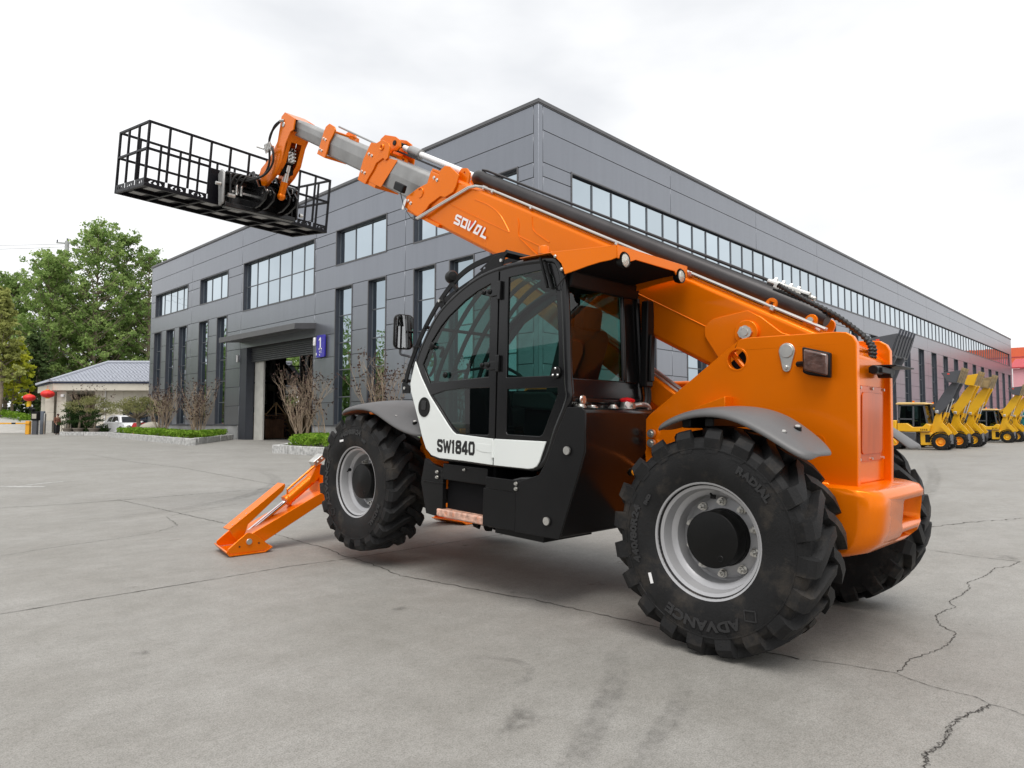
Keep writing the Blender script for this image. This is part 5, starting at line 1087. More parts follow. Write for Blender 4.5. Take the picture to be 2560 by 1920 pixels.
# rear body: two side plates, cover, bumper
SP = [(.90, 1.30), (.84, 1.37), (.158, 1.878), (.13, 1.892), (.09, 1.898), (-.47, 1.903), (-.53, 1.897), (-.57, 1.872), (-.592, 1.83), (-.605, 1.16), (-.605, .93), (-.42, .93), (-.3, 1.05), (-.25, 1.12), (0, 1.22), (.25, 1.16), (.38, 1.0), (.86, .98)]
for x0, x1, nm_ in ((-.335, -.285, 'side_plate'), (.285, .335, 'side_plate')):
    m = MB(); m.prism(SP, 'x', x0, x1, holes=[circ(.16, 1.755, .066, 28)]); m.build(nm_, O_, tele, bevel=0.012, seg=3)
m = MB(); m.prism(circ(.16, 1.755, .079, 32), 'x', -.337, -.30, holes=[circ(.16, 1.755, .066, 32)]); m.build('hole_ring', O_, tele, bevel=0.004)
m = MB(); m.prism([(-.52, 1.80), (-.565, 1.76), (-.565, .98), (-.535, .98), (-.535, 1.75), (-.505, 1.775), (-.2, 1.80), (-.2, 1.83), (-.5, 1.83)], 'x', -.284, .284); m.build('rear_cover', O_, tele, bevel=0.02, seg=3)
m = MB(); m.prism(rrect(-.235, .235, 1.12, 1.585, .02), 'y', -.572, -.566); cp = m.build('cover_panel', mt['orange_film'], tele, bevel=0.003)
m = MB(); m.prism(rrect(-.185, .195, 1.165, 1.545, .035), 'y', -.578, -.5722); m.build('pressed_frame', mt['orange_film'], cp, bevel=0.004)
for x in (-.215, .0, .215):
    for z in (1.57, 1.135): m = MB(); m.cyl((x, -.571, z), (x, -.582, z), .009, 8); m.build('screw', mt['zinc'], cp)
m = MB(); m.prism([(-.2, 1.2), (.28, 1.25), (.28, 1.35), (.0, 1.6), (-.2, 1.7), (-.5, 1.7), (-.5, 1.0), (-.2, 1.0)], 'x', -.284, .284); m.build('counterweight', O_, tele, smooth=0)
m = MB(); m.prism([(.0, 1.62), (.26, 1.60), (.30, 1.68), (.14, 1.83), (.0, 1.80)], 'x', -.27, .27); m.build('hole_shade_block', mt['dark'], tele, smooth=0); m = MB(); m.cyl((-.272, .10, 1.66), (-.272, .22, 1.80), .02, 10); m.build('inner_pipe', O_, tele)  # black block added between the plates so the round hole looks shaded
# camera on the rear cover
m = MB(); m.box(-.09, .16, -.66, -.58, 1.665, 1.70); m.cyl((-.13, -.62, 1.683), (.0, -.62, 1.683), .028, 12); m.cyl((.10, -.66, 1.675), (.10, -.58, 1.675), .035, 14); cm = m.build('rear_camera', mt['black_satin'], tele, bevel=0.004)
m = MB(); m.box(.04, .42, -.70, -.575, 1.712, 1.722); m.build('rear_camera_hood', mt['black_satin'], tele, bevel=0.003)
# bumper: rounded nose with two recessed slots
def bump(x0, x1):
    m = MB(); rows_ = []
    zs = [.985, .975, .945, .86, .76, .69, .63, .59, .572]; ins = [.06, .02, 0, 0, .008, .03, .09, .20, .32]
    for z, i_ in zip(zs, ins):
        q = []
        for t in range(9): a = rad(180 + 90 * t / 8); rr = .12; q.append((x0 + rr + rr * cos(a) + i_ * .12, -.79 + rr + rr * sin(a) + i_, z))
        for t in range(9): a = rad(270 + 90 * t / 8); rr = .36; q.append((x1 - rr + rr * cos(a) - i_ * .4, -.79 + rr + rr * sin(a) + i_, z))
        q = [(x0 + i_ * .12, -.36, z), (x0 + i_ * .12, -.5, z)] + q + [(x1 - i_ * .4, -.5, z), (x1 - i_ * .4, -.36, z)]
        rows_.append(q)
    m.grid(rows_); n = len(rows_[0]); m.f.append(tuple(range(n))); m.f.append(tuple((len(rows_) - 1) * n + k for k in reversed(range(n)))); m.f.append(tuple([i * n for i in range(len(rows_))] + [i * n + n - 1 for i in reversed(range(len(rows_)))]))
    return m
bo_ = bump(-.56, .60).build('bumper', O_, tele, bevel=0.012, seg=3, smooth=60)
def cutter(poly, y0, y1):
    m = MB(); m.prism(poly, 'y', y0, y1); o = m.build('cutter', O_); return o
cut = [rrect(-.13, .40, .748, .912, .035), rrect(-.08, .28, .655, .715, .028)]
for c_ in cut:
    o = cutter(c_, -1.0, -.55 if c_ is cut[0] else -.6); o.matrix_world = VM
    b_ = bo_.modifiers.new('slot', 'BOOLEAN'); b_.operation = 'DIFFERENCE'; b_.object = o; b_.solver = 'EXACT'
    dg = bpy.context.evaluated_depsgraph_get(); bpy.context.view_layer.update(); dg = bpy.context.evaluated_depsgraph_get()
    nm_me = bpy.data.meshes.new_from_object(bo_.evaluated_get(dg)); bo_.modifiers.clear(); bo_.data = nm_me; bpy.data.objects.remove(o)
m = MB(); m.box(.18, .26, -.62, -.56, .79, .88); m.cyl((-.02, -.6, .83), (-.02, -.56, .83), .02, 10); m.build('tow_pin', mt['zinc'], tele, bevel=0.01)
# pins, lamp on the side plate
m = MB(); pl = [(-.179 + .051 * cos(a), 1.797 + .051 * sin(a)) for a in [rad(-20 + 220 * k / 14) for k in range(15)]] + [(-.179 + .026 * cos(a), 1.693 + .028 * sin(a)) for a in [rad(195 + 150 * k / 8) for k in range(9)]]
m.prism(pl, 'x', -.347, -.336); pp = m.build('pin_plate', mt['zinc'], tele, bevel=0.002)
m = MB(); m.cyl((-.347, -.179, 1.797), (-.356, -.179, 1.797), .043, 28); m.cyl((-.347, -.179, 1.693), (-.362, -.179, 1.693), .013, 6); m.build('pin', mt['zinc'], pp, bevel=0.002)
m = MB(); m.prism([(-.295, 1.815), (-.30, 1.655), (-.335, 1.64), (-.465, 1.62), (-.465, 1.772)], 'x', -.40, -.36); tl = m.build('tail_lamp', mt['black_satin'], tele, bevel=0.01)
m = MB(); m.prism([(-.312, 1.80), (-.314, 1.668), (-.458, 1.632), (-.458, 1.762)], 'x', -.425, -.401); m.build('lens', mt['taillamp'], tl, bevel=0.012)
m = MB(); m.cyl((-.34, -.25, 1.712), (-.38, -.31, 1.712), .018, 10); m.build('lamp_arm', mt['black_satin'], tl)
m = MB(); m.prism([(-.295, 1.815), (-.30, 1.655), (-.465, 1.62), (-.465, 1.772)], 'x', .40, .44); tl2 = m.build('tail_lamp', mt['black_satin'], tele, bevel=0.01)
m = MB(); m.prism([(-.36, 1.80), (-.36, 1.668), (-.47, 1.64), (-.47, 1.77)], 'x', .345, .47); m.build('lens', mt['taillamp'], tl2, bevel=0.01)
m = MB(); m.prism(circ(-.37, 1.23, .05, 28), 'x', -.3375, -.33, holes=[circ(-.37, 1.23, .044, 28)]); m.cyl((-.337, -.375, 1.23), (-.334, -.375, 1.23), .012, 12); m.build('round_recess', O_, tele)
m = MB(); m.cyl((-.3375, -.372, 1.228), (-.3385, -.372, 1.228), .012, 14); m.build('recess_hole', mt['decal_black'], tele)
m = MB(); m.prism([(.42, 1.425), (.187, 1.507), (.187, 1.40), (.42, 1.36)], 'x', -.44, -.336); m.build('mudguard_bracket', mt['orange'], tele, bevel=0.004)
m = MB(); m.box(-.95, -.34, -.01, .05, 1.31, 1.37); m.box(-.95, -.34, .14, .2, 1.30, 1.36); m.prism([(.0, 1.15), (.22, 1.15), (.12, 1.40), (.04, 1.40)], 'x', -.75, -.68); m.build('mudguard_arm', mt['black_satin'], tele, bevel=0.01)
for y, z in ((.80, 1.235), (.80, 1.165)): m = MB(); m.cyl((-.35, y, z), (-.375, y, z), .03, 20); m.cyl((-.375, y, z), (-.385, y, z), .017, 6); m.build('pin', mt['zinc'], tele)

# mudguards
def mudguard(st, label=None, mirror=False, cxm=.045):
    """st: (y, z_in, z_ridge, z_lip, x_in, x_ridge, x_lip)"""
    m = MB(); rows_ = []; ns = len(st)
    for i, (y, zi, zr, zl, xi, xr, xl) in enumerate(st):
        h_ = .036; e = .5 if i in (0, ns - 1) else 1.0
        top = [(xi, zi), (xi * .5 + xr * .5, zi * .45 + zr * .55 + .004), (xr, zr), (xr * .45 + xl * .55, zr * .62 + zl * .38 + .006), (xl + .03, zl + .02), (xl, zl - .004)]
        pts = [(p[0], y, p[1]) for p in top] + [(xl + .003, y, zl - .034 * e), (xl + .04, y, zl - .034 * e + .006)] + [(p[0] + (.01 if k else 0), y, p[1] - h_ * e) for k, p in enumerate(reversed(top[:4]))]
        if mirror: pts = [(2 * cxm - p[0], p[1], p[2]) for p in pts]
        rows_.append(pts)
    m.grid(rows_, True); n = len(rows_[0]); m.f.append(tuple(range(n))); m.f.append(tuple((ns - 1) * n + k for k in reversed(range(n))))
    o = m.build('mudguard', mt['fender'], tele, smooth=180, recalc=True)
    ss = o.modifiers.new('ss', 'SUBSURF'); ss.levels = 2; ss.render_levels = 2; return o
rear = [(.365, 1.285, 1.290, 1.283, -.82, -.90, -.98), (.30, 1.345, 1.345, 1.322, -.66, -.82, -1.02), (.16, 1.405, 1.412, 1.382, -.62, -.80, -1.03), (0, 1.435, 1.442, 1.408, -.61, -.79, -1.03), (-.16, 1.437, 1.440, 1.388, -.61, -.79, -1.03), (-.30, 1.40, 1.405, 1.328, -.61, -.80, -1.03), (-.40, 1.345, 1.348, 1.275, -.62, -.81, -1.03), (-.485, 1.285, 1.29, 1.225, -.63, -.82, -1.025), (-.54, 1.24, 1.243, 1.198, -.64, -.82, -1.02), (-.572, 1.208, 1.21, 1.186, -.66, -.83, -1.0), (-.585, 1.19, 1.192, 1.18, -.69, -.84, -.97)]
front = [(y_ + 0, a, b, c, d, e, f) for y_, a, b, c, d, e, f in [(3.985, 1.29, 1.30, 1.285, -.62, -.80, -.98), (3.93, 1.355, 1.36, 1.325, -.6, -.8, -1.03), (3.78, 1.40, 1.405, 1.36, -.6, -.79, -1.035), (3.6, 1.43, 1.435, 1.375, -.6, -.79, -1.035), (3.4, 1.44, 1.445, 1.36, -.6, -.79, -1.035), (3.22, 1.44, 1.44, 1.29, -.6, -.79, -1.035), (3.05, 1.42, 1.42, 1.225, -.6, -.78, -1.035), (2.90, 1.38, 1.37, 1.185, -.6, -.78, -1.035), (2.74, 1.28, 1.27, 1.16, -.62, -.8, -1.03), (2.66, 1.2, 1.2, 1.15, -.65, -.82, -.98)]]
for st in (rear, front):
    mudguard(st); mudguard(st, mirror=True)
for y, x, z in ((-.415, -.93, 1.294), (-.44, -.80, 1.322), (3.10, -.955, 1.293), (2.84, -.95, 1.248)):
    m = MB(); m.cyl((x, y, z - .02), (x - .006, y - .003, z + .006), .021, 16); b_ = m.build('bolt_recess', mt['black_satin'], tele); m = MB(); m.cyl((x - .004, y - .002, z + .0), (x - .010, y - .005, z + .014), .015, 6); m.build('bolt', mt['zinc'], b_)
m = MB(); m.prism([(3.35, 1.02), (3.55, 1.02), (3.9, 1.26), (3.9, 1.32), (3.3, 1.38), (3.3, 1.2)], 'x', -.66, -.6); m.box(-.95, -.6, 3.5, 3.56, 1.30, 1.36); m.build('mudguard_arm', O_, tele, bevel=0.01)

# hydraulic/fuel tank and side panels on the left
m = MB(); m.prism([(1.0, 1.40), (.90, 1.41), (.868, 1.39), (.862, 1.12), (.918, .94), (1.065, .515), (1.785, .495), (1.82, .525), (1.826, .80), (1.45, .90), (1.25, .92), (1.17, 1.08)], 'x', -1.052, -.16); m.build('tank', mt['black'], tele, bevel=0.015)
m = MB(); m.prism([(1.012, 1.41), (.890, 1.415), (.860, 1.39), (.857, 1.118), (.913, .938), (1.060, .51), (1.48, .503), (1.48, .86), (1.26, .93), (1.19, 1.03), (1.10, 1.24)], 'x', -1.064, -1.053); m.build('side_panel', mt['black_satin'], tele, bevel=0.004)
MB().box(-1.063, -1.04, 1.205, 1.8, .79, .873).build('side_panel', mt['black_satin'], tele, bevel=0.004); MB().box(-1.058, -1.03, 1.485, 1.83, .505, .785).build('side_panel', mt['black_satin'], tele, bevel=0.004)
m = MB(); m.prism([(2.60, .955), (2.53, .92), (2.36, .89), (2.352, .55), (2.445, .492), (2.565, .50), (2.645, .755)], 'x', -1.02, -.98); m.box(-1.03, -1.0, 2.345, 2.60, .765, .772); m.build('side_panel', mt['black_satin'], tele, bevel=0.004)
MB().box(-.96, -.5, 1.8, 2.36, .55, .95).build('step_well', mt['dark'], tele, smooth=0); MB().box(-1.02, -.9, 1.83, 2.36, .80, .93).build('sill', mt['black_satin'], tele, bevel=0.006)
MB().box(-1.03, -.8, 1.84, 2.42, .495, .56).build('step', mt['taped'], tele, bevel=0.012)
MB().box(-.95, -.4, 1.3, 1.8, .44, .5).build('belly_plate', mt['black_satin'], tele, smooth=0)
for y, z, r_, mm_ in ((.997, 1.118, .028, 'zinc'), (1.166, .623, .028, 'zinc'), (2.354 + .06, .857, .011, 'zinc'), (2.352 + .06, .814, .011, 'zinc'), (1.473, .861 - .01, .011, 'zinc'), (1.472, .814, .011, 'zinc'), (2.08, .90, .008, 'zinc')):
    x = -1.065 if y < 1.6 else -1.03
    m = MB(); m.cyl((x, y, z), (x - .008, y, z), r_ * 1.25, 18); b_ = m.build('bolt', mt['black'] if r_ > .02 else mt[mm_], tele); m = MB(); m.cyl((x - .008, y, z), (x - .018, y, z), r_, 18 if r_ > .02 else 6); m.build('bolt_head', mt[mm_], b_)
for x, z in ((-.45, 1.05), (-.44, .95), (-.42, 1.16)):
    m = MB(); m.cyl((x, .935, z), (x, .90, z), .03, 16); b_ = m.build('rear_plug', mt['black'], tele); m = MB(); m.cyl((x, .90, z), (x, .893, z), .021, 16); m.build('plug_face', mt['lorange'] if z < 1.1 else mt['hub'], b_)
m = MB(); m.prism([(-.18, 1.40), (-.13, 1.40), (-.10, 1.36), (-.10, 1.30), (-.18, 1.28)], 'y', .872, .884); m.build('tank_lug', mt['black'], tele, bevel=0.003)
# caps on the tank: breather, filler, filter with red cover and gauge
def cap(x, y, h, r_): m = MB(); m.lathe([(0, 0), (r_ * 1.25, 0), (r_ * 1.25, .012), (r_, .016), (r_, h), (r_ * .7, h + .012), (0, h + .012)], 18, Matrix.Translation((x, y, 1.405)) @ Matrix.Rotation(rad(-90), 4, 'Y')); return m
c1_ = cap(-.93, 1.0, .02, .03); c1_.cyl((-.93, 1.0, 1.42), (-.93, 1.0, 1.455), .012, 8); c1_.tube([(-.93 + .026 * cos(a), .985, 1.462 + .026 * sin(a)) for a in [2 * pi * k / 14 for k in range(14)]], .008, 6, True); c1_.box(-.945, -.915, .975, 1.0, 1.44, 1.49); c1_.build('tank_cap', mt['zinc'], tele)
cap(-.80, 1.0, .012, .03).build('tank_cap', mt['zinc'], tele)
cap(-.60, .97, .02, .03).build('tank_cap', mt['zinc'], tele)
m = cap(-.42, .98, .055, .05); m.cyl((-.42, .93, 1.43), (-.42, .915, 1.43), .02, 14); m.cyl((-.37, .97, 1.43), (-.27, .97, 1.44), .024, 12); m.tube(smooth_path([(-.27, .97, 1.44), (-.20, .95, 1.43), (-.185, .94, 1.37), (-.185, .94, 1.30)], 5), .026, 12); m.build('return_filter', mt['zinc'], tele)
m = MB(); m.lathe([(.058, .055), (.062, .07), (.05, .078), (.03, .085), (0, .09)], 9, Matrix.Translation((-.42, .98, 1.405)) @ Matrix.Rotation(rad(-90), 4, 'Y')); m.build('filter_cover', mt['red'], tele, smooth=0)
m = MB(); m.cyl((-.495, .93, 1.44), (-.495, .918, 1.44), .022, 16); m.build('gauge', mt['decal_white'], tele)
# right hand engine cover
m = MB(); m.prism([(.75, .85), (.75, 1.45), (1.0, 1.66), (2.9, 1.62), (3.05, 1.3), (3.05, .85)], 'x', .48, 1.02); m.build('engine_cover', O_, tele, bevel=0.03); MB().box(.35, 1.03, .9, 2.9, .5, .84).build('engine_skirt', mt['black_satin'], tele, bevel=0.02)

# ---- boom. Frame: u along, v up square to it
BA = rad(26.2); BO = Vector((0, .467, 1.721)); BU = Vector((0, cos(BA), sin(BA))); BV = Vector((0, -sin(BA), cos(BA))); XB = .06
def B(p): return BO + Vector((p[0], 0, 0)) + BU * p[1] + BV * p[2]
def bprism(poly, x0, x1, holes=()):
    m = MB(); m.prism(poly, 'x', x0, x1, holes); return m.mapv(B)
def section(hw, v0, v1, vm, u0, u1, name, mat, taper=.03):
    m = MB(); pr = [(-hw, v1 - .03), (-hw, vm), (-hw + taper, v0 + .02), (-hw + taper + .02, v0), (hw - taper - .02, v0), (hw - taper, v0 + .02), (hw, vm), (hw, v1 - .03), (hw - .03, v1), (-hw + .03, v1)]
    rows_ = [[(XB + p[0], u, p[1]) for p in pr] for u in (u0, u1)]; m.grid(rows_, True); m.f.append(tuple(range(10))); m.f.append(tuple(10 + k for k in range(10))); return m.mapv(B).build(name, mat, tele, bevel=0.008, smooth=4)
m = MB(); hw = .2; pr = [(-hw, .50), (-hw, .25), (-hw + .025, .02), (-hw + .05, 0), (hw - .05, 0), (hw - .025, .02), (hw, .25), (hw, .50), (hw - .03, .53), (-hw + .03, .53)]
prr = [(p[0], max(p[1], .30)) for p in pr]
rows_ = [[(XB + p[0], -.85, p[1]) for p in prr], [(XB + p[0], -.62, max(p[1], .22)) for p in pr], [(XB + p[0], -.15, p[1]) for p in pr], [(XB + p[0], 3.92, p[1]) for p in pr]]
m.grid(rows_, True); m.f.append(tuple(range(10))); m.f.append(tuple(30 + k for k in range(10))); boom = m.mapv(B).build('boom_base', O_, tele, bevel=0.012, seg=3)
section(.165, .115, .465, .30, 2.5, 5.2, 'boom_section', mt['galv'])
section(.14, .155, .455, .31, 4.5, 6.4, 'boom_section', mt['galv'])
section(.115, .20, .425, .32, 5.8, 7.45, 'boom_section', mt['galv'])
def collar(poly, hw, name='boom_collar', zt=None, th=.02):
    pl_ = bprism(poly, XB - hw - th, XB - hw).build(name, O_, tele, bevel=0.004); bprism(poly, XB + hw, XB + hw + th).build(name, O_, tele, bevel=0.004); return pl_
col1 = [(4.17, .03), (4.18, .145), (4.14, .176), (4.02, .28), (3.82, .409), (3.74, .47), (3.73, .551), (3.68, .604), (3.60, .615), (3.54, .602), (3.41, .572), (3.40, .457), (3.42, .388), (3.52, .31), (3.6, .30), (3.74, .174), (3.76, .125), (3.83, .039), (3.88, .005)]
cl1 = collar(col1, .2)
col2 = [(5.31, .059), (5.31, .307), (5.27, .445), (5.24, .529), (5.12, .547), (5.03, .606), (4.87, .599), (4.83, .565), (4.80, .446), (4.84, .405), (4.9, .418), (5.01, .331), (5.03, .255), (5.09, .132), (5.12, .054)]
cl2 = collar(col2, .168)
col3 = [(6.51, .118), (6.49, .277), (6.48, .422), (6.46, .491), (6.39, .542), (6.25, .53), (6.2, .498), (6.23, .407), (6.27, .33), (6.27, .2), (6.28, .115)]
cl3 = collar(col3, .142)
# box frames behind the collar plates
for u0, u1, hw_, v0, v1, par in ((3.5, 4.12, .2, -.005, .03, cl1), (4.92, 5.28, .168, .06, .11, cl2), (6.28, 6.5, .142, .115, .15, cl3), (3.55, 3.9, .2, .505, .53, cl1), (4.95, 5.22, .168, .47, .5, cl2), (6.28, 6.48, .142, .457, .48, cl3)):
    m = MB(); m.box(XB - hw_, XB + hw_, u0, u1, v0, v1); m.mapv(B).build('collar_frame', O_, par, bevel=0.003)
m = MB(); m.prism([(4.8, .10), (5.1, .10), (5.02, .34), (4.9, .43), (4.62, .46), (4.7, .3)], 'x', XB - .172, XB - .166); m.mapv(B).build('collar_backing', O_, cl2, bevel=0.002)
for par, hw_, pts_ in ((cl1, .22, [(3.79, .45), (3.73, .44), (4.12, .11), (4.06, .10)]), (cl2, .188, [(5.21, .396), (5.14, .392), (5.26, .174), (5.19, .173)]), (cl3, .162, [(6.43, .34), (6.37, .335), (6.46, .19), (6.40, .185)])):
    for u, v in pts_:
        m = MB(); m.cyl((XB - hw_, u, v), (XB - hw_ - .006, u, v), .019, 14); m.cyl((XB - hw_ - .006, u, v), (XB - hw_ - .014, u, v), .013, 6); m.mapv(B).build('bolt', mt['zinc'], par)
m = MB(); m.tube([(XB - .222, 3.95 + .05 * cos(a), .245 + .05 * sin(a)) for a in [rad(30 + 230 * k / 14) for k in range(15)]], .008, 6); m.mapv(B).build('pressed_arc', O_, cl1)
m = MB(); m.tube([(XB - .19, 4.98 + .03 * cos(a), .525 + .03 * sin(a)) for a in [2 * pi * k / 16 for k in range(16)]], .012, 6, True); m.mapv(B).build('boss', O_, cl2)
# reinforcement and pivot of the boom foot
rp_ = [(-.60, .46), (-.38, .43), (-.2, .47), (-.09, .475), (.12, .33), (.15, .29), (.16, .24), (.13, .186), (-.04, .09), (-.2, .06), (-.45, .2), (-.62, .32)]
bprism(rp_, XB - .216, XB - .2005).build('foot_plate', O_, tele, bevel=0.004)
pv = B((0, -.16, .335)); m = MB(); m.cyl((XB - .245, pv.y, pv.z), (XB + .245, pv.y, pv.z), .085, 28); bs = m.build('pivot_boss', O_, tele, bevel=0.004)
m = MB(); m.prism([(pv.y + (.047 if k % 4 else .052) * cos(2 * pi * k / 24), pv.z + (.047 if k % 4 else .038) * sin(2 * pi * k / 24)) for k in range(24)], 'x', XB - .262, XB - .246); m.cyl((XB - .262, pv.y, pv.z), (XB - .27, pv.y, pv.z), .026, 18); m.cyl((XB - .262, pv.y + .02, pv.z + .03), (XB - .274, pv.y + .02, pv.z + .03), .01, 6); m.build('pivot_pin', mt['zinc'], bs)
for u in (-.2, -.5):
    pl_ = [(u - .045, .5), (u + .045, .5), (u + .04, .575)] + [(u + .038 * cos(a), .575 + .038 * sin(a)) for a in [rad(20 * k) for k in range(1, 9)]] + [(u - .04, .575)]
    lg = bprism(pl_, XB - .165, XB - .145, [circ(u, .572, .016 if u > -.3 else .01, 14)]).build('cylinder_lug', O_, tele, bevel=0.003); bprism(pl_, XB + .145, XB + .165).build('cylinder_lug', O_, tele, bevel=0.003)
    if u < -.3: m = MB(); m.cyl((XB - .185, u, .572), (XB - .165, u, .572), .02, 12); m.mapv(B).build('pin', mt['zinc'], lg)
# extension cylinder on top
m = MB(); m.lathe([(0, 3.42), (.075, 3.42), (.083, 3.40), (.083, 3.32), (.078, 3.30), (.078, -.38), (.07, -.46), (.05, -.52), (0, -.52)], 28, Matrix.Rotation(0, 4, 'X')); m.mapv(lambda p: (XB + .03 + p[1], p[0], .605 + p[2])); m.mapv(B).build('extension_cylinder', mt['tube'], tele, smooth=50)
m = MB(); m.tube([(XB + .03, 3.38, .695), (XB + .03, 3.30, .705), (XB + .03, .0, .705), (XB + .03, -.1, .69)], .012, 8); m.mapv(B).build('cylinder_pipe', mt['tube'], tele)
m = MB(); m.cyl((XB + .03, 3.4, .605), (XB + .03, 4.86, .605), .034, 16); m.mapv(B).build('extension_rod', mt['decal_white'], tele); m = MB(); m.cyl((XB + .03, 4.50, .605), (XB + .03, 4.72, .605), .055, 16); m.mapv(B).build('rod_coupling', mt['galv'], tele)
for x in (-.06, .10):
    bprism([(5.25, .46), (5.27, .60), (5.2, .665), (4.98, .69), (4.86, .67), (4.82, .60), (4.86, .55), (4.95, .53), (4.98, .46)], XB + x, XB + x + .02, [circ(4.95, .62, .03, 16)]).build('rod_bracket', O_, tele, bevel=0.003)
m = MB(); m.cyl((XB - .07, 4.95, .62), (XB + .13, 4.95, .62), .03, 16); m.mapv(B).build('pin', mt['hub'], tele)
m = MB()
for i in range(38):
    u = 3.78 + i * .031; m.box(XB - .05, XB + .0, u, u + .024, .535 + (.006 if i % 2 else 0), .555)
m.mapv(B).build('leaf_chain', mt['tube'], tele, smooth=0)
m = MB(); m.cyl((XB - .04, 5.3, .525), (XB - .04, 6.35, .545), .012, 8); m.mapv(B).build('extension_tie_rod', mt['galv'], tele)
for u in (5.95, 4.78):
    bprism([(u - .12, .455), (u - .1, .50), (u + .0, .51), (u + .1, .50), (u + .12, .455)], XB - .02, XB, [rrect(u - .06, u + .02, .465, .495, .012, 3)]).build('lifting_lug', O_, tele, bevel=0.002)
bprism([(3.3, .52), (3.33, .63), (3.4, .66), (3.48, .64), (3.52, .52)], XB - .16, XB - .14, [circ(3.41, .61, .014, 12)]).build('cylinder_lug', O_, tele, bevel=0.003)
# two steel pipes along the boom side and top edge
for k in (0, 1):
    o = .026 * k; path = [(XB - .226, 3.88 - o, -.02), (XB - .226, 3.84 - o, .01), (XB - .222, 3.2 - o, .50), (XB - .215, 3.12 - o, .535), (XB - .19 + o * .5, 3.03, .552 - o * .3), (XB - .185 + o, 2.8, .556), (XB - .185 + o, -.62, .556)]
    m = MB(); m.tube(path, .011, 8); m.mapv(B).build('boom_pipe', mt['pipe'], tele)
for u in (3.0, 2.86, 2.28, 1.2, .45, -.25): m = MB(); m.box(XB - .198, XB - .15, u, u + .03, .535, .568); m.mapv(B).build('pipe_clamp', mt['zinc'], tele, bevel=0.003)
m = MB(); m.tube(smooth_path([(XB - .2, 2.86, .54), (XB - .203, 2.9, .53)], 3), .006, 6); m.mapv(B)
# weld seams and pressed grooves on the boom side
def seam(pts_, r_=.006, mat=O_): m = MB(); m.tube(smooth_path([(XB - .2 - .0005, p[0], p[1]) for p in pts_], 6), r_, 6); m.mapv(B).build('weld_seam', mat, boom)
seam([(3.08, .411), (2.85, .413), (2.66, .38), (2.5, .299), (2.45, .267)], .005); seam([(2.40, .41), (2.36, .36), (2.31, .27), (2.2, .235), (2.01, .19)], .007); seam([(2.23, .479), (2.20, .42), (2.14, .366), (2.02, .345), (1.92, .33)], .006)
seam([(3.42, .262), (2.9, .262), (2.45, .262)], .004); seam([(2.3, .27), (1.0, .258), (.15, .25)], .005)
# lettering on the boom: thick-stroke capitals, the V with a red tick
lt = MB(); rdm = MB()
def stroke(mbb, pts_, ox, closed=False, w_=.24):
    Lf, Rt = strip2d(pts_, w_, closed); n = len(Lf); h_ = .098; sx = .098
    for i in range(n if closed else n - 1):
        j = (i + 1) % n; q = [Lf[i], Lf[j], Rt[j], Rt[i]]
        mbb.add([(XB - .2035, 3.275 - (p.x + ox) * sx, .108 + p.y * h_) for p in q], [(0, 1, 2, 3)])
stroke(lt, [(1.0, .9), (.2, .9), (.1, .8), (.12, .55), (.85, .45), (.9, .2), (.8, .1), (0, .1)], 0)
stroke(lt, [(.12, .88), (.88, .88), (.88, .12), (.12, .12)], 1.17, True)
stroke(lt, [(.1, 1.0), (.1, .2), (.2, .1), (.42, .1), (.95, 1.22)], 2.35)
stroke(rdm, [(.36, .42), (.66, 1.06)], 2.33, w_=.26)
stroke(lt, [(.38, .88), (.95, .88), (.7, .12), (.12, .12)], 3.42, True)
stroke(lt, [(.2, 1.02), (-.02, .1), (.8, .1)], 4.75)
lt.mapv(B).build('lettering', mt['decal_white'], boom, smooth=0, recalc=False); rdm.mapv(B).build('lettering_tick', mt['decal_red'], boom, smooth=0, recalc=False)
# side lamp and plate at collar 1
m = MB(); m.box(XB - .30, XB - .25, 4.17, 4.36, .165, .255); m.mapv(B).build('boom_lamp', mt['black_satin'], tele, bevel=0.012); m = MB(); m.tube(smooth_path([(XB - .26, 4.25, .165), (XB - .24, 4.23, .11), (XB - .24, 4.12, .03), (XB - .235, 3.95, -.04), (XB - .2, 3.86, -.03)], 6), .005, 6); m.mapv(B).build('lamp_cable', mt['hose'], tele)
m = MB(); m.box(XB - .243, XB - .236, 4.13, 4.17, .0, .12); m.mapv(B).build('lamp_bracket', mt['decal_white'], tele, bevel=0.002)
# hose fittings and ribbed hoses at the boom foot
m = MB(); m.box(XB + .0, XB + .1, -.28, -.08, .66, .70); m.cyl((XB + .02, -.02, .70), (XB + .02, -.34, .715), .018, 10); m.cyl((XB + .08, -.02, .71), (XB + .08, -.36, .70), .016, 10)
for k in range(4): m.cyl((XB + .03, -.06 - k * .06, .69), (XB + .06, -.05 - k * .06, .735), .014, 6)
m.mapv(B).build('hose_fitting', mt['zinc'], tele); m = MB(); m.box(XB - .03, XB + .1, -.3, -.1, .675 - .04, .675 - .005); m.mapv(B).build('fitting_block', mt['black_satin'], tele, bevel=0.003)
for k in range(2):
    P = smooth_path([(XB - .02 + .05 * k, -.12 - .03 * k, .70 - .01 * k), (XB - .02 + .06 * k, -.35, .675 - .02 * k), (XB - .01 + .06 * k, -.62, .645 - .015 * k), (XB - .005 + .06 * k, -.85, .56), (XB + .06 * k, -.9, .40)], 34)
    m = MB(); m.tube(P, [.0165 + .0035 * sin(i * 1.6) for i in range(len(P))], 8); m.mapv(B).build('spiral_hose', mt['hose'], tele, smooth=60)

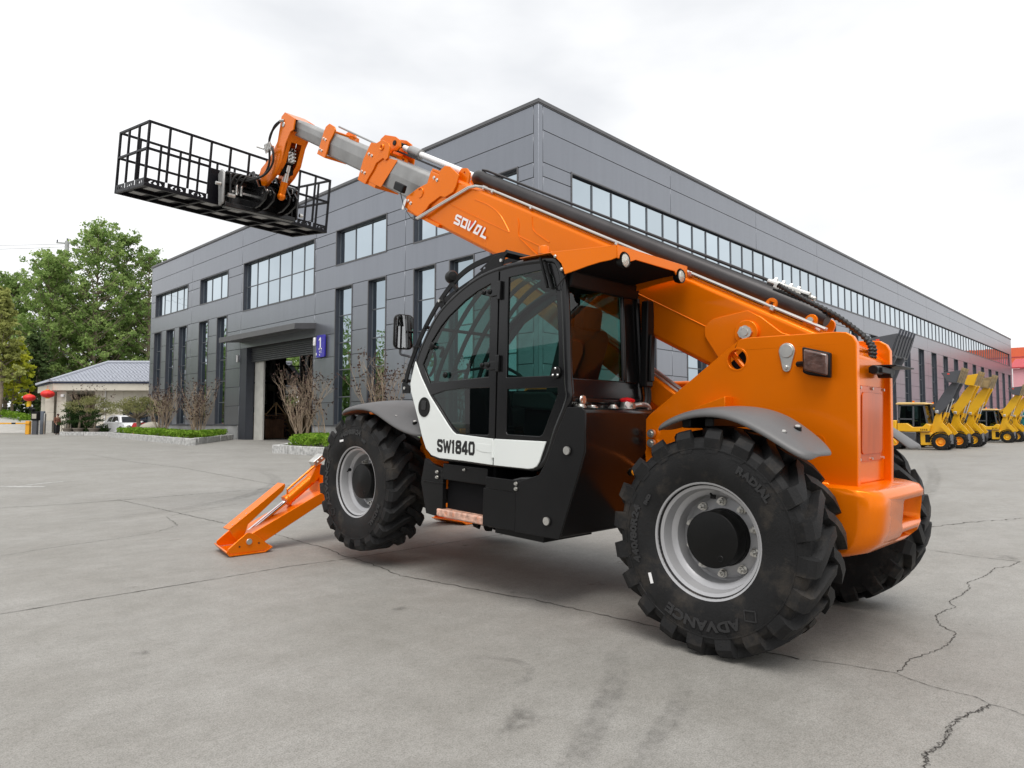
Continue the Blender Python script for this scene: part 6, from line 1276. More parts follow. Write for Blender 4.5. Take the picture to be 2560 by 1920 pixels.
# boom head (gooseneck): bent box, side outline in y/z
HL = [(7.30, 5.50), (7.40, 5.16), (7.62, 4.98), (7.90, 4.88), (7.95, 4.80), (7.86, 4.62), (7.76, 4.575), (7.44, 4.70), (7.26, 4.83), (7.15, 5.07), (7.02, 5.20), (6.93, 5.21), (6.90, 5.36), (7.20, 5.535)]
for x0, x1 in ((-.105, -.085), (.185, .205)):
    m = MB(); m.prism(HL, 'x', x0, x1); m.build('boom_head', O_, tele, bevel=0.004)
hd = MB(); rear_e = [(7.06, 5.20), (7.17, 5.06), (7.28, 4.82), (7.46, 4.70), (7.77, 4.59)]
def head_strip(pts_, x0, x1, t): 
    for a, b in zip(pts_[:-1], pts_[1:]): hd.bar(((x0 + x1) / 2, a[0], a[1]), ((x0 + x1) / 2, b[0], b[1]), x1 - x0, t, (1, 0, 0)) if False else hd.add([(x0, a[0], a[1]), (x1, a[0], a[1]), (x1, b[0], b[1]), (x0, b[0], b[1])], [(0, 1, 2, 3)])
head_strip([(7.18, 5.525), (7.32, 5.48), (7.41, 5.15), (7.63, 4.97), (7.92, 4.86)], -.085, .185, .02); head_strip([(6.92, 5.36), (7.18, 5.525)], -.085, .185, .02)
head_strip([(6.96, 5.20), (7.06, 5.19), (7.12, 5.10)], -.085, .185, .02)
for xa, xb in ((-.085, -.03), (.13, .185)): head_strip([(7.12, 5.10), (7.26, 4.84), (7.46, 4.70)], xa, xb, .02)
head_strip([(7.46, 4.70), (7.77, 4.59)], -.085, -.05, .02); head_strip([(7.46, 4.70), (7.77, 4.59)], .15, .185, .02)
hd.build('head_web', O_, tele, smooth=0)
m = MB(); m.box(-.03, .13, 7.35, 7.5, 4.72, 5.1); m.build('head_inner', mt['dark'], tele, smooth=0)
m = MB(); m.box(.0, .10, 7.26, 7.34, 4.86, 5.02); 
for z in (4.88, 4.93, 4.98, 5.03): m.cyl((.03, 7.25, z), (.03, 7.2, z + .01), .014, 8); m.cyl((.08, 7.25, z - .01), (.08, 7.2, z), .012, 8)
m.build('valve_block', mt['zinc'], tele, bevel=0.006)
m = MB(); m.cyl((.05, 7.33, 4.84), (.05, 7.45, 4.60), .034, 14, .04); m.build('tilt_rod', mt['chrome'], tele); m = MB(); m.cyl((.05, 7.44, 4.62), (.05, 7.53, 4.44), .05, 14); m.ball((.05, 7.53, 4.42), .06, .06, .06, 14, 8); m.build('tilt_cylinder', O_, tele)
m = MB(); m.cyl((-.115, 7.22, 5.36), (-.105, 7.22, 5.36), .036, 18); m.cyl((-.125, 8.0, 4.74), (-.1, 8.0, 4.74), .04, 18); m.cyl((-.125, 7.66, 4.48), (-.1, 7.66, 4.48), .04, 18); m.build('pin', mt['zinc'], tele, bevel=0.004)
for k in range(2):
    P = smooth_path([(-.13, 7.27, 5.42), (-.16, 7.40 + .05 * k, 5.36 - .04 * k), (-.17, 7.52 + .0 * k, 5.18), (-.17, 7.50 - .1 * k, 5.02), (-.15, 7.55 - .12 * k, 4.84), (-.18, 7.68 - .05 * k, 4.70), (-.32, 7.85, 4.66 - .03 * k), (-.46, 8.0, 4.62), (-.52, 8.05, 4.5 - .02 * k)], 8)
    m = MB(); m.tube(P, .016, 8); m.build('hydraulic_hose', mt['hose'], tele)
m = MB(); m.box(-.19, -.14, 7.42, 7.62, 5.05, 5.09)
for q in range(4): m.cyl((-.17, 7.45 + .05 * q, 5.02), (-.2, 7.45 + .05 * q, 5.14), .014, 8)
m.cyl((-.2, 7.62, 5.08), (-.26, 7.72, 5.12), .012, 8); m.cyl((-.14, 7.28, 5.42), (-.1, 7.22, 5.42), .02, 8); m.build('quick_coupler', mt['zinc'], tele, kind='stuff')
# carriage
cg = MB(); cg.box(-.82, -.79, 7.88, 8.08, 4.26, 4.70)
PL = [(7.9, 4.24), (8.05, 4.22), (8.1, 4.7), (8.0, 4.76), (7.9, 4.7)]
m = MB(); m.prism(PL, 'x', -.66, -.62); m.build('carriage_cheek', mt['galv'], tele, bevel=0.02); m = MB(); m.prism(PL, 'x', -.56, -.52); m.build('carriage_cheek', mt['black'], tele, bevel=0.02)
m = MB(); m.prism(PL, 'x', .40, .44); m.build('carriage_cheek', mt['black'], tele, bevel=0.02); m = MB(); m.prism(PL, 'x', .48, .52); m.build('carriage_cheek', mt['black'], tele, bevel=0.02)
m = MB(); m.box(-.615, .475, 7.96, 8.06, 4.27, 4.38); m.box(-.615, .475, 7.98, 8.06, 4.56, 4.66); m.box(-.615, .475, 8.04, 8.07, 4.38, 4.56); m.box(-.615, .475, 7.9, 8.02, 4.20, 4.27); m.cyl((-.6, 7.95, 4.70), (.46, 7.95, 4.70), .035, 12); m.build('carriage', mt['black'], tele, bevel=0.01)
for x in (-.2, -.08, .16, .27):
    pl_ = [(8.05, 4.82), (7.92, 4.82), (7.86, 4.72), (7.72, 4.54), (7.55, 4.52), (7.46, 4.42), (7.5, 4.32), (7.7, 4.25), (8.05, 4.25)]
    m = MB(); m.prism(pl_, 'x', x - .015, x + .015, [circ(7.98, 4.74, .04, 14), circ(7.56, 4.44, .035, 14)]); m.build('carriage_hook', mt['black'], tele, bevel=0.006)
m = MB()
for y0 in (0, 1):
    for x in (-.45, -.38): m.cyl((x, 7.92, 4.40 + .03 * y0), (x, 7.92, 4.52 + .03 * y0), .02, 10)
m.box(-.5, -.15, 7.95, 7.97, 4.44, 4.47); m.cyl((-.60, 7.86, 4.36), (-.50, 7.86, 4.36), .03, 10); m.cyl((-.74, 7.95, 4.52), (-.67, 7.95, 4.52), .025, 8); m.cyl((.52, 7.86, 4.3), (.57, 7.86, 4.3), .03, 10); m.build('coupler_valve', mt['zinc'], tele, kind='stuff')
m = MB()
for k in range(3): m.tube(smooth_path([(-.55 + .07 * k, 7.93, 4.5), (-.5 + .07 * k, 7.86, 4.66), (-.38 + .06 * k, 7.88, 4.7), (-.2, 7.9, 4.64)], 6), .014, 8)
m.build('carriage_hose', mt['hose'], tele)

# lift cylinder between chassis and boom
m = MB(); a, b = Vector((.06, .30, 1.10)), Vector((.06, 2.75, 2.67)); m.bar(a, b, .17, .19); m.build('lift_cylinder', O_, tele, bevel=0.02); m = MB(); d = (b - a).normalized(); n_ = Vector((0, -d.z, d.y)); m.tube([a + n_ * .105 + Vector((-.05, 0, 0)), b + n_ * .105 + Vector((-.05, 0, 0))], .012, 8); m.tube([a + n_ * .11 + Vector((.03, 0, 0)), b + n_ * .11 + Vector((.03, 0, 0))], .015, 8); m.build('lift_pipe', mt['pipe'], tele)

# outrigger, left and right
def outrigger(sx, cx):
    X = lambda x: cx + sx * x          # x measured outwards, local
    def pz(pl_, ya, yb, name, mat=O_, par=None, bev=.006, sh=0): m = MB(); m.prism([(X(p[0]), p[1]) for p in pl_], 'y', ya, yb); m.mapv(lambda p: (p[0] - sx * sh * (p[1] - 4.8), p[1], p[2])); return m.build(name, mat, par or tele, bevel=bev)
    leg = pz([(1.47, .02), (1.41, .05), (.68, .39), (.55, .42), (.52, .30), (.66, .27), (1.29, -.06), (1.38, -.10)], 4.90, 5.22, 'outrigger_leg')
    chk = [(1.715, -.095), (1.69, -.125), (1.33, -.128), (1.27, -.10), (1.345, -.03), (1.44, .045)] + [(1.51 + .055 * cos(a), .015 + .055 * sin(a)) for a in [rad(120 - 20 * k) for k in range(5)]] + [(1.62, .0), (1.71, -.07)]
    pz(chk, 4.80, 4.82, 'foot_cheek', par=leg, bev=.003); pz(chk, 5.28, 5.30, 'foot_cheek', par=leg, bev=.003, sh=.17)
    pz([(1.725, -.09), (1.735, -.10), (1.70, -.145), (1.33, -.148), (1.25, -.105), (1.255, -.095), (1.335, -.132), (1.695, -.13)], 4.79, 5.31, 'foot_plate', par=leg, bev=.003, sh=.17)
    pz([(1.66, .096), (1.085, .515), (1.08, .50), (1.105, .45), (1.475, .135), (1.50, .05), (1.57, -.02), (1.62, .02)], 4.90, 4.912, 'guard_plate', par=leg, bev=.002); pz([(1.655, .09), (1.67, .106), (1.09, .53), (1.08, .515)], 4.90, 5.05, 'guard_plate', par=leg, bev=.003)
    m = MB(); m.cyl((X(1.42), 5.06, .01), (X(.96), 5.06, .335), .027, 14); m.build('outrigger_rod', mt['chrome'], leg)
    m = MB(); m.cyl((X(.985), 5.06, .318), (X(.60), 5.06, .612), .06, 20); m.cyl((X(.99), 5.06, .314), (X(.965), 5.06, .334), .068, 20); m.build('outrigger_cylinder', O_, leg, bevel=.004)
    m = MB(); m.tube([(X(1.0), 5.0, .40), (X(1.005), 5.0, .45), (X(.62), 5.0, .745)], .012, 8); m.build('outrigger_pipe', O_, leg)
    m = MB(); m.cyl((X(1.506), 4.785, -.018), (X(1.506), 4.80, -.018), .03, 18); m.build('pin', mt['zinc'], leg, bevel=.003)
    m = MB(); T = Matrix.Translation((X(.635), 5.04, .755)) @ Matrix.Rotation(-sx * rad(-37), 4, 'Y'); m.box(-.075, .075, -.06, .06, -.03, .035, T); m.cyl(T @ Vector((-.03, -.06, 0)), T @ Vector((-.03, -.075, 0)), .014, 8); m.cyl(T @ Vector((.03, -.06, 0)), T @ Vector((.03, -.075, 0)), .014, 8); m.build('lock_valve', mt['zinc'], leg, bevel=.006)
    pz([(.75, .52), (.68, .50), (.56, .62), (.60, .72), (.66, .70)], 5.0, 5.12, 'valve_bracket', par=leg)
    for q in (.08, .2, .32):
        xx, zz = 1.665 - q * .58 , .104 + q * .42; m = MB(); m.cyl((X(xx), 4.93, zz), (X(xx + .006), 4.93, zz + .009), .008, 6); m.build('bolt', mt['zinc'], leg)
    for xx, zz in ((1.40, -.045), (1.60, -.06)): m = MB(); m.cyl((X(xx), 4.797, zz), (X(xx), 4.7995, zz), .009, 10); m.build('plate_hole', mt['decal_black'], leg)
outrigger(-1, 0.0); outrigger(1, .09)
MB().box(-.62, .70, 4.88, 5.24, .27, .66).build('outrigger_beam', O_, tele, bevel=.02)

# ---- cab
CX0, CX1 = -1.05, -.15
OUT = [(1.126, 2.429), (1.079, 2.315), (1.051, 2.065), (1.033, 1.818), (1.015, 1.573), (1.005, 1.45), (1.102, 1.243), (1.163, 1.083), (1.216, .997), (1.29, .957), (1.363, .945), (1.668, .945), (2.072, .951), (2.366, .953), (2.475, .97), (2.557, 1.024), (2.62, 1.13), (2.665, 1.239), (2.795, 1.512), (2.807, 1.587), (2.741, 1.791), (2.634, 1.97), (2.497, 2.142), (2.347, 2.259), (2.129, 2.372), (1.922, 2.443), (1.723, 2.475), (1.534, 2.486), (1.296, 2.48), (1.18, 2.465)]
cen = Vector((1.85, 1.75))
def inset(P, k):
    o = []
    for i in range(len(P)):
        a, b, c = Vector(P[i - 1]), Vector(P[i]), Vector(P[(i + 1) % len(P)]); d = (c - a).normalized(); n_ = Vector((-d.y, d.x))
        if n_.dot(cen - b) < 0: n_ = -n_
        o.append(tuple(b + n_ * k))
    return o
ring = inset(OUT, .03)
dense = [tuple(p) for p in smooth_path([Vector((*p, 0)) for p in ring] + [Vector((*ring[0], 0))], 3)[:-1]]
m = MB(); m.tube([(CX0 + .032, p[0], p[1]) for p in dense], .032, 10, True); m.tube([(CX1 - .032, p[0], p[1]) for p in dense], .032, 10, True)
for p, r_ in ((ring[0], .035), (ring[5], .03), (ring[9], .03), (ring[13], .03), (ring[15], .03), (ring[19], .02)): m.cyl((CX0 + .03, p[0], p[1]), (CX1 - .03, p[0], p[1]), r_, 10)
cab = m.build('cab_frame', mt['black'], tele, smooth=60)
ins = inset(OUT, .018)
fwd = [p for p in ins if p[0] > 1.735]; rearp = [p for p in ins if p[0] < 1.735]
i0 = next(i for i, p in enumerate(ins) if p[0] > 1.735 and p[1] < 1.0)
order = ins[i0:] + ins[:i0]; fwd = [p for p in order if p[0] > 1.735]
bw = [p for p in ins[:i0] if p[0] < 1.722]; tp = [p for p in ins[i0:] if p[0] < 1.722]
door_poly = [(1.735, .963)] + fwd + [(1.735, 2.452)]
rear_poly = [(1.722, 2.452)] + tp + bw + [(1.722, .963)]
G1 = [(1.815, 2.345), (1.815, 1.63), (2.53, 1.585), (2.58, 1.66), (2.63, 1.745), (2.515, 1.94), (2.41, 2.05), (2.305, 2.13), (2.12, 2.235), (1.955, 2.305)]
G2 = [(1.80, 1.545), (1.80, 1.20), (1.815, 1.185), (2.12, 1.18), (2.165, 1.19), (2.25, 1.25), (2.38, 1.375), (2.50, 1.485), (2.35, 1.52), (2.153, 1.538)]
G3 = [(1.625, 2.37)] + [(1.30, 2.385), (1.235, 2.37), (1.185, 2.32), (1.155, 2.22), (1.135, 2.06), (1.118, 1.82), (1.112, 1.63), (1.625, 1.62)]
G4 = [(1.615, 1.535), (1.120, 1.545), (1.118, 1.50), (1.23, 1.255), (1.25, 1.215), (1.28, 1.20), (1.60, 1.20), (1.615, 1.215)]
m = MB(); m.prism(door_poly, 'x', CX0 + .004, CX0 + .03, holes=[G1, G2]); door = m.build('cab_door', mt['black'], cab, bevel=.004)
m = MB(); m.prism(rear_poly, 'x', CX0 + .006, CX0 + .03, holes=[G3, G4]); m.build('side_frame', mt['black'], cab, bevel=.004)
def pane(poly, x, name='window_pane', mat=None, par=None): m = MB(); m.add([(x, p[0], p[1]) for p in poly], [tuple(range(len(poly)))]); return m.build(name, mat or mt['cabglass'], par or cab, smooth=0)
pane(G1, CX0 + .014); pane(G2, CX0 + .014, mat=mt['cabglass_dark']); pane(G3, CX0 + .016); pane(G4, CX0 + .016)
WD = [(2.722, 1.775), (2.634, 1.636), (2.515, 1.485), (2.384, 1.359), (2.258, 1.240), (2.21, 1.20), (2.167, 1.178), (1.806, 1.163), (1.737, 1.161), (1.737, .964), (2.072, .972), (2.36, .973), (2.466, .99), (2.54, 1.04), (2.60, 1.14), (2.645, 1.25), (2.77, 1.515), (2.782, 1.585)]
WR = [(1.726, 1.161), (1.205, 1.167), (1.262, 1.025), (1.285, .99), (1.32, .972), (1.37, .964), (1.726, .963)]
m = MB(); m.prism(WD, 'x', CX0 - .009, CX0 + .0035); wd_ = m.build('door_skin', mt['white'], cab, bevel=.004, seg=3)
m = MB(); m.prism(WR, 'x', CX0 - .008, CX0 + .0055); m.build('lower_skin', mt['white'], cab, bevel=.004, seg=3)
m = MB(); m.prism([(2.577 + .078 * cos(a), 1.385 + .083 * sin(a)) for a in [2 * pi * k / 28 for k in range(28)]], 'x', CX0 - .015, CX0 - .0092); m.build('door_handle', mt['hub'], cab, bevel=.004)
m = MB(); m.prism(rrect(2.545, 2.61, 1.36, 1.44, .02), 'x', CX0 - .019, CX0 - .0152); m.build('handle_grip', mt['black'], cab, bevel=.003)
GL = {'S': [([(.86, .68), (.86, .80), (.76, .88), (.24, .88), (.14, .78), (.14, .62), (.24, .54), (.76, .45), (.86, .36), (.86, .22), (.76, .12), (.24, .12), (.14, .22), (.14, .32)], 0)],
      'W': [([(.06, 1.0), (.28, .0)], 0), ([(.28, .0), (.50, .9)], 0), ([(.50, .9), (.72, .0)], 0), ([(.72, .0), (.94, 1.0)], 0)], '1': [([(.5, .0), (.5, 1.0)], 0), ([(.16, .74), (.5, .92)], 0)],
      '8': [([(.5, .56), (.8, .64), (.84, .80), (.72, .9), (.28, .9), (.16, .80), (.2, .64)], 1), ([(.5, .52), (.84, .42), (.86, .22), (.74, .11), (.26, .11), (.14, .22), (.16, .42)], 1)],
      '4': [([(.66, .0), (.66, 1.0)], 0), ([(.60, .94), (.10, .34)], 0), ([(.02, .28), (.98, .28)], 0)], '0': [([(.14, .24), (.26, .11), (.74, .11), (.86, .24), (.86, .76), (.74, .89), (.26, .89), (.14, .76)], 1)]}
m = MB(); ox = 2.392
for ch, wd2 in (('S', .07), ('W', .098), ('1', .045), ('8', .07), ('4', .074), ('0', .07)):
    for j, (pts_, cl) in enumerate(GL[ch]):
        P = [(p[0] * wd2, p[1] * .108) for p in pts_]; Lf, Rt = strip2d(P, .0235 if ch != 'W' else .02, bool(cl)); n = len(Lf)
        for i in range(n if cl else n - 1): k = (i + 1) % n; m.add([(CX0 - .0102 - .0001 * j - .00002 * i, ox - q.x, 1.021 + q.y) for q in (Lf[i], Lf[k], Rt[k], Rt[i])], [(0, 1, 2, 3)])
    ox -= wd2 + .0055
m.build('lettering', mt['decal_black'], cab, smooth=0, recalc=False)
m = MB(); m.prism([(1.93, 1.105), (1.90, 1.118), (1.735, 1.115), (1.735, 1.055), (1.85, 1.055), (1.92, 1.07)], 'x', CX0 - .0115, CX0 - .0095); m.cyl((CX0 - .012, 1.731, 1.02), (CX0 - .012, 1.731, 1.15), .011, 10); m.build('hinge', mt['white'], cab, bevel=.002)
for z0, z1, a in ((2.21, 2.35, 2.278), (1.665, 1.79, 1.717)):
    m = MB(); m.box(CX0 - .02, CX0 + .004, 1.69, 1.725, z0, z1); m.prism([(1.73, a - .035), (1.73, a + .03), (1.86, a + .02), (1.90, a), (1.88, a - .02), (1.80, a - .04)], 'x', CX0 - .008, CX0 + .003); m.build('hinge', mt['black'], cab, bevel=.004)
    for y in (1.815, 1.88): m = MB(); m.ball((CX0 - .012, y, a), .012, .02, .02, 12, 8); m.build('hinge_bolt', mt['hub'], cab)
m = MB(); m.tube([(CX0 + .04, 1.83, 1.71), (CX0 + .03, 2.2, 1.675), (CX0 + .03, 2.30, 1.655)], .011, 8); m.ball((CX0 - .005, 2.32, 1.65), .02, .026, .026, 12, 8); m.build('gas_strut', mt['hub'], cab)
m = MB(); m.ball((CX0 - .008, 2.505, 1.895), .016, .035, .035, 14, 8); m.tube(smooth_path([(CX0, 2.5, 1.89), (CX0 + .03, 2.45, 1.88), (CX0 + .03, 2.40, 1.87), (CX0 + .03, 2.43, 1.80)], 5), .014, 8); m.tube(smooth_path([(CX0 + .04, 2.53, 1.85), (CX0 + .05, 2.52, 1.76), (CX0 + .05, 2.56, 1.68), (CX0 + .05, 2.59, 1.65)], 5), .012, 8); m.build('window_latch', mt['hub'], cab)
m = MB(); m.cyl((CX0 + .003, 1.127, 1.648), (CX0 - .012, 1.127, 1.648), .042, 20); m.build('window_lock', mt['hub'], cab, bevel=.004)
for dy, dz in ((0, .028), (.022, -.018), (-.022, -.018)): m = MB(); m.ball((CX0 - .014, 1.127 + dy, 1.648 + dz), .008, .009, .009, 8, 6); m.build('screw', mt['chrome'], cab)
for (a, b) in (((1.286, 2.466), (1.212, 2.245)), ((1.24, 2.426), (1.167, 2.232))): m = MB(); m.bar((CX0 - .02, *a), (CX0 - .015, *b), .018, .014); m.build('wiper', mt['hub'], cab, smooth=0)
m = MB(); m.tube(smooth_path([(CX0 - .018, 1.20, 2.245), (CX0 - .025, 1.14, 2.225), (CX0 - .02, 1.09, 2.27), (CX0 + .01, 1.06, 2.33)], 5), .004, 5); m.build('wiper_cable', mt['hub'], cab)
# right side, front and roof glass, rear
m = MB(); m.prism(ins, 'x', CX1 - .03, CX1 - .008, holes=[[(2.50, 1.55), (2.68, 1.68), (2.5, 1.97), (2.3, 2.16), (1.95, 2.33), (1.76, 2.38), (1.76, 1.55)], [(1.66, 2.38), (1.25, 2.385), (1.15, 2.30), (1.11, 1.9), (1.10, 1.55), (1.66, 1.55)], [(1.66, 1.48), (1.15, 1.48), (1.27, 1.2), (1.66, 1.2)]]); m.build('side_frame', mt['black'], cab, smooth=0)
pane(inset(OUT, .04), CX1 - .02)
arc = smooth_path([Vector((*p, 0)) for p in inset(OUT, .012)[19:29]], 3)
m = MB(); m.grid([[(CX0 + .06, p[0], p[1]), (CX1 - .06, p[0], p[1])] for p in arc]); m.build('windscreen', mt['cabglass'], cab, smooth=60, recalc=False)
arc2 = [inset(OUT, .012)[i] for i in (15, 16, 17, 18, 19)]; m = MB(); m.grid([[(CX0 + .06, p[0], p[1]), (CX1 - .06, p[0], p[1])] for p in arc2]); m.build('lower_windscreen', mt['cabglass_dark'], cab, smooth=60, recalc=False)
pane_r = MB(); pane_r.grid([[(CX0 + .06, 1.085, 2.27), (-.36, 1.085, 2.27)], [(CX0 + .06, 1.04, 1.60), (-.36, 1.04, 1.60)]]); pane_r.build('rear_window', mt['cabglass'], cab, smooth=0, recalc=False)
m = MB(); m.prism([(1.13, 2.45), (1.16, 2.44), (1.095, 2.25), (1.07, 2.25), (1.05, 2.36)], 'x', CX0 + .06, CX1 - .02); m.build('rear_header', mt['black_satin'], cab, bevel=.015)
m = MB(); m.prism([(1.035, 1.615), (1.06, 1.615), (1.04, 1.40), (1.01, 1.40)], 'x', CX0 + .06, CX1 - .02); m.build('rear_panel', mt['black'], cab, bevel=.01)
m = MB(); m.prism([(1.07, 2.26), (1.10, 2.26), (1.06, 1.60), (1.025, 1.60)], 'x', -.37, CX1 - .02); m.build('rear_post', mt['black'], cab, bevel=.012)
m = MB(); m.tube([(-.385, 1.075, 2.25), (-.40, 1.03, 1.62)], .016, 8); m.tube([(-.20, 1.06, 2.26), (-.19, 1.01, 1.60)], .02, 8); m.build('post_strip', mt['black'], cab)
m = MB(); m.box(CX0 + .2, CX0 + .55, 1.10, 1.5, 2.28, 2.42); m.build('roof_console', mt['dark'], cab, bevel=.03)
m = MB(); m.prism([(1.03, 1.42), (1.25, .97), (2.55, .97), (2.62, 1.1), (2.55, 1.1), (2.5, 1.0), (1.3, 1.02), (1.08, 1.44)], 'x', CX0 + .05, CX1 - .05); m.build('floor', mt['dark'], cab, smooth=0)
m = MB(); m.box(CX0 + .02, CX1, 1.69, 1.735, .97, 2.45); m.build('door_pillar', mt['black'], cab, smooth=0) if False else None
m = MB(); m.bar((CX0 + .05, 1.71, .98), (CX0 + .05, 1.71, 2.45), .05, .06); m.bar((CX1 - .05, 1.71, .98), (CX1 - .05, 1.71, 2.45), .05, .06); m.build('door_pillar', mt['black'], cab, smooth=0)
# roof rails under the glass
m = MB()
for k in range(5): m.bar((CX0 + .16 + k * .145, 1.25, 2.44), (CX0 + .16 + k * .145, 1.75, 2.44), .03, .02)
for y in (1.3, 1.5, 1.72): m.bar((CX0 + .05, y, 2.445), (CX1 - .05, y, 2.445), .04, .02)
m.build('roof_grille', mt['black_satin'], cab, smooth=0)
# seat, console, wheel
m = MB(); m.prism([(1.75, 1.40), (1.74, 1.52), (1.35, 1.52), (1.28, 1.46), (1.3, 1.38)], 'x', -.86, -.38); m.prism([(1.43, 1.5), (1.30, 1.5), (1.16, 1.93), (1.19, 2.0), (1.26, 2.0), (1.30, 1.93)], 'x', -.84, -.40); m.prism([(1.245, 1.98), (1.17, 1.98), (1.15, 2.13), (1.17, 2.16), (1.22, 2.16), (1.24, 2.12)], 'x', -.74, -.50); m.build('seat', mt['seat'], cab, bevel=.035, seg=3)
m = MB(); m.box(-.80, -.44, 1.33, 1.68, 1.0, 1.39); m.build('seat_base', mt['dark'], cab, bevel=.02)
m = MB(); m.prism([(2.05, .98), (2.40, .98), (2.45, 1.55), (2.3, 1.62), (2.15, 1.5)], 'x', -.75, -.45); m.box(-.36, -.2, 1.4, 2.1, 1.0, 1.56); m.build('console', mt['dark'], cab, bevel=.03)
m = MB(); c_ = Vector((-.6, 2.06, 1.66)); ax_ = Vector((0, -.55, .83)); e1 = Vector((1, 0, 0)); e2 = ax_.cross(e1); m.tube([c_ + (e1 * cos(a) + e2 * sin(a)) * .17 for a in [2 * pi * k / 24 for k in range(24)]], .014, 8, True)
for a in (0, 2.1, 4.2): m.tube([c_, c_ + (e1 * cos(a) + e2 * sin(a)) * .17], .011, 6)
m.tube([c_, c_ - ax_ * .25], .03, 8); m.build('steering_wheel', mt['seat'], cab)
m = MB(); m.cyl((-.28, 1.75, 1.55), (-.26, 1.78, 1.72), .012, 8); m.ball((-.26, 1.78, 1.74), .025, .025, .035, 10, 6); m.build('joystick', mt['seat'], cab)
m = MB(); m.cyl((-.27, 1.12, 1.42), (-.27, 1.12, 1.62), .04, 12); m.ball((-.27, 1.12, 1.62), .04); m.build('fire_extinguisher', mt['red'], cab)
m = MB(); m.box(-.7, -.5, 1.3, 1.36, 1.0, 1.2); m.build('seat_label', mt['decal_white'], cab) if False else None
m = MB()
for k in range(9): m.box(-.83, -.39, 1.74 + .012 * k, 1.745 + .012 * k, 1.02 + .028 * k, 1.03 + .028 * k)
m.build('seat_bellows', mt['seat'], cab, smooth=0)
# front guard of six bent flats
gb = [(1.66, 2.572), (1.82, 2.568), (2.06, 2.527), (2.25, 2.444), (2.43, 2.306), (2.58, 2.149), (2.70, 1.994), (2.81, 1.814), (2.872, 1.69), (2.902, 1.59)]
gp_ = smooth_path([Vector((*p, 0)) for p in gb], 4)
for k in range(6):
    x = CX0 + .015 + k * .168; wdh = .012 if k in (0, 5) else .02
    m = MB(); q = []
    for i, p in enumerate(gp_):
        d = (gp_[min(i + 1, len(gp_) - 1)] - gp_[max(i - 1, 0)]).normalized(); n_ = Vector((-d.y, d.x)); 
        if n_.dot(Vector((cen.x, cen.y)) - Vector((p.x, p.y))) < 0: n_ = -n_
        w2 = .045; q.append([(x - .006, p.x, p.y), (x + .006, p.x, p.y), (x + .006, p.x + n_.x * w2, p.y + n_.y * w2), (x - .006, p.x + n_.x * w2, p.y + n_.y * w2)])
    m.grid(q, True); m.build('guard_bar', mt['black_satin'], cab, bevel=.002)
m = MB()
for y, z in ((1.665, 2.555), (2.90, 1.61), (2.62, 2.06)): m = MB(); m.bar((CX0, y, z), (CX1, y, z), .05 if y < 2 else .02, .03 if y < 2 else .02, (0, .5, .8)); m.build('guard_cross_bar', mt['black_satin'], cab, smooth=0)
m = MB(); m.prism([(1.70, 2.46), (1.90, 2.43), (1.95, 2.47), (1.78, 2.555), (1.66, 2.56)], 'x', CX0 + .005, CX0 + .013, holes=[circ(1.90, 2.47, .015, 10)]); m.build('guard_bracket', mt['black_satin'], cab, bevel=.002); m = MB(); m.prism([(2.40, 2.32), (2.44, 2.28), (2.42, 2.20), (2.37, 2.23)], 'x', CX0 + .005, CX0 + .013); m.build('guard_bracket', mt['black_satin'], cab, bevel=.002); m = MB(); m.prism([(2.88, 1.60), (2.91, 1.59), (2.90, 1.50), (2.80, 1.50), (2.79, 1.56)], 'x', CX0 - .002, CX0 + .008); m.build('guard_bracket', mt['black_satin'], cab, bevel=.002); m = MB(); m.bar((CX0 + .01, 2.78, 1.90), (CX0 + .01, 2.68, 1.90), .015, .012); m.build('guard_bracket', mt['black_satin'], cab, bevel=.002)
for y, z in ((1.70, 2.505), (2.425, 2.265), (2.865, 1.545)): m = MB(); m.cyl((CX0 + .004, y, z), (CX0 - .012, y, z), .013, 8); m.build('bolt', mt['zinc'], cab)
m = MB(); m.bar((CX0 + .02, 1.72, 2.50), (CX0 + .02, 2.45, 2.24), .02, .045); m.build('guard_rail', mt['black_satin'], cab, smooth=0)
m = MB(); m.lathe([(0, -.05), (.035, -.045), (.052, -.01), (.054, .03), (.045, .04), (0, .04)], 20, Matrix.Translation((CX0 + .02, 2.30, 2.455)) @ Matrix.Rotation(rad(60), 4, 'Z')); m.bar((CX0 + .02, 2.30, 2.42), (CX0 + .02, 2.22, 2.33), .03, .03); m.build('front_work_lamp', mt['black_satin'], cab)
m = MB(); m.lathe([(0, 0), (.045, 0), (.045, .03), (.04, .032), (0, .032)], 20, Matrix.Translation((-.80, 1.5, 2.535)) @ Matrix.Rotation(rad(-90), 4, 'Y')); bc = m.build('beacon_base', mt['hub'], cab)
m = MB(); m.lathe([(.041, 0), (.041, .05), (.037, .06), (.02, .068), (0, .07)], 22, Matrix.Translation((-.80, 1.5, 2.567)) @ Matrix.Rotation(rad(-90), 4, 'Y')); m.build('beacon', mt['amber'], cab)
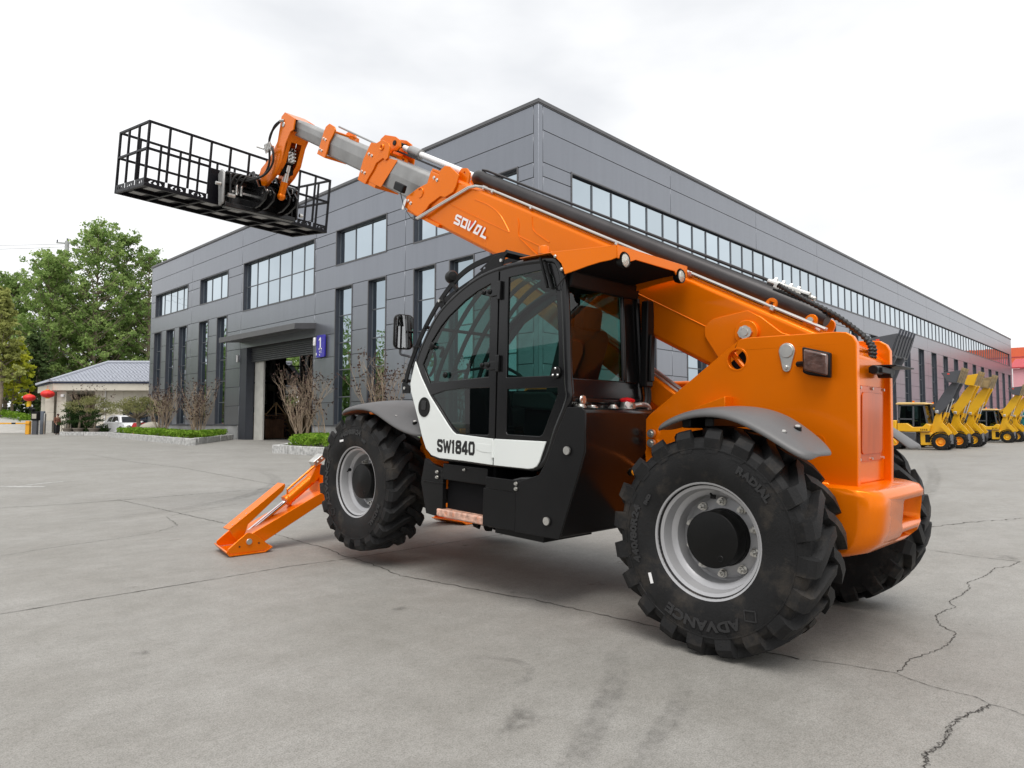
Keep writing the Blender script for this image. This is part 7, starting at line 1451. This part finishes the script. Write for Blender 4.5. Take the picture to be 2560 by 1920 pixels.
# side mirror
m = MB(); m.prism(rrect(-1.165, -.985, 1.88, 2.185, .05, 6), 'y', 2.86, 2.90); mr_ = m.build('side_mirror', mt['hub'], cab, bevel=.012, seg=3); MR = Matrix.Translation((-1.075, 2.88, 0)) @ Matrix.Rotation(rad(-16), 4, 'Z') @ Matrix.Translation((1.075, -2.88, 0)); mr_.matrix_local = MR
m = MB(); m.prism(rrect(-1.155, -.995, 1.89, 2.175, .045, 6), 'y', 2.8575, 2.8595); m.build('mirror_glass', mt['mirror'], cab, smooth=0).matrix_local = MR
m = MB(); m.tube(smooth_path([(-1.09, 2.89, 1.90), (-1.09, 2.89, 1.84), (-1.02, 2.87, 1.825), (-.99, 2.83, 1.80), (-.99, 2.82, 1.72)], 5), .011, 8); m.cyl((-.995, 2.82, 1.74), (-.995, 2.82, 1.66), .022, 10); m.build('mirror_arm', mt['lgrey'], cab)
# orange sun visor at the back with two round work lamps
cv = MB(); side = [(1.205, 2.492), (.629, 2.456), (.627, 2.378), (.674, 2.369), (.76, 2.366), (.861, 2.354), (.96, 2.338), (1.062, 2.322), (1.095, 2.40), (1.15, 2.45)]
m = MB(); m.prism(side, 'x', CX0 - .012, CX0 - .002); vis = m.build('rear_visor', O_, tele, bevel=.003)
m = MB(); m.prism(side, 'x', CX1 - .07, CX1 - .06); m.build('visor_side', O_, vis, bevel=.003)
def arch(xc, r_=.058, n=9): return [(xc + r_ * cos(rad(180 - 180 * k / (n - 1))), 2.372 + r_ * sin(rad(180 - 180 * k / (n - 1))) * .95) for k in range(n)]
rearv = [(CX0 - .012, 2.456), (CX0 - .012, 2.375)] + arch(-.985) + [(-.86, 2.396), (-.38, 2.396)] + arch(-.30) + [(CX1 - .06, 2.375), (CX1 - .06, 2.456)]
m = MB(); m.prism(rearv, 'y', .617, .627); m.build('visor_rear', O_, vis, bevel=.003)
m = MB(); m.prism([(.617, 2.452), (1.205, 2.488), (1.5, 2.49), (1.5, 2.496), (1.205, 2.496), (.617, 2.460)], 'x', CX0 - .012, CX1 - .06); m.build('visor_top', O_, vis, bevel=.003)
m = MB(); m.prism([(.64, 2.40), (.80, 2.39), (1.10, 2.36), (1.12, 2.40), (1.1, 2.45), (.64, 2.445)], 'x', CX0 + .01, CX1 - .08); m.build('visor_liner', mt['dark'], vis, bevel=.02)
for x in (-.985, -.30):
    m = MB(); m.lathe([(.0, .05), (.04, .045), (.05, .02), (.05, -.004), (.046, -.006), (.044, 0), (0, 0)], 24, Matrix.Translation((x, .612, 2.372)) @ Matrix.Rotation(rad(90), 4, 'Z')); wl_ = m.build('work_lamp', mt['hub'], vis); m = MB(); m.lathe([(.044, 0), (.03, -.006), (0, -.009)], 24, Matrix.Translation((x, .611, 2.372)) @ Matrix.Rotation(rad(90), 4, 'Z')); m.build('lamp_lens', mt['lamp'], vis)
for y, z in ((1.15, 2.458), (1.09, 2.36)): m = MB(); m.ball((CX0 - .016, y, z), .008, .013, .013, 10, 6); m.build('visor_bolt', mt['zinc'], vis)
for x in (-.95, -.35): m = MB(); m.ball((x, .66, 2.462), .01, .01, .007, 8, 5); m.build('visor_bolt', mt['zinc'], vis)
m = MB(); m.box(-.215, -.12, .95, 1.01, 1.58, 2.24); m.box(-.20, -.14, .925, .949, 1.62, 1.98); m.build('intake_duct', mt['black_satin'], tele, bevel=.01)
m = MB()
for k in range(2): m.tube(smooth_path([(-.19 + .04 * k, .98, 1.62), (-.18 + .04 * k, .97, 1.5), (-.22 + .04 * k, .97, 1.42), (-.28, .99, 1.38)], 5), .016, 8)
m.build('cab_hose', mt['hose'], tele)

# ------------------------------------------------------------------ work platform on the boom
wp = thing('work_platform', 'long black steel basket with railings held high at the boom tip', 'work platform')
wp.matrix_world = VM @ Matrix.Translation((-1.64, 8.1, 4.29)) @ Matrix.Rotation(rad(4.68), 4, 'Z') @ Matrix.Rotation(rad(4.17), 4, 'X') @ Matrix.Rotation(rad(.72), 4, 'Y')
LP, WP_, HP = 2.93, 1.03, .895; bm_ = mt['basket']; t_ = .032
def rail(p, q, name='rail', w_=t_): MB().bar(p, q, w_, w_, (0, 0, 1) if abs(Vector(q).z - Vector(p).z) < .1 else (0, 1, 0)).build(name, bm_, wp, bevel=.003, seg=1)
for y in (t_ / 2, WP_ - t_ / 2):
    rail((0, y, HP - t_ / 2), (LP, y, HP - t_ / 2), 'top_rail')
    if y < .1: rail((0, y, .575 * HP), (.88, y, .575 * HP)); rail((2.05, y, .575 * HP), (LP, y, .575 * HP))
    else: rail((0, y, .575 * HP), (LP, y, .575 * HP))
    for k in range(11):
        x = min(max(LP * k / 10, t_ / 2), LP - t_ / 2); z0 = 0.13 * HP if not (y < .1 and .9 < x < 2.04) else .55 * HP
        rail((x, y, 0 if k in (0, 10) else z0 + .002), (x, y, HP - t_ - .001), 'post', t_ * (1 if k in (0, 10) else .9))
for x in (t_ / 2, LP - t_ / 2):
    rail((x, t_, HP - t_ / 2), (x, WP_ - t_, HP - t_ / 2), 'top_rail'); rail((x, t_, .575 * HP), (x, WP_ - t_, .575 * HP))
    for k in (1, 2): rail((x, WP_ * k / 3, .13 * HP), (x, WP_ * k / 3, HP - t_ - .001), 'post', t_ * .9)
def kick(fn, a, b):
    c, z = (a + b) / 2, .062; w_ = .026
    hl = [[(c - w_, z), (c, z - .025), (c + w_, z), (c, z + .025)]]
    for s_ in (-1, 1): hl.append([(c + s_ * .035, z - .026), (c + s_ * .062, z), (c + s_ * .035, z + .026), (c + s_ * .06, z + .026), (c + s_ * .088, z), (c + s_ * .06, z - .026)])
    m = MB(); fn(m, [(a + .018, .0), (b - .018, .0), (b - .018, .115), (a + .018, .115)], hl); m.build('kick_plate', bm_, wp, smooth=0)
for y in (.004, WP_ - .01):
    for k in range(10):
        if y < .1 and 3 <= k < 7: continue
        kick(lambda m, p, h: m.prism(p, 'y', y, y + .006, holes=h), LP * k / 10, LP * (k + 1) / 10)
for x in (.004, LP - .01):
    for k in range(3): kick(lambda m, p, h: m.prism(p, 'x', x, x + .006, holes=h), WP_ * k / 3, WP_ * (k + 1) / 3)
MB().box(.88, 2.05, -.012, .02, -.005, .56 * HP).build('mount_plate', bm_, wp, bevel=.004)
MB().box(.02, LP - .02, .02, WP_ - .02, .045, .052).build('floor_plate', mt['black_satin'], wp, smooth=0)
for y in (.02, WP_ / 2, WP_ - .02): MB().bar((0, y, .022), (LP, y, .022), .045, .045).build('floor_beam', bm_, wp, bevel=.003, seg=1)
for k in range(8):
    x = .022 + (LP - .044) * k / 7
    for a, b in ((.045, WP_ / 2 - .025), (WP_ / 2 + .025, WP_ - .045)): MB().bar((x, a, .022), (x, b, .022), .04, .04).build('floor_beam', bm_, wp, bevel=.003, seg=1)
for k in range(7):
    for j in range(2): x0, x1 = .06 + (LP - .044) * k / 7, -.02 + (LP - .044) * (k + 1) / 7; ya, yb = (.08, WP_ / 2 - .06) if j == 0 else (WP_ / 2 + .06, WP_ - .08); MB().box(x0 + .08, x1 - .08, ya + .06, yb - .06, .036, .0445).build('floor_tread', mt['galv'], wp, smooth=0)

bpy.context.view_layer.update()
